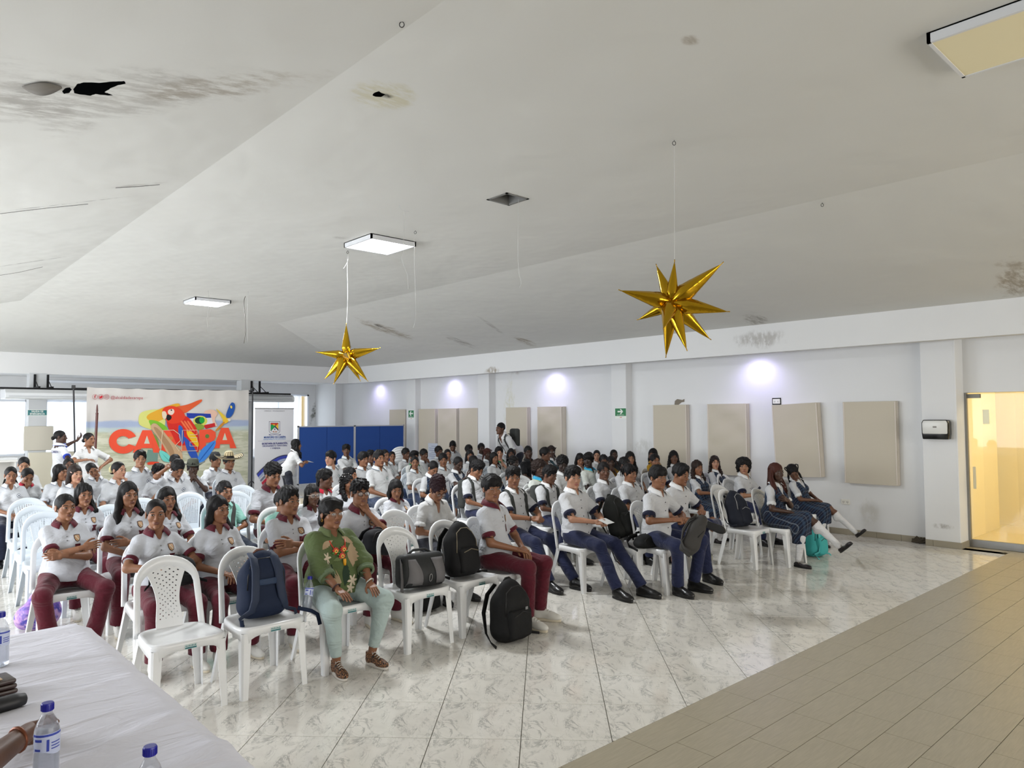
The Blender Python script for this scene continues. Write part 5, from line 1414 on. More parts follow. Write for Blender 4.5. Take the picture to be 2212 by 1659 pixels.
    if lod < 2:
        if O.get('buttons'):
            for q in range(5): 
                zz = .90 - q * .085; h0 = onshirt([(0.0, zz)])[0] + fwd * .002
                mb = MB(); mb.tube([h0, h0 + fwd * .003], .0055, 8); mb.build('button', mat('button_dark', (20, 20, 30), .4), shirt)
        elif O['open'] == 'polo' and lod < 1:
            for q in range(2): h0 = onshirt([(0.0, .885 - q * .035)])[0] + fwd * .002; MB().tube([h0, h0 + fwd * .003], .005, 8).build('button', mat('button_grey', (110, 110, 112), .4), shirt)
        if O.get('crest') and not any(e in ('strap',) for e in extras):
            c0 = (.078, .865); sh_ = [(-.026, .030), (0, .034), (.026, .030), (.026, 0), (.018, -.022), (0, -.034), (-.018, -.022), (-.026, 0)]
            patch([(c0[0] + a, c0[1] + b_) for a, b_ in sh_], c0, 'school_crest', mat('crest_grey', (74, 52, 44), .7), .0022)
            patch([(c0[0] + a * .74, c0[1] + b_ * .78) for a, b_ in sh_], c0, 'school_crest', mat('crest_tan', (172, 134, 96), .7), .0035)
            patch([(c0[0] - .014, c0[1] + .016), (c0[0] - .008, c0[1] + .02), (c0[0] + .014, c0[1] - .014), (c0[0] + .008, c0[1] - .018)], c0, 'school_crest', mat('crest_line', (200, 190, 170), .7), .0045)
            c1 = (.080, .79); patch([(c1[0] - .022, .815), (c1[0] + .022, .815), (c1[0] + .022, .75), (c1[0] - .022, .75)], (c1[0], .785), 'pocket', cloth_mat('cuff_84_22_36', (84, 22, 36)), .0022)
    if 'badge' in O and lod < 3 and O['open'] == 'polo':
        c0 = (.082, .85); ring = [(c0[0] + .026 * math.cos(a), c0[1] + .026 * math.sin(a)) for a in np.linspace(0, 2 * PI, 13)[:-1]]
        patch(ring, c0, 'school_badge', mat('badge_%d_%d_%d' % O['badge'], O['badge'], .7), .0022)
        patch([(c0[0] + (p[0] - c0[0]) * .8, c0[1] + (p[1] - c0[1]) * .8) for p in ring], c0, 'school_badge', mat('badge_white', (208, 210, 212), .7), .0035)
        patch([(c0[0] - .012, c0[1] - .002), (c0[0], c0[1] + .012), (c0[0] + .012, c0[1] - .002), (c0[0], c0[1] - .010)], c0, 'school_badge', mat('badge_%d_%d_%d' % O['badge'], O['badge'], .7), .0048)
    # ---- legs: trousers or skirt
    G = SDF(lo, hi, hb * 1.1, .04)
    lm = plaid() if O['leg'] == 'plaid' else plaid('gplaid', (22, 42, 52), (36, 92, 104), (90, 120, 124)) if O['leg'] == 'gplaid' else cloth_mat('legs_%d_%d_%d' % O['leg'], O['leg'])
    G.ell((0, .05, pelz), np.array([.165, .13, .105]) * S + [(fw - 1) * .08, (fw - 1) * .05, 0], k=.05)
    if O.get('skirt'):
        for k in (-1, 1):
            h_, kn, an = LL[k]; G.cap(h_, kn + (0, .03, 0), .098 * S, .086 * S, k=.06)
            G.cap(kn + (0, .05, -.02), kn + (0, .05, -.20), .080 * S, .085 * S, k=.04, cut=1)
        k0, k1 = LL[-1][1], LL[1][1]; G.cap(k0 + (0, .06, -.05), k1 + (0, .06, -.05), .07, k=.06); G.cap((0, .0, pelz), (k0 + k1) / 2 + (0, .06, 0), .10, .08, k=.06)
        ym = min(k0[1], k1[1]) - .045 if not stand else -9
        G.F = np.maximum(G.F, (ym - G.ax[1])[None, :, None] + 0 * G.F)
        G.rough(.004, 34, seed + 5, 3, (1.6, .3, .3))
    else:
        for k in (-1, 1):
            h_, kn, an = LL[k]; r1, r2 = .090 * S * (.72 + .28 * fw), .066 * S * (.72 + .28 * fw)
            G.cap(h_, kn, r1, r2, k=.05)
            slim = outfit == 'tropical'
            e_ = an + (kn - an) * (.10 if slim else .02); G.cap(kn, e_, r2, (.047 if slim else .068 if fem else .060) * S, k=.03, cut=1)
        G.rough(.0035, 24, seed + 5, 4)
    V, F = G.surf(); link('skirt' if O.get('skirt') else 'trousers', mesh_qt('legs', V, F, [lm]), P)
    if O.get('skirt') and lod < 2:
        sm_ = cloth_mat('sock', (206, 206, 208))
        for k in (-1, 1):
            h_, kn, an = LL[k]; q = SDF(np.minimum(kn, an) - .1, np.maximum(kn, an) + .1, hb, .02)
            q.cap(kn + (an - kn) * .08, an + (0, 0, -.0), .060 * S, .040 * S, k=.01, cut=0); q.ell(kn + (an - kn) * .32 + (0, .02, 0), (.056 * S, .056 * S, .10 * S), k=.02)
            d = quv(an - kn); dd = ((q.ax[0][:, None, None] - kn[0]) * d[0] + (q.ax[1][None, :, None] - kn[1]) * d[1] + (q.ax[2][None, None, :] - kn[2]) * d[2]); q.F = np.maximum(q.F, .09 - dd)
            v1, f1 = q.surf(); link('sock', mesh_qt('sock', v1, f1, [sm_]), P)
    if O.get('pin'):      # pinafore bodice with straps over the blouse
        B_ = SDF(lo, hi, hb, .04); torso(B_, inf + .008, .06); B_.cap((0, .05, pelz + .05), (0, .045, pelz), .168 * S, k=.05)
        B_.F = np.maximum(B_.F, (pelz - .02 - B_.ax[2])[None, None, :] + 0 * B_.F)
        for k in (-1, 1): c0 = sh[k] + np.array([k * .045, 0, -.02]); B_.cap(c0 + (0, .0, .09), c0 + (0, .0, -.14), .085 * S, .06 * S, 's', k=.01)
        B_.cap(T2((0, .01, 1.06)), T2((0, -.08, .86)), .085 * S, .015, 's', k=.01); B_.cap(T2((0, .08, 1.1)), T2((0, .08, 1.0)), .085 * S, .07 * S, 's', k=.01)
        V, F = B_.surf(); link('pinafore', mesh_qt('pinafore', V, F, [lm]), P)
    # ---- shoes
    if lod < 2 or stand:
        shoes = shoes or ('mary_jane' if O.get('skirt') else 'sneaker_white' if outfit == 'maroon' else 'leather')
        up_, so_, la_ = shoe_mesh(shoes)
        for k in (-1, 1):
            h_, kn, an = LL[k]; ft = empty('x'); bpy.data.objects.remove(ft)
            o = link('shoe', up_, P); o.scale = (S * (.9 if fem else 1),) * 3
            lift = an[2] > .12
            if lift:
                d = quv(an - kn); tz = -d; ty = np.array([0, 1, .15]) if legs != 'mannish' else np.array([.7, .6, 0]); X_ = quv(np.cross(ty, tz)); Y_ = np.cross(tz, X_)
                Rm = Matrix(np.stack([X_, Y_, tz], 1).tolist()); o.rotation_euler = Rm.to_euler(); o.location = tuple(an + d * .085 * S)
            else:
                o.location = (an[0], an[1] - .0, 0.001); o.rotation_euler = (0, 0, k * .14)
            s1 = link('sole', so_, o)
            if la_: link('laces', la_, o)
    # ---- extras
    R_ = Person(); R_.obj = P; R_.hc = hc; R_.Rh = Rh; R_.T = T2; R_.AA = AA; R_.LL = LL; R_.S = S; R_.onshirt = onshirt; R_.patch = patch; R_.fwd = fwd; R_.sc = sc; R_.D = D; R_.sh = sh; R_.up = up; R_.rt = rt; R_.pelz = pelz
    R_.loc = np.array([ox, oy, 0]); R_.byaw = byaw; R_.lod = lod; R_.hairobj = hob; R_.shirt = shirt
    for e in extras: EXTRA[e](R_)
    if not stand:
        cy = oy - .02 + (.11 if 'straps' in extras else 0); cx = ox
        ck = chair_kind; c = chair(cx, cy + .0, ck, byaw, chair_label, chair_group)
        R_.chair = c
    return R_
def tropical():
    if 'cloth_tropical' in MATS: return MATS['cloth_tropical']
    return cloth_mat('tropical', (84, 98, 60))
def wrapR(R_, v): return np.asarray(v)
EXTRA = {}
def ex(f): EXTRA[f.__name__[3:]] = f; return f
def hpt(R_, p): return R_.hc + R_.Rh @ (np.array(p) * R_.sc)
def glasses(R_, col, rr_=.0018, w=.024, h=.017):
    g = MB()
    for x in (-1, 1):
        g.tube([hpt(R_, (x * .031 + w * math.copysign(abs(math.cos(a)) ** .7, math.cos(a)), -.098, .0 + h * math.copysign(abs(math.sin(a)) ** .7, math.sin(a)))) for a in np.linspace(0, 2 * PI, 17)[:-1]], rr_, 6, closed=True)
        g.tube([hpt(R_, (x * .055, -.096, .004)), hpt(R_, (x * .074, -.05, .006)), hpt(R_, (x * .080, .0, .002))], rr_, 6)
    g.tube([hpt(R_, (-.008, -.100, .003)), hpt(R_, (0, -.104, .006)), hpt(R_, (.008, -.100, .003))], rr_, 6)
    g.build('glasses', col, R_.obj, smooth='all')
    l = MB()
    for x in (-1, 1):
        n = 12; P = [hpt(R_, (x * .031, -.099, 0))] + [hpt(R_, (x * .031 + w * .9 * math.cos(a), -.098, h * .9 * math.sin(a))) for a in np.linspace(0, 2 * PI, n + 1)[:-1]]
        l.add(P, [(0, 1 + i, 1 + (i + 1) % n) for i in range(n)])
    l.build('lens', mat('lens', (220, 225, 230), .03, .8, alpha=.18), bpy.data.objects[g_last()] if False else [c for c in R_.obj.children if c.name.startswith('glasses')][-1])
@ex
def ex_glasses_dark(R_): glasses(R_, mat('frame_dark', (24, 22, 24), .3), .0022, .025, .018)
@ex
def ex_glasses_clear(R_): glasses(R_, mat('frame_clear', (196, 180, 168), .2, .6), .0022, .027, .020)
@ex
def ex_glasses_thin(R_): glasses(R_, mat('frame_thin', (130, 110, 90), .3, metal=.8), .0011, .024, .014)
@ex
def ex_glasses_red(R_): glasses(R_, mat('frame_red', (70, 24, 24), .3), .0018, .024, .015)
@ex
def ex_straps(R_):
    "padded backpack straps over both shoulders"
    sm = mat('strap_cloth', (48, 50, 48), .8, .2, bump=.3, bscale=60)
    for k in (-1, 1):
        pts = []
        for (x, y, zz) in ((.105, .19, .86), (.108, .155, .965), (.108, .10, 1.0), (.108, .045, .985)): pts.append(R_.T((k * x, y, zz)) + R_.up * .012)
        for zz in (.93, .87, .80, .73, .68): pts.append(R_.onshirt([(k * (.108 - (.93 - zz) * .05), zz)])[0] + R_.fwd * .008)
        MB().tube(pts, [.026] * 7 + [.018, .012], 8, flat=(tuple(R_.fwd + R_.up * .7), .26)).build('bag_strap', sm, R_.obj, smooth='all')
    bb_ = SDF(R_.T((0, .27, .78)) - .28, R_.T((0, .27, .78)) + .28, .014, .02); c = R_.T((0, .25, .78)); bb_.rbox(c, (.135, .062, .19), .05, R=None); V, F = bb_.surf()
    link('worn_backpack', mesh_qt('worn_backpack', V, F, [sm]), R_.obj)
@ex
def ex_strap_one(R_):
    pts = [R_.T((.10, .16, .95)), R_.T((.105, .10, 1.0)) + R_.up * .012, R_.T((.105, .04, .985)) + R_.up * .012] + [R_.onshirt([(.10 - i * .012, .92 - i * .06)])[0] + R_.fwd * .008 for i in range(5)]
    MB().tube(pts, .022, 8, flat=(tuple(R_.fwd + R_.up * .7), .26)).build('bag_strap', mat('strap_cloth', (48, 50, 48), .8), R_.obj, smooth='all')
@ex
def ex_sombrero(R_):
    h = MB(); V = []; F = []; n = 48; prof = [(0, .185), (.03, .186), (.055, .175), (.068, .14), (.078, .075), (.088, .058), (.13, .055), (.18, .070), (.215, .098)]
    cc = lambda r, z, a: hpt(R_, (r * math.sin(a) * 1.05, r * math.cos(a) + .01, z + (.045 * (abs(math.sin(a)) ** 3) * max(0, (r - .09) / .12)) - (.018 * max(0, (r - .09) / .12) if math.cos(a) < 0 else 0)))
    rs_ = [(r, z) for (r, z) in prof]
    fine = []
    for i in range(len(rs_) - 1):
        for t in np.linspace(0, 1, 5)[:-1]: fine.append((rs_[i][0] * (1 - t) + rs_[i + 1][0] * t, rs_[i][1] * (1 - t) + rs_[i + 1][1] * t))
    fine.append(rs_[-1])
    MI = []
    for (r, z) in fine:
        for j in range(n): V.append(cc(r, z, 2 * PI * j / n))
    for i in range(len(fine) - 1):
        for j in range(n):
            F.append((i * n + j, i * n + (j + 1) % n, (i + 1) * n + (j + 1) % n, (i + 1) * n + j)); brim = i > 19; MI.append(1 if (brim and i % 2) or (not brim and j % 4 == 0 and 6 < i < 18) or i in (18, 14) else 0)
    h.add(V, F); h.mi = MI; o = h.build('sombrero', [mat('straw_cream', (196, 180, 140), .7), mat('straw_black', (22, 20, 20), .7)], R_.obj, smooth='all'); md = o.modifiers.new('t', 'SOLIDIFY'); md.thickness = .005
@ex
def ex_bucket_hat(R_):
    h = MB(); V = []; F = []; n = 36; prof = [(0, .165), (.05, .162), (.078, .14), (.088, .085), (.092, .062), (.15, .045), (.175, .06)]
    for (r, z) in prof:
        for j in range(n): a = 2 * PI * j / n; V.append(hpt(R_, (r * math.sin(a), r * math.cos(a) + .01, z + (.05 * math.sin(a) ** 2 if r > .1 else 0))))
    for i in range(len(prof) - 1):
        for j in range(n): F.append((i * n + j, i * n + (j + 1) % n, (i + 1) * n + (j + 1) % n, (i + 1) * n + j))
    h.add(V, F); o = h.build('brimmed_hat', mat('hat_olive', (72, 76, 66), .8), R_.obj, smooth='all'); md = o.modifiers.new('t', 'SOLIDIFY'); md.thickness = .005
@ex
def ex_hat_back(R_):
    h = MB(); V = []; F = []; n = 30; prof = [(0, .155), (.06, .145), (.085, .10), (.09, .04), (.088, .03)]
    for (r, z) in prof:
        for j in range(n): a = 2 * PI * j / n; V.append(hpt(R_, (r * math.sin(a), r * math.cos(a) + .012, z)))
    for i in range(len(prof) - 1):
        for j in range(n): F.append((i * n + j, i * n + (j + 1) % n, (i + 1) * n + (j + 1) % n, (i + 1) * n + j))
    h.add(V, F); h.build('knitted_cap', mat('cap_dark', (24, 24, 26), .9), R_.obj, smooth='all')
@ex
def ex_scrunchie(R_):
    h = MB(); c = np.array([0, .105, .012]); h.tube([hpt(R_, c + .038 * np.array([math.cos(a), .2, math.sin(a)])) for a in np.linspace(0, 2 * PI, 15)[:-1]], .020, 8, closed=True); h.build('scrunchie', mat('scrunchie_cream', (206, 196, 150), .8), R_.obj, smooth='all')
@ex
def ex_white_bow(R_):
    h = MB(); c = np.array([0, .105, .03]); h.tube([hpt(R_, c + .036 * np.array([math.cos(a), .2, math.sin(a)])) for a in np.linspace(0, 2 * PI, 13)[:-1]], .012, 7, closed=True); h.build('hair_band', mat('band_white', (214, 214, 212), .8), R_.obj, smooth='all')
@ex
def ex_clips(R_):
    rg = np.random.default_rng(3); h = MB()
    for i in range(16):
        a = rg.uniform(-.9, PI + .9); el = rg.uniform(-.2, 1.3); p = hpt(R_, (.092 * math.cos(a) * math.cos(el), .02 + .105 * math.sin(a) * math.cos(el), .035 + .098 * math.sin(el))); h.box(p - .004, p + .004)
    h.build('hair_beads', mat('bead_white', (220, 220, 220), .3), R_.hairobj)
@ex
def ex_clip(R_):
    for s in (1,): p = hpt(R_, (-.078, -.035, .03)); MB().tube([p - R_.Rh @ np.array([0, .018, .004]), p + R_.Rh @ np.array([0, .014, .006])], .005, 6).build('hair_clip', mat('clip_pink', (214, 180, 170), .3), R_.hairobj)
@ex
def ex_mustache(R_):
    m = MB(); m.tube([hpt(R_, (-.020, -.090, -.054)), hpt(R_, (-.008, -.101, -.0505)), hpt(R_, (.008, -.101, -.0505)), hpt(R_, (.020, -.090, -.054))], [.0012, .0028, .0028, .0012], 5); m.build('moustache', mat('stubble', (52, 36, 28), .9), R_.hairobj)
@ex
def ex_earring(R_):
    for k in (-1, 1): c = np.array([k * .082, -.002, -.05]); MB().tube([hpt(R_, c + .012 * np.array([0, math.cos(a), math.sin(a)])) for a in np.linspace(0, 2 * PI, 11)[:-1]], .0014, 5, closed=True).build('earring', mat('gold_ring', (200, 150, 60), .3, metal=1), R_.obj, smooth='all')
@ex
def ex_phone(R_):
    wr = R_.AA[1][1]; c = (R_.AA[1][1] + R_.AA[-1][1]) / 2 + np.array([0, -.05, .065]); B = rot3(math.radians(-35), 0, 0); MB().box((-.036, -.004, -.072), (.036, .004, .072), R=Matrix(B.tolist()), at=tuple(c)).build('phone', mat('phone_dark', (26, 28, 34), .2), R_.obj, bevel=.003)
@ex
def ex_paper(R_):
    c = (R_.AA[1][1] + R_.AA[-1][1]) / 2 + np.array([0, -.09, .01]); B = rot3(math.radians(-70), 0, .2); MB().box((-.08, -.0008, -.055), (.08, .0008, .055), R=Matrix(B.tolist()), at=tuple(c)).build('leaflet', mat('paper_white', (206, 208, 208), .7), R_.obj)
@ex
def ex_bracelet(R_):
    for k, m_ in ((-1, mat('cord_black', (16, 14, 14), .7)), ):
        el, wr = R_.AA[k][:2]; d = quv(wr - el); c = el + (wr - el) * .93; a = quv(np.cross(d, (0, 0, 1.))); b_ = np.cross(d, a)
        MB().tube([c + (a * math.cos(t) + b_ * math.sin(t)) * .0285 for t in np.linspace(0, 2 * PI, 15)[:-1]], .0035, 6, closed=True).build('bracelet', m_, R_.obj, smooth='all')
@ex
def ex_pants_plain(R_): pass
# ================================================================== everyone in the hall
SK = dict(spec=0)
GRP = 'people seated in the hall'; CG = 'white plastic chairs in the hall'
PP = {}
def pr(key, x, y, Y, g, hair, skin, outfit, arms, who, **kw):
    if isinstance(arms, str): arms = (arms, arms)
    kw.setdefault('seed', len(PP)); kw.setdefault('chair_group', CG)
    if not kw.get('stand'): kw.setdefault('chair_label', ('white plastic chair under the ' if len(who.split()) < 12 else 'chair under the ') + who)
    if x < 540 and Y > 7 or Y > 9: kw.setdefault('chair_kind', 'lattice')
    PP[key] = person(x, y, Y, g, hair, skin, outfit, arms, label=who, group=GRP, **kw); return PP[key]
F_ = dict(fem=True)
# ---- near left block, maroon collars
pr('boyred', 1062, 1024, 4.9, 22, 'fringe', 1, 'maroon', 'lap', facing=58, who= 'boy with a bowl cut and maroon trousers beside the floor backpack', lean=-2, legs='sit', seed=5)
pr('l2', 338, 1073, 5.8, 2, 'back', 1, 'maroon', ('bag', 'bag'), 'girl with slicked-back hair holding a black bag, maroon collar', hs=1.02, fat=1.12, **F_)
pr('l3', 472, 1066, 5.75, 38, 'long_side', 1, 'maroon', 'lap', 'girl with long black hair seated behind the dark blue backpack', **F_)
pr('bf', 624, 1046, 5.8, 38, 'quiff', 1, 'maroon', ('cross_b', 'cross_a'), 'boy with folded arms directly left of the woman in green', lean=-5)
pr('gb', 777, 1031, 5.8, 24, 'curly_top', 1, 'maroon', ('lap', 'chin'), 'boy in dark glasses resting his chin on his fist', extras=('glasses_dark',), lean=4)
pr('ww', 945, 1024, 5.85, 30, 'curly_bun', 1, 'plainwhite', 'lap', 'woman with burgundy curly hair looking down at her lap, white blouse', pitch=32, lean=8, hcol=hair_bur, extras=('glasses_red', 'earring'), fat=1.1, **F_)
pr('l1', 142, 1062, 6.75, 22, 'bun', 1, 'maroon', ('cross_a', 'cross_b'), 'girl with folded arms nearest the left end of the white table', fat=1.2, legs='spread', **F_)
pr('gm', 362, 1048, 7.0, 18, 'long', 1, 'maroon', 'lap', 'girl half hidden behind the girl with slicked-back hair', dX=0, **F_)
pr('mintb', 612, 1066, 6.9, 40, 'short', 1, 'mint', 'lap', 'person in a mint polo hidden behind the folded-arms boy', hs=.98)
pr('gg', 675, 1043, 6.9, 22, 'long_wavy', 2, 'maroon', 'lap', 'girl in pale cat-eye glasses with long wavy hair', extras=('glasses_clear',), **F_)
pr('g2', 855, 1032, 6.8, 12, 'bob', 1, 'maroon', 'lap', 'girl with straight black bob looking down, maroon collar', pitch=14, **F_)
pr('pg', 278, 1038, 7.0, 22, 'long_front', 1, 'maroon', ('lap', 'cross_b'), 'girl with black hair down to her waist', **F_)
pr('lady', 182, 1040, 7.85, 18, 'long_wavy', 1, 'maroon', 'lap', 'girl with wavy side hair peeping behind the folded-arms girl', **F_)
pr('mint2', 486, 1037, 7.8, 30, 'fade', 1, 'mint', 'lap', 'boy in a mint polo with a strap on his shoulder', extras=('strap_one',))
pr('tall', 590, 998, 7.7, 28, 'afro', 1, 'maroon', 'lap', 'tall boy with a round curly afro, maroon collar', pitch=12, lean=5)
pr('red', 702, 1011, 7.8, 62, 'mullet', 2, 'redcollar', 'lap', 'boy with a red collar turned away to the right', seed=4)
pr('cg', 750, 1031, 7.7, 52, 'curl_long', 1, 'maroon', 'lap', 'girl with white beads in her dark curls', extras=('clips',), z=1.12, **F_)
pr('cg2', 757, 1021, 8.7, 60, 'curl_long', 1, 'maroon', 'lap', 'girl with curly hair just behind the girl with white beads', z=1.12, **F_)
# ---- back left block, round badges
pr('pig', 24, 1005, 11.0, 8, 'pigtails', 1, 'roundbadge', 'lap', 'girl with two braided pigtails at the left edge', pitch=5, **F_)
pr('eye', 60, 1008, 11.2, 16, 'back', 1, 'redcollar', ('eye', 'lap'), 'girl rubbing her eye, red collar', pitch=24, **F_)
pr('b52', 52, 985, 12.3, 2, 'back', 0, 'bluepolo', 'lap', 'girl looking down behind the girl rubbing her eye', pitch=15, **F_)
pr('g130', 131, 1000, 11.0, 45, 'long', 1, 'roundbadge', 'lap', 'girl in profile left of the girl with a hair clip', **F_)
pr('g162', 163, 1002, 10.2, 28, 'long', 5, 'roundbadge', 'lap', 'pale girl with a hair clip and long brown hair', extras=('clip',), hcol=hair_brown, **F_)
pr('g200', 200, 996, 11.4, 5, 'back', 1, 'roundbadge', 'lap', 'girl dozing with her head tipped onto her neighbour', roll=-28, pitch=14, **F_)
pr('g148', 149, 987, 12.4, 10, 'back', 2, 'bluepolo', 'lap', 'dark-haired head just under the pointing woman', **F_)
pr('g255', 257, 995, 10.3, 42, 'bun', 5, 'roundbadge', ('lap', 'chin'), 'girl with a cream scrunchie looking right', extras=('scrunchie',), **F_)
pr('b303', 303, 970, 11.0, 8, 'quiff', 0, 'roundbadge', 'lap', 'tall pale boy in front of the banner letter A', legs='sit')
pr('b345', 342, 998, 10.9, 30, 'curly_top', 2, 'roundbadge', 'lap', 'boy whose face is hidden by the boy scratching his head', pitch=10)
pr('b382', 384, 992, 9.95, 18, 'short', 1, 'roundbadge', ('scratch', 'lap'), 'boy scratching his head and looking down', pitch=28, lean=6)
pr('b377', 379, 981, 12.1, 20, 'fade', 1, 'roundbadge', 'lap', 'boy with a high forehead behind the boy scratching his head')
pr('bhat', 417, 993, 10.6, 5, 'short', 3, 'roundbadge', ('face', 'face'), 'boy in a floppy olive hat with hands at his mouth', extras=('bucket_hat',))
pr('b468', 466, 978, 12.2, 40, 'short', 1, 'roundbadge', 'lap', 'boy in a dark cap beside the striped sombrero', extras=('hat_back',))
pr('hat', 495, 981, 11.2, 22, 'short', 1, 'roundbadge', 'lap', 'boy wearing a black and cream striped sombrero', extras=('sombrero',))
# ---- middle block, blue trimmed polos
pr('b713', 714, 973, 10.6, -32, 'mullet', 5, 'bluepolo', 'lap', 'fair boy looking left in front of the blue board')
pr('b748', 748, 958, 12.9, 2, 'curly_top', 2, 'bluepolo', ('cross_a', 'cross_b'), 'boy with folded arms seated highest before the blue board')
pr('b783', 785, 975, 10.2, 32, 'mullet', 1, 'bluepolo', 'lap', 'boy with wet-look black hair just left of the green-badge boy')
pr('b818', 819, 970, 9.3, 30, 'quiff', 1, 'bluepolo', 'lap', 'upright boy with a green tower badge on his polo', legs='spread')
pr('b800', 800, 970, 11.6, 30, 'curly_top', 2, 'bluepolo', 'lap', 'boy mostly hidden behind the green-badge boy')
pr('g830', 832, 969, 10.9, 30, 'back', 1, 'bluepolo', 'lap', 'girl peeping out right behind the green-badge boy', **F_)
pr('g847', 847, 973, 12.3, 12, 'back', 1, 'bluepolo', 'lap', 'girl with a parting looking right, beside a white chair back', **F_)
pr('b877', 877, 967, 12.2, 35, 'short', 2, 'bluepolo', 'lap', 'boy at the right edge of the blue board')
pr('b893', 895, 971, 11.0, 25, 'curly_top', 1, 'green', 'lap', 'boy behind the girl with one long black braid')
pr('g895', 896, 983, 9.7, 5, 'side_braid', 1, 'bluepolo', 'lap', 'girl with one long black side braid', **F_)
pr('b915', 916, 969, 12.0, 35, 'short', 2, 'bluepolo', ('lap', 'face'), 'boy with his hand by his mouth near the pale poster')
pr('g936', 936, 993, 8.55, 30, 'bun', 1, 'pinafore', ('lap', 'face'), 'girl with a wet parting leaning down, face hidden by her hand', pitch=30, lean=6, **F_)
pr('b948', 948, 963, 12.2, 35, 'short', 2, 'bluepolo', 'lap', 'boy whose hair shows above the freckled boy')
pr('b957', 957, 978, 9.7, 8, 'short', 1, 'bluepolo', 'lap', 'broad-faced boy staring at the camera beside the phone girl')
pr('g967', 967, 968, 11.0, 10, 'back', 1, 'bluepolo', 'lap', 'girl with small white hair clips near the looking-down boy', **F_)
pr('b978', 978, 952, 12.9, 5, 'fade', 2, 'bluepolo', 'lap', 'boy looking down, highest head between two wall panels', pitch=25)
pr('g990', 990, 984, 8.6, 30, 'bun', 3, 'pinafore', 'phone', 'girl in a plaid pinafore typing on a phone', pitch=20, extras=('phone',), **F_)
pr('b1013', 1013, 960, 12.0, 30, 'short', 3, 'plainwhite', 'lap', 'dark hair behind the girl in a face mask')
pr('g1015', 1015, 970, 10.5, 8, 'long', 1, 'bluepolo', 'lap', 'girl with glasses and long straight hair near the wall', extras=('glasses_thin',), **F_)
pr('g1022', 1024, 982, 9.6, 50, 'long', 2, 'bluepolo', 'lap', 'girl with a parted hairdo behind the tattooed-arm boy', **F_)
pr('b1030', 1030, 990, 7.35, 38, 'curly_top', 1, 'navyboy', ('lap', 'lap'), 'boy with a backpack looking down, right behind the bowl-cut boy', pitch=26, extras=('straps',))
pr('b1040', 1040, 957, 12.2, 22, 'fade', 3, 'bluepolo', 'lap', 'thin boy with a flat top by the cracked pillar')
pr('g1052', 1053, 967, 10.9, 22, 'braid_back', 3, 'bluepolo', 'lap', 'girl with reddish cornrows beside the girl with black hair curtain', hcol=hair_red, **F_)
pr('g1066', 1068, 975, 9.9, 30, 'long', 1, 'bluepolo', 'lap', 'girl hidden behind her straight hair beside the green-collar boy', **F_)
pr('b1078', 1078, 963, 10.2, 10, 'quiff', 5, 'green', ('lap', 'chin'), 'boy with a green collar and a hand on his nose')
pr('g1095', 1096, 956, 11.5, 2, 'back', 1, 'bluepolo', ('lap', 'face'), 'girl covering her mouth under the bending man', **F_)
pr('g1103', 1104, 967, 10.6, 2, 'long', 2, 'cyan', 'lap', 'girl with a pale blue collar near the bending man', **F_)
pr('g1108', 1110, 983, 8.6, 50, 'braid_back', 4, 'greenpin', 'lap', 'girl with cornrows, white hair band and green plaid pinafore', extras=('white_bow',), **F_)
pr('b1140', 1141, 963, 9.6, 15, 'fade', 3, 'black', 'lap', 'smiling boy in a black polo', seed=3)
pr('b1177', 1178, 966, 9.0, 60, 'short', 2, 'plainwhite', 'lap', 'short-haired boy half hidden by the girl in glasses with upswept hair')
pr('g1188', 1191, 962, 9.7, 8, 'braid_back', 3, 'greenpin', 'lap', 'girl in clear glasses with upswept braids', extras=('glasses_thin',), hcol=hair_brown, **F_)
# ---- right block
pr('c1165', 1165, 995, 6.9, 25, 'curly_mass', 3, 'cyan', 'lap', 'child with bushy brown curls and a cyan collar', hcol=hair_brown, z=1.22, hs=.95)
pr('m1', 1108, 1004, 5.9, 14, 'curly_top', 1, 'navyboy', ('read', 'read'), 'curly-haired boy with olive backpack straps facing the camera', extras=('straps', 'bracelet'), legs='stretch')
pr('m2', 1187, 1001, 6.35, 55, 'curly_top', 2, 'navyboy', ('lap', 'read'), 'boy with backpack straps looking down to the right', pitch=12, extras=('straps',), seed=8)
pr('a1215', 1215, 983, 7.2, 15, 'afro', 4, 'plainwhite', 'lap', 'dark-skinned boy with a short black afro', pitch=10, hs=.94)
pr('r1', 1237, 1003, 5.25, 26, 'curly_top', 5, 'navyboy', ('read', 'read'), 'fair boy with thick wavy hair reading a paper', legs='stretch', extras=('paper',))
pr('g1253', 1253, 977, 8.3, 15, 'bob', 1, 'plainwhite', 'lap', 'girl with a black bob looking down', pitch=15, **F_)
pr('c1270', 1271, 977, 7.6, -15, 'fringe', 4, 'cyan', 'lap', 'child in a cyan collar shirt with a heavy fringe')
pr('g1288', 1289, 970, 8.9, 0, 'back', 5, 'plainwhite', 'lap', 'very pale girl with combed-back hair', **F_)
pr('b1303', 1304, 981, 7.4, 12, 'fade', 2, 'navyboy', 'lap', 'boy whose forehead shows above the boy with pursed lips')
pr('w1325', 1326, 969, 8.5, 12, 'bun', 3, 'black', 'lap', 'laughing woman with tied-back hair on the far row', **F_)
pr('s1318', 1320, 985, 8.0, 12, 'short', 3, 'mustard', ('face', 'face'), 'small child with hands before the face beside the laughing woman', hs=.9)
pr('g1360', 1361, 974, 7.4, 12, 'curl_long', 0, 'plainwhite', 'lap', 'girl with a half-hidden face and dark curls before the grey pillar', **F_)
pr('h1350', 1350, 986, 6.7, 60, 'fade', 3, 'navyboy', 'lap', 'boy with close-cropped hair behind the boy with dreadlocks')
pr('r2', 1304, 997, 6.05, 20, 'fade', 2, 'navyboy', ('lap', 'lap'), 'boy with pursed lips and a close crop')
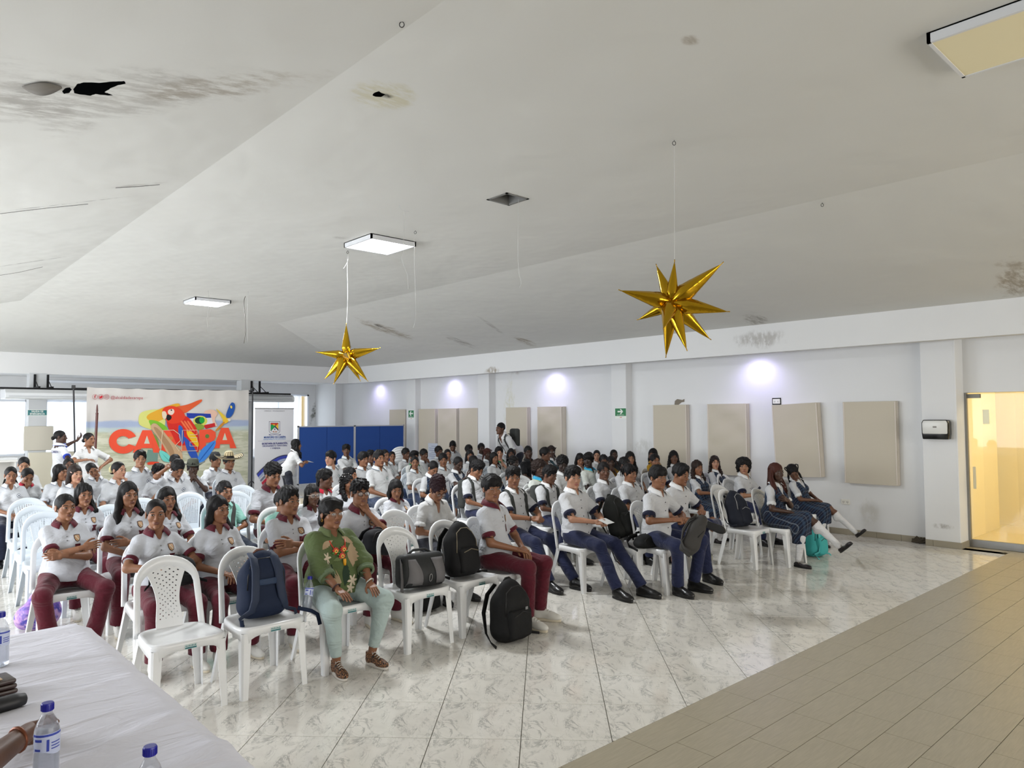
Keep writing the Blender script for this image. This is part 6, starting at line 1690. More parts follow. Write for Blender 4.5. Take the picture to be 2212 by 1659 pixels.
pr('dread', 1360, 1001, 5.7, 48, 'dreads', 1, 'navyboy', 'lap', 'boy with short dreadlocks over his eyes')
pr('y1408', 1410, 967, 7.55, -20, 'long', 2, 'mustard', 'lap', 'woman in a mustard top facing away, long black hair', **F_)
pr('b1413', 1415, 979, 6.9, 22, 'fade', 1, 'navyboy', 'lap', 'boy with a raised fade haircut before a smooth beige panel')
pr('g1455', 1455, 972, 7.0, 10, 'curl_long', 2, 'greenpin', ('lap', 'lap'), 'girl with long curly hair in front of a smooth beige panel', **F_)
pr('r3', 1421, 1005, 4.55, 36, 'fringe', 1, 'navyboy', ('bag', 'bag'), 'boy opening a grey bag on his lap', lean=6, legs='spread', seed=2)
pr('r4', 1470, 998, 4.75, 52, 'quiff', 1, 'navyboy', ('lap', 'bag'), 'boy with one shoe resting on his knee', pitch=12, lean=6, legs='mannish', extras=('bracelet',))
pr('g5', 1506, 992, 5.95, 34, 'curl_long', 1, 'pinafore', ('read', 'read'), 'girl with wavy brown hair and navy pinafore seen in profile', hcol=hair_brown, **F_)
pr('g6', 1544, 991, 6.3, 14, 'curl_long', 5, 'pinafore', ('throat', 'lap'), 'pale girl with a hand on her throat', hcol=hair_brown, legs='crossed', z=1.16, **F_)
pr('curl', 1606, 986, 5.35, 6, 'curly_mass', 0, 'navyboy', ('read', 'read'), 'boy with a big mass of curly hair', lean=8, hs=.95)
pr('br1', 1676, 998, 4.35, 48, 'braids', 3, 'pinafore', ('lap', 'cross_a'), 'girl with long auburn box braids and crossed legs', hcol=hair_red, lean=6, legs='crossed_out', **F_)
pr('br2', 1713, 1001, 4.8, 5, 'braid_back', 2, 'pinafore', 'lap', 'girl with cornrows leaning on the girl with auburn braids', roll=-18, side=-10, pitch=26, legs='crossed_out', **F_)
# ---- standing
pr('point', 131, 928, 14.2, 75, 'bun', 3, 'carepa', ('hang', 'hang'), 'woman pointing, back half turned, white and blue CAREPA shirt', stand=True, facing=120, targets={1: ((.30, -.62, 1.50), (1, 0, -1), (.0, -.5, .9), (0, 1, .2), 'relaxed'), 0: ((-.24, .02, .95), (-1, .6, 0), (0, -.2, -1), (1, 0, 0), 'relaxed')}, fat=1.1, **F_)
pr('white', 193, 933, 13.6, 45, 'bun', 1, 'plainwhite', ('hang', 'hang'), 'standing woman in a white shirt, hand on hip, before the banner', stand=True, facing=15, fat=1.25, targets={1: ((.17, -.02, .98), (1, .3, 0), (-.5, -.5, -.5), (0, 0, -1), 'relaxed'), 0: ((-.12, -.26, 1.12), (-1, .3, -.5), (.6, -.4, 0), (0, 0, -1), 'relaxed')}, **F_)
pr('bend', 1081, 917, 11.0, -55, 'fade', 2, 'plainwhite', ('hang', 'hang'), 'man bending forward by the wall, white shirt and dark backpack', stand=True, facing=-58, lean=42, z=1.66, targets={0: ((-.2, -.30, .86), (-1, 1, 0), (0, -.2, -1), (1, 0, 0), 'relaxed'), 1: ((.2, -.25, .80), (1, 1, 0), (0, -.2, -1), (-1, 0, 0), 'relaxed')}, extras=('straps',))
pr('roll', 640, 965, 12.6, 115, 'curl_long', 1, 'plainwhite', ('read', 'read'), 'woman with long curly black hair leaning by the roll-up banner', stand=True, facing=105, lean=24, z=1.40, extras=('paper',), **F_)
# ================================================================== woman in green
def leaf_shapes(R_):
    rg = np.random.default_rng(5)
    tan, cream, dk, lt = (mat('print_' + n, c, .8, .2) for n, c in (('tan', (168, 146, 118)), ('cream', (204, 190, 168)), ('dark', (42, 58, 44)), ('light', (110, 124, 82))))
    def flower(c, r, m, n=7, ph=0, sq=.32):
        P = []
        for i in range(n * 4): a = 2 * PI * i / (n * 4) + ph; q = r * (sq + (1 - sq) * (.5 + .5 * math.cos(a * n)) ** .8); P.append((c[0] + q * math.cos(a), c[1] + q * math.sin(a)))
        R_.patch(P, c, 'floral_print', m, .0022, 4)
    def fan(c, r, a0, a1, m, n=9):
        P = []
        for i in range(n * 2 + 1): a = a0 + (a1 - a0) * i / (n * 2); q = r * (1 if i % 2 else .45); P.append((c[0] + q * math.cos(a), c[1] + q * math.sin(a)))
        P.append((c[0] - .01 * math.cos((a0 + a1) / 2), c[1] - .01 * math.sin((a0 + a1) / 2))); R_.patch(P, c, 'leaf_print', m, .0024, 4)
    def leaf(c, L, wd, an, m):
        P = []
        for i in range(14):
            t = i / 13; P.append((L * (t - .5), wd * math.sin(PI * t) * .5))
        for i in range(12, 0, -1):
            t = i / 13; P.append((L * (t - .5), -wd * math.sin(PI * t) * .5 * (.7 if i % 2 else 1)))
        P = [(c[0] + x * math.cos(an) - y * math.sin(an), c[1] + x * math.sin(an) + y * math.cos(an)) for x, y in P]; R_.patch(P, c, 'leaf_print', m, .0021, 4)
    leaf((.0, .66), .20, .07, 1.4, dk); leaf((.10, .80), .20, .09, 1.35, tan); leaf((-.10, .90), .13, .05, .5, tan); leaf((.09, .92), .11, .05, -.6, tan); leaf((-.12, .56), .14, .05, .3, dk)
    fan((-.055, .60), .115, PI * .55, PI * 1.2, tan); flower((.055, .60), .055, cream, 6, .3); flower((.035, .54), .045, cream, 5, 1.); flower((-.135, .80), .05, cream, 6, .2)
    leaf((-.03, .78), .10, .03, .2, lt); leaf((.13, .62), .14, .05, 1.2, dk); leaf((-.13, .70), .12, .045, 1.0, dk)
    # beaded flower necklace
    rd, yl, gn = mat('bead_red', (196, 44, 20), .4), mat('bead_yellow', (226, 160, 30), .4), mat('bead_green', (60, 120, 50), .4)
    ne = None
    for (x, z, q) in ((-.045, .845, 1), (.03, .850, 1), (.0, .80, 1)):
        c = R_.onshirt([(x, z)])[0] + R_.fwd * .012
        g = MB(); n = 10
        V = [c + R_.fwd * .004] + [c + (R_.rt * math.cos(a) + R_.up * math.sin(a)) * (.030 if i % 2 else .020) for i, a in enumerate(np.linspace(0, 2 * PI, 2 * n + 1)[:-1])]
        g.add(V, [(0, 1 + i, 1 + (i + 1) % (2 * n)) for i in range(2 * n)]); g.add([v - R_.fwd * .006 for v in V], [(0, 1 + (i + 1) % (2 * n), 1 + i) for i in range(2 * n)]); g.build('necklace_flower', rd, R_.obj)
        g = MB(); g.tube([c + R_.fwd * .004, c + R_.fwd * .008], .014, 10); g.tube([c + R_.fwd * .007, c + R_.fwd * .011], .005, 8, 1); g.build('necklace_flower', [yl, mat('bead_dark', (40, 20, 20), .4)], R_.obj)
    g = MB()
    for (x, z) in ((-.07, .83), (-.02, .83), (.055, .83), (-.03, .815), (.02, .82)): c = R_.onshirt([(x, z)])[0] + R_.fwd * .008; g.tube([c - R_.rt * .014, c, c + R_.rt * .014], [.003, .009, .003], 7)
    g.build('necklace_leaves', gn, R_.obj, smooth='all')
    c = R_.onshirt([(.003, .755)])[0] + R_.fwd * .012; MB().tube([c + R_.up * .022, c, c - R_.up * .024], [.011, .012, .010], 8).build('necklace_pendant', yl, R_.obj, smooth='all')
    pts = [R_.T((k * .065, -.0, .975 - 0)) if False else R_.onshirt([(x, z)])[0] + R_.fwd * .006 for (x, z) in ((-.07, .93), (-.06, .885), (-.045, .86))]
    MB().tube(pts, .0035, 6).build('necklace_cord', rd, R_.obj, smooth='all'); pts = [R_.onshirt([(x, z)])[0] + R_.fwd * .006 for (x, z) in ((.07, .93), (.055, .885), (.035, .865))]; MB().tube(pts, .0035, 6).build('necklace_cord', rd, R_.obj, smooth='all')
    el, wr = R_.AA[-1][:2]; d = quv(wr - el); c = el + (wr - el) * .93; a = quv(np.cross(d, (0, 0, 1.))); b_ = np.cross(d, a)
    MB().tube([c + (a * math.cos(t) + b_ * math.sin(t)) * .031 for t in np.linspace(0, 2 * PI, 15)[:-1]], .005, 6, closed=True).build('bracelet', mat('bracelet_dark', (50, 20, 22), .5), R_.obj, smooth='all')
    el, wr = R_.AA[1][:2]; d = quv(wr - el); c = el + (wr - el) * .95
    MB().tube([c + (a * math.cos(t) + b_ * math.sin(t)) * .031 for t in np.linspace(0, 2 * PI, 15)[:-1]], .006, 6, closed=True).build('bracelet', mat('bracelet_silver', (190, 186, 180), .3, metal=.6), R_.obj, smooth='all')
EXTRA['tropic'] = leaf_shapes
pr('green', 716, 1071, 4.92, 30, 'bob_short', 1, 'tropical', ('knee', 'knee'), 'woman in glasses and a green leaf-print shirt in the front row', fat=1.62, dX=.0, lean=-3, shoes='leopard', extras=('glasses_thin', 'tropic', 'earring'), legs='stand' if False else 'spread', hs=1.03, seed=1, **F_)
# ================================================================== bags
def quad_tex(m, base, line):
    return m
def backpack(name, label, cat, loc, rot, size, rgb, pocket=True, straps_front=False, handle=None, group=None, rough=.75, accent=None, ribs=0, slump=0, seed=0, lean_r=None):
    w, d, h = size; r = empty(name, tuple(loc), 0, label, cat, group); r.rotation_euler = rot
    m = mat('bag_%s' % '_'.join(map(str, rgb)), rgb, rough, .3, bump=.25, bscale=24); z0 = 0
    s = SDF((-w, -d * 1.3, -.01), (w, d * 1.3, h * 1.15), .0085, .03)
    s.rbox((0, 0, h * .40), (w / 2, d / 2, h * .40), min(w, d) * .42); s.ell((0, 0, h * .66), (w * .44, d * .45, h * .36), k=.05); s.ell((0, -.01, h * .2), (w * .52, d * .58, h * .2), k=.05)
    s.rough(.004 + slump * .012, 16, seed, 4); s.F = np.maximum(s.F, (-s.ax[2] + .002)[None, None, :] + 0 * s.F)
    V, F = s.surf(); link('main_body', mesh_qt('main_body', V, F, [m]), r)
    def front(pts, off=.0): P0 = np.array([(x, -d * 1.1, z) for x, z in pts], float); return s.hit(P0, (0, 1, 0)) + [0, -off, 0]
    if pocket:
        q = SDF((-w, -d * 1.4, 0), (w, d, h), .0085, .02); q.rbox((0, -d * .46, h * .30), (w * .38, d * .20, h * .24), .03); q.ell((0, -d * .52, h * .25), (w * .34, d * .16, h * .2), k=.03); q.rough(.003, 20, seed + 1, 3)
        V, F = q.surf(); po = link('front_pocket', mesh_qt('front_pocket', V, F, [m]), r)
        dark = mat('zip_dark', (12, 12, 13), .5); z = MB(); z.tube([q.hit(np.array([(x, -d * 1.3, h * .50 - abs(x) * .25)]), (0, 1, 0))[0] - (0, .002, 0) for x in np.linspace(-w * .30, w * .30, 9)], .0035, 5); z.build('zipper', accent_m(accent) if accent else dark, po, smooth='all')
    z = MB(); z.tube([front([(x, zz)], .002)[0] for x, zz in [(-w * .42, h * .45), (-w * .40, h * .65), (-w * .30, h * .82), (-w * .12, h * .90), (w * .12, h * .90), (w * .30, h * .82), (w * .40, h * .65), (w * .42, h * .45)]], .004, 5)
    z.build('zipper', accent_m(accent) if accent else mat('zip_dark', (12, 12, 13), .5), r, smooth='all')
    for i in range(ribs):
        g = MB(); zz = h * (.22 + .07 * i); g.tube([front([(x, zz + abs(x) * .15)], .004 + (d * .18 if pocket else 0) * 0)[0] for x in np.linspace(-w * .32, w * .32, 7)], .006, 6, flat=((0, 1, 0), .5)); g.build('rib', mat('bag_rib', (30, 34, 44), .6), r, smooth='all')
    hm = mat('handle_%s' % '_'.join(map(str, handle)), handle, .6) if handle else m
    top = front([(0, h * .93)])[0]
    MB().tube([(-.045, .01, h * .93), (-.04, .015, h * .99), (-.02, .015, h * 1.025), (.02, .015, h * 1.025), (.04, .015, h * .99), (.045, .01, h * .93)], .009, 8).build('handle', hm, r, smooth='all')
    for k in (-1, 1):
        if straps_front:
            pts = [(k * w * .20, d * .1, h * .98)] + list(front([(k * w * .22, h * .90), (k * w * .25, h * .72), (k * w * .27, h * .5), (k * w * .30, h * .3), (k * w * .38, h * .14)], .014)) + [(k * w * .5, -d * .3, .03), (k * w * .62, -d * .5, .02), (k * w * .60, -d * .7, -.02)]
            MB().tube(pts, [.030] * 5 + [.024, .014, .012, .012], 8, flat=((0, 1, .1), .3)).build('strap', mat('strap_%s' % '_'.join(map(str, rgb)), tuple(min(255, c + 8) for c in rgb), .7), r, smooth='all')
        else:
            pts = [(k * w * .18, d * .45, h * .92), (k * w * .30, d * .70, h * .75), (k * w * .42, d * .75, h * .45), (k * w * .55, d * .45, h * .15), (k * w * .62, d * .1, .015), (k * w * .78, -d * .4, .008)]
            MB().tube(pts, [.026, .028, .026, .016, .012, .012], 8, flat=((0, 1, .2), .3)).build('strap', m, r, smooth='all')
    R_ = Person(); R_.obj = r; R_.front = front; R_.s = s; R_.m = m; return R_
def accent_m(c): return mat('acc_%s' % '_'.join(map(str, c)), c, .5)
NAVY = (20, 32, 56); BLK = (15, 15, 17)
b1 = backpack('backpack', 'dark blue laptop backpack standing on a front-row chair, straps facing out', 'backpack', (2.09, 4.80, .435), (-.10, 0, .02), (.31, .17, .43), NAVY, pocket=False, straps_front=True, handle=(96, 58, 44))
g = MB(); c0 = b1.front([(-.09, .235), (.09, .235)], .012); g.tube([c0[0], (c0[0] + c0[1]) / 2 - [0, .006, 0], c0[1]], .022, 8, flat=((0, 1, 0), .2)); g.build('luggage_band', mat('band_blue', (34, 52, 80), .7), b1.obj, smooth='all')
for W_ in ([(-.20, -.13, .02), (-.21, -.17, -.04), (-.20, -.18, -.12), (-.205, -.18, -.22)], [(.19, -.13, .03), (.27, -.17, .0), (.31, -.18, -.03), (.32, -.19, -.10)]): MB().tube(W_, .013, 8, flat=((.4, 1, 0), .25)).build('loose_webbing', b1.m, b1.obj, smooth='all')

backpack('backpack', 'black backpack standing on a white chair in the front row', 'backpack', (3.84, 4.83, .435), (-.16, .04, .15), (.30, .19, .44), BLK, pocket=True, seed=2, accent=(120, 110, 90))
bf_ = backpack('backpack', 'large black backpack on the floor by the maroon-trousered boy', 'backpack', (3.93, 4.33, .0), (-.04, 0, .1), (.33, .21, .47), (12, 12, 13), pocket=True, seed=3)
c0 = bf_.front([(.0, .22)], .05)[0]; MB().box((c0[0] - .012, -.185, .26), (c0[0] + .012, -.180, .28)).build('metal_badge', mat('tag_grey', (120, 120, 120), .5), bf_.obj)
backpack('backpack', 'black and dark green backpack leaning on the front-row chair right of the aisle', 'backpack', (6.03, 4.86, .50), (-.36, .02, .25), (.32, .19, .46), (20, 22, 20), pocket=True, seed=4)
backpack('shoulder_bag', 'flat black bag lying on the chair under the dark green backpack', 'bag', (6.08, 4.58, .437), (0, 0, .05), (.40, .20, .13), (14, 14, 15), pocket=False, seed=5)
backpack('backpack', 'navy backpack with ribbed front on the chair left of the auburn-braids girl', 'backpack', (7.96, 4.62, .436), (-.30, .10, .1), (.34, .18, .43), (24, 28, 40), pocket=True, seed=6, ribs=4, accent=(150, 150, 150))
tq = backpack('backpack', 'turquoise backpack on the floor behind the crossed legs', 'backpack', (9.03, 4.22, 0), (-.08, .05, .0), (.30, .20, .44), (60, 160, 160), pocket=True, seed=7, straps_front=True)
backpack('backpack', 'black backpack on the floor beneath the chairs right of the aisle', 'backpack', (7.0, 5.6, 0), (0, 0, .3), (.30, .2, .36), (18, 18, 20), seed=8)
backpack('shoulder_bag', 'small cream and black bag on the floor under the chairs right of the aisle', 'bag', (7.62, 4.95, 0), (0, 0, .4), (.26, .16, .22), (176, 172, 150), seed=9)
backpack('backpack', 'black bag on the floor behind the messenger bag chair', 'backpack', (3.95, 5.55, 0), (0, 0, .1), (.28, .2, .34), (16, 16, 18), seed=11)
backpack('shoulder_bag', 'black handbag on the lap of the girl with slicked-back hair', 'handbag', (1.74, 5.50, .585), (.1, 0, 0), (.27, .12, .20), BLK, pocket=True, seed=12)
backpack('shoulder_bag', 'dark bag on the lap of the boy resting his chin on his fist', 'bag', (3.38, 5.46, .59), (0, .2, .2), (.28, .14, .22), (22, 22, 28), pocket=False, seed=13, slump=.4)
gb_ = backpack('backpack', 'grey and black backpack held open by the boy on the right front row', 'backpack', tuple(on_z(1478, 1192, .54)), (.5, .3, .6), (.25, .13, .36), (56, 54, 52), pocket=False, seed=14, slump=.5)
g = MB()
for i in range(5): p = gb_.front([(-.03 + i * .013, .36 - i * .012), (.06 + i * .012, .14 + i * .01)], .003); g.tube([p[0], (p[0] + p[1]) / 2, p[1]], .0022, 5)
g.build('sheen_stripe', mat('stripe_grey', (140, 140, 145), .4), gb_.obj)
gb_.obj.children[-1]['kind'] = 'stuff'
# purple drawstring bag
r = empty('drawstring_bag', (1.22, 7.3, 0), .3, 'purple and blue galaxy-print drawstring bag on the floor at the left', 'bag')
s = SDF((-.24, -.2, -.01), (.24, .2, .40), .008, .03); s.ell((0, 0, .12), (.18, .13, .14)); s.ell((.02, 0, .24), (.10, .08, .09), k=.05); s.cap((.02, 0, .27), (.02, 0, .31), .035, .055, k=.02, cut=1); s.rough(.009, 30, 2, 5, (1, 1, .5)); s.F = np.maximum(s.F, (.002 - s.ax[2])[None, None, :] + 0 * s.F)
V, F = s.surf(); m = mat('galaxy_cloth', (110, 90, 180), .5, .4); b = NB(m); n1 = b.noise(b.tc.outputs['Object'], 9, 5, .6, 1.2); n2 = b.noise(b.mapped(b.tc.outputs['Object'], (3, 1, 2), kind='POINT'), 14, 4, .6, .8)
b.l(b.mix(b.ramp(n2, .45, .65), b.mix(b.ramp(n1, .38, .62), lin((60, 60, 150)), lin((150, 110, 190))), lin((196, 160, 200))), b.b.inputs['Base Color']); link('pouch', mesh_qt('pouch', V, F, [m]), r)
MB().tube([(.02 + .06 * math.cos(a), .06 * math.sin(a), .275) for a in np.linspace(0, 2 * PI, 17)[:-1]], .005, 6, closed=True).build('drawstring', mat('cord_dark', (30, 26, 40), .7), r, smooth='all')
# messenger bag
r = empty('messenger_bag', (3.36, 4.76, .437), .06, 'black and grey messenger bag on a front-row chair', 'bag'); r.rotation_euler = (-.12, .06, .10)
s = SDF((-.27, -.16, -.01), (.27, .16, .34), .008, .03); s.rbox((0, 0, .13), (.215, .075, .13), .05); s.ell((0, -.02, .10), (.22, .10, .12), k=.05); s.rough(.003, 16, 2, 4); s.F = np.maximum(s.F, (.002 - s.ax[2])[None, None, :] + 0 * s.F)
V, F = s.surf(); mm = mat('bag_15_15_17', BLK, .7); link('main_body', mesh_qt('main_body', V, F, [mat('messenger_black', (22, 24, 26), .6, bump=.2)]), r)
def mfront(pts, off): return s.hit(np.array([(x, -.155, z) for x, z in pts], float), (0, 1, 0)) - [0, off, 0]
def strip(pl, pr_, m_, name, off=.006):
    n = len(pl); A = mfront(pl, off); B_ = mfront([((a[0] + b_[0]) / 2, (a[1] + b_[1]) / 2) for a, b_ in zip(pl, pr_)], off); C_ = mfront(pr_, off)
    g = MB(); V = list(A) + list(B_) + list(C_); F = [(k * n + i, k * n + i + 1, (k + 1) * n + i + 1, (k + 1) * n + i) for k in (0, 1) for i in range(n - 1)]; g.add(V, F); o = g.build(name, m_, r, smooth='all'); md = o.modifiers.new('t', 'SOLIDIFY'); md.thickness = .004; return o
gy = mat('messenger_grey', (104, 102, 104), .75, bump=.2, bscale=60)
zz = np.linspace(.02, .22, 9)
strip([(-.205 + .02 * math.sin(t * 8), t) for t in zz], [(-.085 + .05 * ((t - .02) / .2) ** 2 * -1 + .02, t) for t in zz], gy, 'grey_panel'); strip([(.075 - .035 * ((t - .02) / .2), t) for t in zz], [(.19 - .02 * ((t - .02) / .2), t) for t in zz], gy, 'grey_panel')
g = MB(); g.tube(mfront([(.0 + .014 * math.cos(a), .07 + .028 * math.sin(a)) for a in np.linspace(0, 2 * PI, 15)[:-1]], .010), .0025, 6, closed=True); g.build('buckle', mat('buckle', (150, 150, 150), .3, metal=.5), r, smooth='all')
MB().tube([(-.2, 0, .22), (-.24, -.06, .20), (-.30, -.14, .08), (-.33, -.17, .0)], .018, 8, flat=((0, 1, .3), .25)).build('strap', mat('strap_grey', (74, 72, 74), .7), r, smooth='all')
MB().tube([(-.12, 0, .255), (-.06, .01, .285), (.06, .01, .285), (.12, 0, .255)], .010, 8).build('handle', mat('messenger_black', (22, 24, 26), .6), r, smooth='all')
# ================================================================== bottles
def bottle(loc, label, full=.8, rot=(0, 0, 0)):
    r = empty('water_bottle', loc, 0, label, 'bottle', 'clear water bottles with blue caps'); r.rotation_euler = rot
    prof = [(.0, .0), (.024, .0), (.031, .006), (.0325, .02), (.0325, .075), (.0300, .092), (.0325, .108), (.0325, .135), (.031, .150), (.024, .172), (.0145, .190), (.0125, .196), (.0125, .212)]
    MB().lathe(prof, 24).build('shell', mat('pet_clear', (235, 240, 250), .05, .6, trans=.9, alpha=.45), r, smooth='all')
    w = [(max(0, a - .002), z) for a, z in prof if z < .21 * full]; MB().lathe(w, 24).build('water', mat('water', (214, 222, 238), .05, .5, trans=.6, alpha=.55), r, smooth='all')
    cp = MB(); cp.lathe([(.0145, .200), (.0155, .201), (.0155, .220), (.0145, .222), (.001, .222)], 24)
    for i in range(20): a = 2 * PI * i / 20; cp.box((-.001, -.0008, .202), (.001, .0008, .218), R=Matrix.Rotation(a, 3, 'Z'), at=(.0156 * math.cos(a), .0156 * math.sin(a), 0))
    cp.build('cap', mat('cap_blue', (28, 30, 150), .35), r, smooth=True)
    lb = MB(); n = 16; V = []; F = []
    for i in range(n + 1): a = -2.9 + 2.6 * i / n; V += [(.0332 * math.cos(a), .0332 * math.sin(a), .092 + .006 * math.sin(a * 2)), (.0332 * math.cos(a), .0332 * math.sin(a), .146)]
    for i in range(n): F.append((2 * i, 2 * i + 2, 2 * i + 3, 2 * i + 1))
    lb.add(V, F); l = lb.build('label', mat('label_pale', (196, 204, 230), .4), r, smooth='all')
    g = MB(); V = []; F = []
    for (z0, z1, a0, a1) in ((.138, .144, -2.9, -.4), (.118, .121, -1.4, -.6), (.110, .113, -1.4, -.6), (.102, .105, -1.4, -.6), (.098, .13, -1.75, -1.55), (.125, .132, -2.7, -2.1), (.10, .106, -2.7, -2.2)):
        o = len(V)
        for i in range(9): a = a0 + (a1 - a0) * i / 8; V += [(.0336 * math.cos(a), .0336 * math.sin(a), z0), (.0336 * math.cos(a), .0336 * math.sin(a), z1)]
        for i in range(8): F.append((o + 2 * i, o + 2 * i + 2, o + 2 * i + 3, o + 2 * i + 1))
    g.add(V, F); g.build('label_print', mat('label_blue', (52, 70, 170), .4), l); l.children[-1]['kind'] = 'stuff'
TZ = .752
bottle((.43, 2.42, TZ), 'clear water bottle with a blue cap standing on the table in front of the arm')
bottle((.56, 1.93, TZ), 'blue-capped water bottle at the bottom edge of the picture')
bottle((.48, 3.68, TZ), 'blue-capped water bottle cut by the left edge of the picture')
bottle((2.36, 4.70, .45), 'half-full water bottle leaning beside the dark blue laptop backpack', .5, (-.1, .16, 0))
# ================================================================== table with white cloth
tb = empty('folding_table', (.2, 2.55, 0), 0, 'long table hidden under a white cloth in the near left corner', 'table')
MB().box((-.60, -1.62, .70), (.62, 1.62, .735)).build('tabletop', mat('table_white', (200, 200, 200), .5), tb, bevel=.006)
for sx in (-1, 1):
    for sy in (-1, 1): MB().tube([(sx * .5, sy * 1.4, .70), (sx * .52, sy * 1.42, 0)], .016, 8).build('leg', alu, tb)
V = []; F = []; nx, ny = 46, 110; x0, x1, y0, y1 = -.42, .90, .90, 4.22; rc = .09
def cl(i, j):
    u = i / nx; v = j / ny; X = -.75 + 2.0 * u; Y = .55 + 4.05 * v
    # rounded-rectangle table edge: distance outside hangs down
    ex = max(x0 + rc - X, X - (x1 - rc), 0); ey = max(y0 + rc - Y, Y - (y1 - rc), 0)
    sx = 1 if X > .2 else -1; sy = 1 if Y > 2.5 else -1
    d = math.hypot(ex, ey) - rc; z = .7385
    z += .006 * math.sin(3.1 * X + 5.3 * Y) * math.sin(2 * X - 3.3 * Y + 1) + .010 * math.exp(-((Y - 2.9 - .35 * X) / .035) ** 2) + .012 * math.exp(-((Y - 2.25 - .5 * X) / .03) ** 2) + .008 * math.exp(-((Y - 3.6 + .2 * X) / .04) ** 2) + .012 * math.exp(-((Y - 1.8 - .6 * X) / .06) ** 2) + .008 * math.exp(-((X - .30 - .1 * math.sin(3 * Y)) / .03) ** 2) + .0012 * math.sin(24 * Y + 6 * X + 3 * math.sin(5 * X))
    if d > 0:
        k = rc / (rc + d); nx_, ny_ = ex / (rc + d + 1e-9), ey / (rc + d + 1e-9)
        ripple = .022 * math.sin((X * 1.3 + Y) * 15) * min(1, d / .25)
        bx = (X - sx * (ex - nx_ * rc)) ; by = (Y - sy * (ey - ny_ * rc)); return (bx + sx * nx_ * (ripple + .012 + .04 * d), by + sy * ny_ * (ripple + .012 + .04 * d), z - .006 - d)
    return (X, Y, z + .011)
for i in range(nx + 1):
    for j in range(ny + 1): V.append(cl(i, j))
for i in range(nx):
    for j in range(ny): a = i * (ny + 1) + j; F.append((a, a + ny + 1, a + ny + 2, a + 1))
mb = MB(); mb.add(V, F); tcm = mat('table_cloth', (218, 217, 226), .75, .2); b = NB(tcm); f1 = b.noise(b.mapped(b.tc.outputs['Object'], rot=(0, 0, .5), scale=(1, 3.5, 1), kind='POINT'), 3.2, 4, .55, .8); b.bump(f1, .55, .03)
tag(mb.build('tablecloth', tcm, smooth='all'), 'creased white tablecloth over the long near table', 'tablecloth')
# wallet, glasses case, card box on the table
w = empty('leather_purse', (.38, 3.32, TZ), .15, 'brown leather purse on the table at the left edge', 'purse')
for k in range(3): MB().box((-.10 + .004 * k, -.06, .001 + .019 * k), (.10 - .003 * k, .055, .018 + .019 * k)).build('flap', mat('leather_brown', (58, 42, 38), .35, .5, bump=.2), w, bevel=.007, smooth=True)
MB().box((-.02, -.045, .058), (.052, .03, .061)).build('price_tag', mat('tan_tag', (196, 170, 140), .6), w)
g = MB(); g.tube([(-.09, 0, .03), (-.07, 0, .031), (.05, 0, .031), (.082, 0, .029), (.09, 0, .026)], [.012, .029, .030, .024, .006], 16, flat=((0, 0, 1), .85)); tag(g.build('glasses_case', mat('case_black', (30, 30, 34), .5), smooth='all', loc=(.40, 3.08, TZ + .0), rot=(0, 0, .25)), 'black rounded glasses case on the table below the brown purse', 'case')
w = empty('card_box', (.43, 2.22, TZ), -.5, 'small white and tan card box by the hand at the bottom left', 'box')
MB().box((-.07, -.035, .001), (.035, .035, .03)).build('sleeve', mat('card_white', (205, 200, 200), .6), w, bevel=.004); MB().box((.035, -.032, .003), (.065, .032, .034)).build('end_flap', mat('card_tan', (176, 150, 124), .6), w, bevel=.002)
# arm of a person sitting out of frame at the table
P = empty('person', (0, 0, 0), 0, 'forearm and hand of a person reaching over the table at the bottom left', 'person')
A, B_, C_ = np.array((.02, 1.72, .98)), on_z(-60, 1672, .83), on_z(62, 1580, .82); s = SDF((-.3, 1.4, .6), (.55, 2.8, 1.2), .008, .03); s.cap(A, B_, .052, .044); s.cap(B_, C_, .043, .027, k=.02)
V, F = s.surf(); hv, hf, hm_ = hand_geo('grip', 0); Bm = basis(quv(C_ - B_), (-.4, .5, .8)); V2, F2, M2 = join([(V, F, 0), (xf(hv, Bm, C_), hf, 0)]); link('body', mesh_qt('body', V2, F2, [skin_mat(2)]), P)
MB().tube([C_ * .78 + B_ * .22 + np.array([.034 * math.cos(a) * .5, -.034 * math.cos(a) * .8, .034 * math.sin(a)]) for a in np.linspace(0, 2 * PI, 17)[:-1]], .006, 6, closed=True).build('bracelet', mat('bracelet_copper', (120, 66, 40), .4, metal=.5), P, smooth='all')
MB().tube([A - (.1, .35, -.02), A, A * .75 + B_ * .25], [.075, .068, .064], 18).build('sleeve', cloth_mat('shirt_212_212_212', (212, 212, 212)), P, smooth='all')
# ================================================================== unoccupied chairs
def chair_px(x, y, Yb, label, kind='front', rz=0., dz=0): p = on_y(x, y, Yb); c = chair(p[0], Yb - .30, kind, rz, label, CG); return c
chair(1.545, 4.78, 'front', .0, 'empty white chair nearest the camera, at the end of the front row', CG)
chair(2.07, 4.77, 'front', .02, 'white chair carrying the dark blue laptop backpack', CG)
chair(3.33, 4.80, 'front', .0, 'white chair carrying the black and grey messenger bag', CG)
chair(3.87, 4.83, 'front', .03, 'white chair carrying the upright black backpack', CG)
chair(6.07, 4.77, 'front', .05, 'white chair carrying the dark green backpack, right of the aisle', CG)
chair(7.93, 4.53, 'front', .05, 'white chair carrying the ribbed navy backpack', CG)
chair(8.42, 4.95, 'front', -.1, 'white chair back showing just behind the ribbed navy backpack', CG)
chair_px(850, 1104, 6.05, 'empty white chair behind the boy in dark glasses and left of the white blouse')
chair_px(60, 1065, 9.95, 'farthest of the three empty chairs in a file at the left edge', 'lattice')
chair_px(78, 1082, 9.05, 'middle one of the three empty chairs in a file at the left edge', 'lattice')
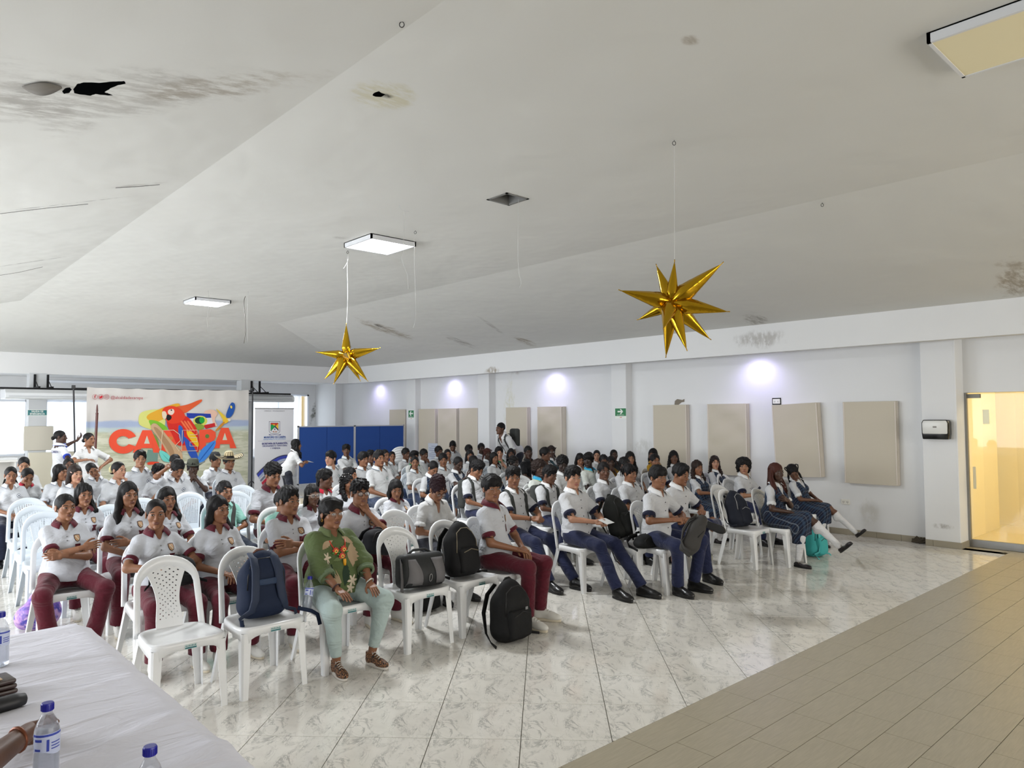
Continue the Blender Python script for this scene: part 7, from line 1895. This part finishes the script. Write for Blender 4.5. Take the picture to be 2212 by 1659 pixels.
chair_px(98, 1097, 8.35, 'nearest of the three empty chairs in a file at the left edge', 'lattice')
chair_px(408, 1054, 9.3, 'empty lattice-backed chair in front of the boy scratching his head', 'lattice')
chair_px(522, 1048, 9.75, 'empty lattice-backed chair in front of the boy in the striped sombrero', 'lattice')
chair_px(306, 1063, 9.0, 'empty lattice-backed chair left of the one before the head-scratching boy', 'lattice')
chair_px(508, 1068, 9.0, 'empty lattice-backed chair right behind the mint boy with a shoulder strap', 'lattice')
chair_px(236, 1083, 8.55, 'empty lattice-backed chair behind the waist-length-haired girl', 'lattice')
chair_px(1125, 1019, 8.2, 'empty white chair behind the curly boy with olive straps, farther one')
chair_px(1118, 1030, 7.45, 'empty white chair behind the curly boy with olive straps, nearer one')
chair_px(1558, 1036, 6.2, 'empty white chair right of the girl with a hand on her throat')
st = on_y(838, 963, 13.9)
for k in range(6): chair(st[0], 13.6, 'front', PI * .9, 'white chairs nested in one stack before the blue board', 'white chairs nested in one stack').location = (st[0], 13.6 - .012 * k, .055 * k)
# ================================================================== back of the hall: banners, boards, air conditioners
YBN = 16.2
def bp(px, py):     # crop coordinates (180,820, scale .17179) -> banner plane
    p = on_y(180 + px * .17179, 820 + py * .17179, YBN); return p[0], p[2]
bn = empty('event_banner', (0, 0, 0), 0, 'large CAREPA cloth banner with a macaw between two black poles', 'banner')
TL, TR = bp(48, 92), bp(2085, 130); BZ = .25
cm_ = mat('banner_cloth', (206, 202, 196), .7, .2); b = NB(cm_); sp = b.n('ShaderNodeSeparateXYZ'); b.l(b.tc.outputs['Object'], sp.inputs[0])
nzb = b.noise(b.mapped(b.tc.outputs['Object'], scale=(1, 1, 6), kind='POINT'), 2.2, 7, .65)
zc = b.math('ADD', sp.outputs[2], b.math('MULTIPLY', b.math('SUBTRACT', nzb, .5), .12))
fld = b.mix(b.ramp(nzb, .40, .58), lin((178, 180, 154)), lin((206, 205, 186)))
c1 = b.mix(b.ramp(zc, 1.76, 1.70), lin((204, 200, 196)), lin((160, 172, 198))); c1 = b.mix(b.ramp(zc, 1.64, 1.56), c1, lin((186, 198, 196))); c1 = b.mix(b.ramp(zc, 1.54, 1.46), c1, fld)
b.l(c1, b.b.inputs['Base Color'])
V = []; F = []; n, m_ = 90, 40
for i in range(n + 1):
    for j in range(m_ + 1):
        u, v_ = i / n, j / m_; zt = TL[1] * (1 - u) + TR[1] * u - .02 * math.sin(PI * u) - .012 * abs(math.sin(u * 22)) ; z = BZ + (zt - BZ) * v_
        y = YBN + .010 * math.sin(u * 26 + 2 * math.sin(v_ * 3)) * (.3 + .7 * v_ ** 3) + .006 * math.sin(u * 61 + v_ * 5) * v_ ** 6 + .012
        V.append((TL[0] + (TR[0] - TL[0]) * u, y, z))
for i in range(n):
    for j in range(m_): a = i * (m_ + 1) + j; F.append((a, a + m_ + 1, a + m_ + 2, a + 1))
mb = MB(); mb.add(V, F); ban = mb.build('cloth', cm_, bn, smooth='all')
LAY = [0]
def art(pts, rgb, name='print', rough=.7, parent=None, outline=None):
    LAY[0] += 1
    if any(w in name for w in ('macaw', 'leaf', 'branch', 'paint', 'foliage', 'bird')):
        for _ in range(2): pts = [q for i in range(len(pts)) for p, n_ in ((pts[i], pts[(i + 1) % len(pts)]),) for q in ((p[0] * .78 + n_[0] * .22, p[1] * .78 + n_[1] * .22), (p[0] * .22 + n_[0] * .78, p[1] * .22 + n_[1] * .78))]
    P = [bp(*p) for p in pts]; yy = YBN - .004 - .0005 * LAY[0]
    o = MB().prism(P, .0006, 'y', yy).build(name, mat('art_%d_%d_%d' % rgb, rgb, rough, .2), ban); return o
def blob(c, rx, ry, rgb, name='print', rot=0, n=20, j=0):
    return art([(c[0] + rx * math.cos(a) * math.cos(rot) - ry * math.sin(a) * math.sin(rot), c[1] + rx * math.cos(a) * math.sin(rot) + ry * math.sin(a) * math.cos(rot)) for a in np.linspace(0, 2 * PI, n + 1)[:-1]], rgb, name)
art([(690, 560), (700, 420), (820, 380), (1010, 370), (1040, 600), (900, 640), (760, 600)], (206, 206, 120), 'paint_stroke'); art([(760, 460), (1000, 350), (1190, 290), (1230, 330), (1060, 470), (880, 560)], (214, 160, 50), 'paint_stroke')
art([(1150, 340), (1300, 320), (1490, 240), (1495, 275), (1360, 370), (1270, 430), (1180, 420)], (214, 90, 50), 'paint_stroke'); art([(1500, 400), (1620, 370), (1700, 420), (1640, 500), (1700, 600), (1560, 560)], (218, 180, 160), 'paint_stroke')
art([(810, 500), (940, 520), (1060, 600), (1060, 660), (930, 650), (850, 590)], (120, 176, 50), 'leaf')
art([(1295, 420), (1600, 430), (1640, 600), (1380, 620)], (206, 206, 208), 'flag'); art([(1295, 420), (1600, 430), (1608, 480), (1305, 490)], (40, 60, 150), 'flag_stripe'); art([(1500, 575), (1650, 545), (1660, 590), (1540, 620)], (186, 40, 44), 'flag_stripe')
blob((1468, 520), 90, 66, (200, 200, 90), 'flag_seal'); blob((1462, 515), 62, 45, (30, 60, 50), 'flag_seal'); blob((1490, 510), 34, 40, (30, 150, 60), 'flag_seal')
blob((1440, 595), 80, 40, (130, 150, 60), 'foliage'); blob((880, 780), 60, 120, (120, 140, 60), 'foliage', -.4); art([(760, 1040), (810, 880), (940, 900), (930, 1040)], (110, 140, 130), 'print')
# letters C A R E P A
RED = (226, 82, 56)
def cshape():
    P = []; 
    for a in np.linspace(-.42, -5.86, 30): P.append((498 + 178 * math.cos(a), 776 + 155 * math.sin(a)))
    for a in np.linspace(-5.75, -.53, 26): P.append((498 + 82 * math.cos(a), 776 + 66 * math.sin(a)))
    return P
art(cshape(), RED, 'letter')
def cutA(x0, x1, yt, yb, ins=None):
    w = x1 - x0; cx = (x0 + x1) / 2
    art([(x0, yb), (cx - w * .16, yt), (cx + w * .16, yt), (x1, yb), (x1 - w * .27, yb), (cx + w * .20, yb - (yb - yt) * .20), (cx - w * .20, yb - (yb - yt) * .20), (x0 + w * .27, yb)], RED, 'letter')
    art([(cx - w * .10, yb - (yb - yt) * .40), (cx, yb - (yb - yt) * .76), (cx + w * .10, yb - (yb - yt) * .40)], (196, 200, 180), 'letter_counter')
cutA(620, 975, 636, 918)
art([(975, 905), (1000, 636), (1130, 630), (1200, 690), (1215, 770), (1150, 830), (1250, 905), (1120, 905), (1060, 840), (1050, 905)], RED, 'letter'); blob((1090, 740), 34, 26, (196, 120, 60), 'letter_counter')
art([(1225, 900), (1240, 636), (1430, 630), (1430, 690), (1330, 695), (1330, 730), (1420, 730), (1420, 780), (1330, 785), (1330, 835), (1430, 835), (1430, 895)], (206, 110, 80), 'letter')
art([(1450, 880), (1455, 632), (1600, 622), (1660, 660), (1665, 720), (1630, 780), (1540, 795), (1530, 880)], RED, 'letter'); blob((1555, 712), 26, 26, (90, 120, 60), 'letter_counter')
cutA(1630, 1922, 606, 862)
# branch, macaw, surfboard-like leaves
art([(832, 600), (870, 545), (935, 560), (1110, 780), (1240, 900), (1250, 1030), (1080, 1030), (1040, 900), (960, 760)], (190, 158, 124), 'branch'); art([(860, 590), (930, 600), (1120, 840), (1160, 1000), (1110, 1020), (1060, 880)], (164, 130, 98), 'branch')
art([(1040, 500), (1240, 440), (1330, 480), (1430, 620), (1455, 760), (1450, 920), (1400, 900), (1300, 820), (1180, 840), (1120, 700), (1060, 600)], (200, 44, 36), 'macaw'); art([(985, 380), (1040, 335), (1140, 330), (1230, 380), (1290, 460), (1230, 540), (1100, 560), (1040, 520), (1010, 430)], (214, 62, 38), 'macaw_head')
art([(1060, 380), (1130, 365), (1145, 410), (1110, 450), (1060, 430)], (220, 200, 186), 'macaw_face'); blob((1104, 384), 11, 9, (20, 20, 20), 'macaw_eye'); art([(985, 400), (1030, 395), (1050, 450), (1030, 500), (1000, 495), (985, 450)], (216, 200, 176), 'macaw_beak'); art([(1050, 430), (1110, 460), (1100, 500), (1060, 520), (1035, 490)], (30, 28, 30), 'macaw_beak')
art([(1190, 560), (1250, 600), (1270, 760), (1240, 830), (1190, 700)], (50, 90, 170), 'macaw_wing'); art([(1290, 620), (1400, 680), (1450, 800), (1440, 860), (1370, 790), (1300, 700)], (224, 180, 40), 'macaw_wing'); art([(1250, 700), (1320, 760), (1400, 860), (1460, 1030), (1380, 1030), (1300, 900)], (44, 80, 170), 'macaw_tail')
for dx in (0, 40, 80): art([(1210 + dx, 520), (1240 + dx, 515), (1330 + dx * .9, 650), (1320 + dx * .9, 665)], (226, 110, 70), 'macaw_feather')
art([(1420, 1030), (1470, 880), (1600, 780), (1655, 762), (1665, 810), (1600, 930), (1480, 1060)], (66, 130, 210), 'blue_leaf'); art([(1440, 1030), (1640, 780), (1648, 790), (1450, 1040)], (40, 90, 170), 'blue_leaf'); art([(945, 900), (970, 880), (1060, 930), (1110, 1000), (1100, 1040), (1000, 1030), (960, 960)], (110, 200, 190), 'teal_leaf'); art([(960, 900), (1090, 1030), (1080, 1035)], (70, 160, 150), 'teal_leaf')
art([(800, 1040), (850, 1030), (960, 1035), (930, 1060), (800, 1075)], (216, 70, 44), 'small_macaw')
art([(1650, 350), (1760, 440), (1800, 490), (1760, 520), (1700, 420)], (216, 186, 60), 'flying_macaw'); art([(1780, 460), (1830, 330), (1860, 282), (1900, 300), (1905, 360), (1870, 450), (1820, 490)], (40, 84, 160), 'flying_macaw_wing'); art([(1845, 320), (1870, 340), (1860, 370), (1840, 350)], (226, 200, 90), 'flying_macaw_wing')
art([(1740, 500), (1820, 480), (1845, 500), (1800, 545), (1760, 560)], (224, 180, 50), 'flying_macaw'); art([(1800, 490), (1842, 488), (1845, 520), (1825, 530)], (210, 206, 190), 'flying_macaw_head'); art([(1760, 520), (1780, 545), (1690, 640), (1640, 650)], (190, 130, 50), 'flying_macaw_tail')
# outlines of R and E in pale thread-like strokes
def stroke(pts, rgb=(222, 206, 176), w=.006):
    LAY[0] += 1; MB().tube([(lambda q: (q[0], YBN - .006 - .0005 * LAY[0], q[1]))(bp(*p)) for p in pts], w, 4).build('outline', mat('art_line_%d' % rgb[0], rgb, .7), ban)
stroke([(965, 900), (990, 640), (1130, 634), (1205, 690), (1215, 765), (1150, 830), (1200, 900)]); stroke([(1228, 900), (1240, 638), (1425, 634), (1425, 690), (1335, 695)]); stroke([(1335, 730), (1425, 728), (1425, 782), (1335, 785), (1335, 835), (1430, 838), (1425, 893), (1232, 900)])
def letters(txt, px, py, size_px, rgb, crop='b', bold=0, align='LEFT', Y=None, parent=None, fn=None, sx=1., name='lettering'):
    fn = fn or bp; x, z = fn(px, py); x2, z2 = fn(px, py + size_px); sz = (z - z2) * 1.35
    V, F = text_mesh(txt, sz, .0008, bold, align, sx); V = V[:, [0, 2, 1]] * [1, -1, 1]; V = V + [x, (Y or YBN) - .008 - .0005 * LAY[0] * (Y is None), z]
    g = MB(); g.add(V, F); o = g.build(name, mat('ink_%d_%d_%d' % rgb, rgb, .6), parent or ban); o['kind'] = 'stuff'; return o
letters('@alcaldíadecarepa', 338, 226, 40, (168, 60, 70), sx=.92)
for i, cx in enumerate((141, 216, 287)):
    LAY[0] += 1; MB().tube([(lambda q: (q[0], YBN - .008 - .0005 * LAY[0], q[1]))(bp(cx + 31 * math.cos(a), 218 + 31 * math.sin(a))) for a in np.linspace(0, 2 * PI, 25)[:-1]], .0035, 4, closed=True).build('icon_ring', mat('ink_168_60_70', (168, 60, 70), .6), ban)
letters('f', 141, 219, 44, (168, 40, 50), bold=.003, align='CENTER')
art([(190, 205), (205, 214), (212, 212), (216, 203), (226, 200), (236, 206), (240, 212), (236, 226), (222, 238), (206, 238), (192, 234), (202, 230), (194, 222), (200, 221), (190, 212)], (186, 44, 54), 'icon_bird')
LAY[0] += 1
for rr_ in (17, 7): MB().tube([(lambda q: (q[0], YBN - .008 - .0005 * LAY[0], q[1]))(bp(287 + rr_ * (abs(math.cos(a)) ** (.5 if rr_ == 17 else 1)) * math.copysign(1, math.cos(a)), 218 + rr_ * (abs(math.sin(a)) ** (.5 if rr_ == 17 else 1)) * math.copysign(1, math.sin(a)))) for a in np.linspace(0, 2 * PI, 25)[:-1]], .0028, 4, closed=True).build('icon_camera', mat('ink_168_60_70', (168, 60, 70), .6), ban)
pole_m = mat('pole_black', (20, 20, 24), .4, .5)
for (x, y, lb) in ((160, 834, 0), (547.5, 840, 1)):
    p = on_y(x, y, YBN); g = MB(); q = on_y({160: 168, 547.5: 546}[x], 990, YBN)
    g.tube([(p[0], YBN + .05, p[2]), (q[0], YBN + .05, .03)], .016, 10); g.build('pole', pole_m, bn, smooth=True)
    for a in (0, 2.1, 4.2): MB().tube([(q[0], YBN + .05, .35), (q[0] + .35 * math.cos(a), YBN + .05 + .35 * math.sin(a), .012)], .011, 8).build('stand_leg', pole_m, bn, smooth=True)
    MB().box((q[0] - .03 if lb else p[0] - .03, YBN + .02, p[2] - .05), ((q[0] if lb else p[0]) + .03, YBN + .08, p[2] + .02)).build('clamp', pole_m, bn, bevel=.005)
a_, b_ = on_y(156, 833, YBN), on_y(549, 840, YBN); MB().tube([(a_[0], YBN + .05, a_[2] - .05), (b_[0], YBN + .05, b_[2] - .05)], .013, 8).build('crossbar', pole_m, bn, smooth=True)
# wooden flagpole
p, q = on_y(210, 873, 15.9), on_y(204, 1000, 15.9)
fp = empty('flagpole', (0, 0, 0), 0, 'thin dark wooden flagpole with a pointed tip before the banner', 'flagpole')
MB().tube([(q[0] - .02, 15.9, .0), (p[0], 15.9, p[2] - .20)], .024, 10).build('shaft', mat('dark_wood', (86, 42, 36), .4), fp, smooth=True); MB().lathe([(.026, -.20), (.026, -.17), (.014, -.165), (.020, -.13), (.012, -.03), (.003, 0)], 12, at=(p[0], 15.9, p[2])).build('finial', mat('dark_wood', (86, 42, 36), .4), fp, smooth=True)
MB().lathe([(.14, 0), (.14, .02), (.04, .04), (.03, .12)], 16, at=(q[0] - .02, 15.9, 0)).build('base', pole_m, fp, smooth=True)
# roll-up banner
YR = 15.6
def rp(px, py): p = on_y(540 + px * .1146, 870 + py * .1146, YR); return p[0], p[2]
ru = empty('rollup_banner', (0, 0, 0), 0, 'white roll-up banner with a coat of arms and MUNICIPIO DE CAREPA', 'banner')
A, B_ = rp(98, 108), rp(822, 104); rb = MB().box((A[0], YR, .08), (B_[0], YR + .004, A[1])).build('sheet', mat('rollup_white', (208, 208, 212), .5), ru)
MB().box((A[0] - .02, YR - .05, .0), (B_[0] + .02, YR + .07, .09)).build('base', alu, ru, bevel=.01); MB().box((A[0] - .005, YR - .01, A[1] - .01), (B_[0] + .005, YR + .014, A[1] + .012)).build('top_rail', alu, ru, bevel=.003)
RL = [0]
def rart(pts, rgb, name='print'):
    RL[0] += 1; P = [rp(*p) for p in pts]; return MB().prism(P, .0005, 'y', YR - .001 - .0007 * RL[0]).build(name, mat('art_%d_%d_%d' % rgb, rgb, .6, .2), rb)
rart([(358, 350), (565, 350), (565, 545), (540, 575), (465, 590), (385, 575), (358, 545)], (60, 60, 80), 'shield'); rart([(364, 356), (559, 356), (559, 543), (536, 570), (465, 584), (389, 570), (364, 543)], (206, 206, 210), 'shield')
rart([(388, 378), (536, 378), (536, 530), (465, 560), (388, 530)], (60, 60, 80), 'shield'); rart([(392, 382), (532, 382), (532, 400), (470, 430), (392, 420)], (186, 60, 50), 'shield_field'); rart([(392, 418), (420, 405), (480, 432), (392, 528)], (30, 150, 80), 'shield_field'); rart([(490, 432), (532, 390), (532, 500), (480, 440)], (220, 180, 60), 'shield_field')
rart([(465, 462), (532, 528), (465, 556), (398, 528)], (212, 212, 216), 'shield_field'); rart([(420, 410), (450, 396), (480, 420), (450, 432)], (226, 150, 50), 'shield_field')
for c in ((465, 500), (445, 545), (487, 545)): rart([(c[0] + 12 * math.cos(a), c[1] + 16 * math.sin(a)) for a in np.linspace(0, 6.28, 9)[:-1]], (70, 60, 80) if c[0] == 465 else (176, 120, 96), 'shield_charge')
rart([(350, 588), (400, 600), (465, 592), (530, 600), (580, 588), (575, 612), (520, 612), (465, 604), (410, 612), (356, 612)], (120, 120, 150), 'ribbon'); rart([(372, 594), (410, 603), (465, 596), (520, 603), (562, 594), (520, 608), (465, 600), (410, 608)], (206, 206, 210), 'ribbon')
RI = dict(fn=rp, Y=YR, parent=rb, align='CENTER')
letters('MUNICIPIO DE CAREPA', 467, 650, 36, (40, 80, 150), bold=.0012, sx=.84, **RI); letters('DEPARTAMENTO DE ANTIOQUIA', 465, 688, 22, (110, 150, 200), sx=.98, **RI); letters('SECRETARÍA DE PLANEACIÓN,', 466, 768, 34, (44, 44, 120), bold=.0014, sx=.80, **RI)
letters('ORDENAMIENTO TERRITORIAL', 468, 812, 32, (60, 60, 130), sx=.80, **RI); letters('Y VIVIENDA', 472, 858, 32, (60, 60, 130), sx=.88, **RI); letters('alcaldíadecarepa      www.carepa-antioquia.gov.co', 462, 152, 15, (110, 110, 116), sx=.98, **RI)
rart([(145, 720), (790, 716), (790, 719), (145, 723)], (110, 110, 130), 'rule')
def swoosh(o0, o1, rgb): 
    def cv(t, o): return (118 + 560 * t ** .9 + o * .55, 1340 - 360 * math.sin(t * PI / 2) ** .85 + o)
    pts = [cv(t, o0) for t in np.linspace(0, 1.1, 16)] + [cv(t, o1) for t in np.linspace(1.1, 0, 16)]; rart(pts, rgb, 'swoosh')
swoosh(0, 14, (60, 62, 90)); swoosh(16, 60, (60, 70, 160)); swoosh(64, 95, (160, 170, 200)); swoosh(120, 150, (110, 112, 130)); swoosh(168, 240, (176, 48, 66))
# blue display boards
YD = 15.35
dbm = mat('board_blue', (40, 72, 138), .8, .2, bump=.1, bscale=80)
x0_, x1_, x2_, zt_ = on_y(644, 922, YD)[0], on_y(766, 919, YD)[0], on_y(873, 918, YD)[0], on_y(766, 919, YD)[2]
for k, (a, c, lb) in enumerate(((x0_, x1_, 'blue felt display board on the left, beside the roll-up banner'), (x1_, x2_, 'blue felt display board on the right, nearer the side wall'))):
    r = empty('display_board', (0, 0, 0), 0, lb, 'display board', 'blue felt display boards')
    mid = (a + c) / 2
    for (u, v_) in ((a + .02, mid), (mid, c - .02)): MB().box((u + .004, YD, .28), (v_ - .004, YD + .03, zt_ - .025)).build('felt_panel', dbm, r, bevel=.003)
    fr = alu if False else mat('board_frame', (180, 182, 186), .4, metal=.3)
    for bx in (((a, YD - .01, .0), (a + .025, YD + .04, zt_ + .01)), ((c - .025, YD - .01, 0), (c, YD + .04, zt_ + .01)), ((a, YD - .01, zt_ - .025), (c, YD + .04, zt_)), ((a, YD - .01, .26), (c, YD + .04, .285))): MB().box(*bx).build('frame', fr, r)
    for u in (a + .012, c - .012): MB().box((u - .02, YD - .22, 0), (u + .02, YD + .25, .02)).build('foot', fr, r)
# air conditioners on brackets
def ac(xa, xb, Z0, Z1, Y, label, vents=False):
    r = empty('air_conditioner', (0, 0, 0), 0, label, 'air conditioner', 'ceiling-hung air conditioners')
    sec = [(Y - .34, Z0 + .03), (Y - .30, Z0), (Y + .28, Z0), (Y + .34, Z0 + .04), (Y + .34, Z1 - .01), (Y + .30, Z1), (Y - .22, Z1), (Y - .33, Z0 + .12)]
    MB().prism(sec, xb - xa, 'x', xa).build('housing', mat('ac_white', (214, 216, 218), .4), r, bevel=.012)
    for k in range(4 if vents else 1):
        zz = Z0 + .05 + .035 * k; MB().box((xa + .06, Y - .352 + .014 * k, zz), (xb - .06, Y - .32 + .014 * k, zz + (.012 if vents else .004))).build('air_vent', mat('vent_dark', (50, 52, 60) if vents else (130, 134, 140), .5), r)
    MB().box((xa - .1, Y - .02, Z1 + .005), (xb + .05, Y + .02, Z1 + .045)).build('carrier_bar', black_m, r)
    for fx in (.42, .58): u = xa + (xb - xa) * fx; MB().box((u - .02, YB - .05, Z1 + .0), (u + .02, YB - .01, ZB - .01)).box((u - .018, Y - .02, Z1 + .04), (u + .018, YB - .02, Z1 + .075)).build('bracket', black_m, r); MB().tube([(u, Y + .1, Z1 + .06), (u, YB - .04, Z1 + .24)], .009, 6).build('bracket_brace', black_m, r)
ac(2.22, 3.69, 2.185, 2.38, 17.55, 'white air conditioner hanging at the top left on black brackets'); ac(6.95, 8.27, 2.18, 2.36, 17.55, 'white air conditioner with dark vents behind the black banner pole', True)
# desk and papers at the far left edge
d = empty('desk', (1.95, 14.6, 0), 0, 'white desk at the far left edge, below the window', 'desk')
p = on_y(32, 992, 14.6); MB().box((-1.2, -.3, p[2] - .03), (p[0] - 1.95, .3, p[2])).build('desktop', mat('desk_white', (206, 204, 200), .5), d, bevel=.004)
MB().box((-1.15, -.28, 0), (-1.13, .28, p[2] - .03)).build('side_panel', mat('desk_white', (206, 204, 200), .5), d); MB().box((p[0] - 1.99, -.28, 0), (p[0] - 1.97, .28, p[2] - .03)).build('side_panel', mat('desk_white', (206, 204, 200), .5), d); MB().box((-1.14, .20, .2), (p[0] - 1.98, .22, p[2] - .03)).build('back_panel', mat('desk_white', (206, 204, 200), .5), d)
tag(MB().box((1.66, 14.45, p[2] + .001), (2.06, 14.72, p[2] + .03)).build('paper_pile', mat('paper_white', (206, 208, 208), .7)), 'pile of white papers on the desk at the far left edge', 'papers')
# notice sheets near the wall panels
q = on_x(932, 982, XW - .12); r = tag(MB().box((XW - .122, q[1] - .26, .70), (XW - .118, q[1] + .14, 1.12)).build('notice_sheet', mat('notice_pale', (190, 196, 206), .6)), 'pale printed notice sheet low on the wall behind the students', 'notice')
g = MB()
for k in range(7): g.box((XW - .1235, q[1] - .22, .74 + .05 * k), (XW - .1222, q[1] + (.10 if k % 3 else .0), .75 + .05 * k))
o = g.build('notice_print', mat('notice_ink', (110, 120, 150), .6), r); o['kind'] = 'stuff'
# woman's shirt back lettering
pp_ = PP['point']; V, F = text_mesh('CAREPA', .055, .0015, .001); o = pp_.obj
h0 = pp_.D.hit(np.array([pp_.T((-.05, .35, .90))]), -pp_.rt * 0 + pp_.fwd)[0]; V3 = np.stack([-V[:, 0], V[:, 2] * 0, V[:, 1]], 1)
W_ = h0 + np.outer(V3[:, 0], pp_.rt) + np.outer(V3[:, 2], pp_.up) - pp_.fwd * .012; g = MB(); g.add(W_, F); x = g.build('shirt_lettering', mat('ink_44_44_120', (44, 44, 120), .6), pp_.shirt); x['kind'] = 'stuff'
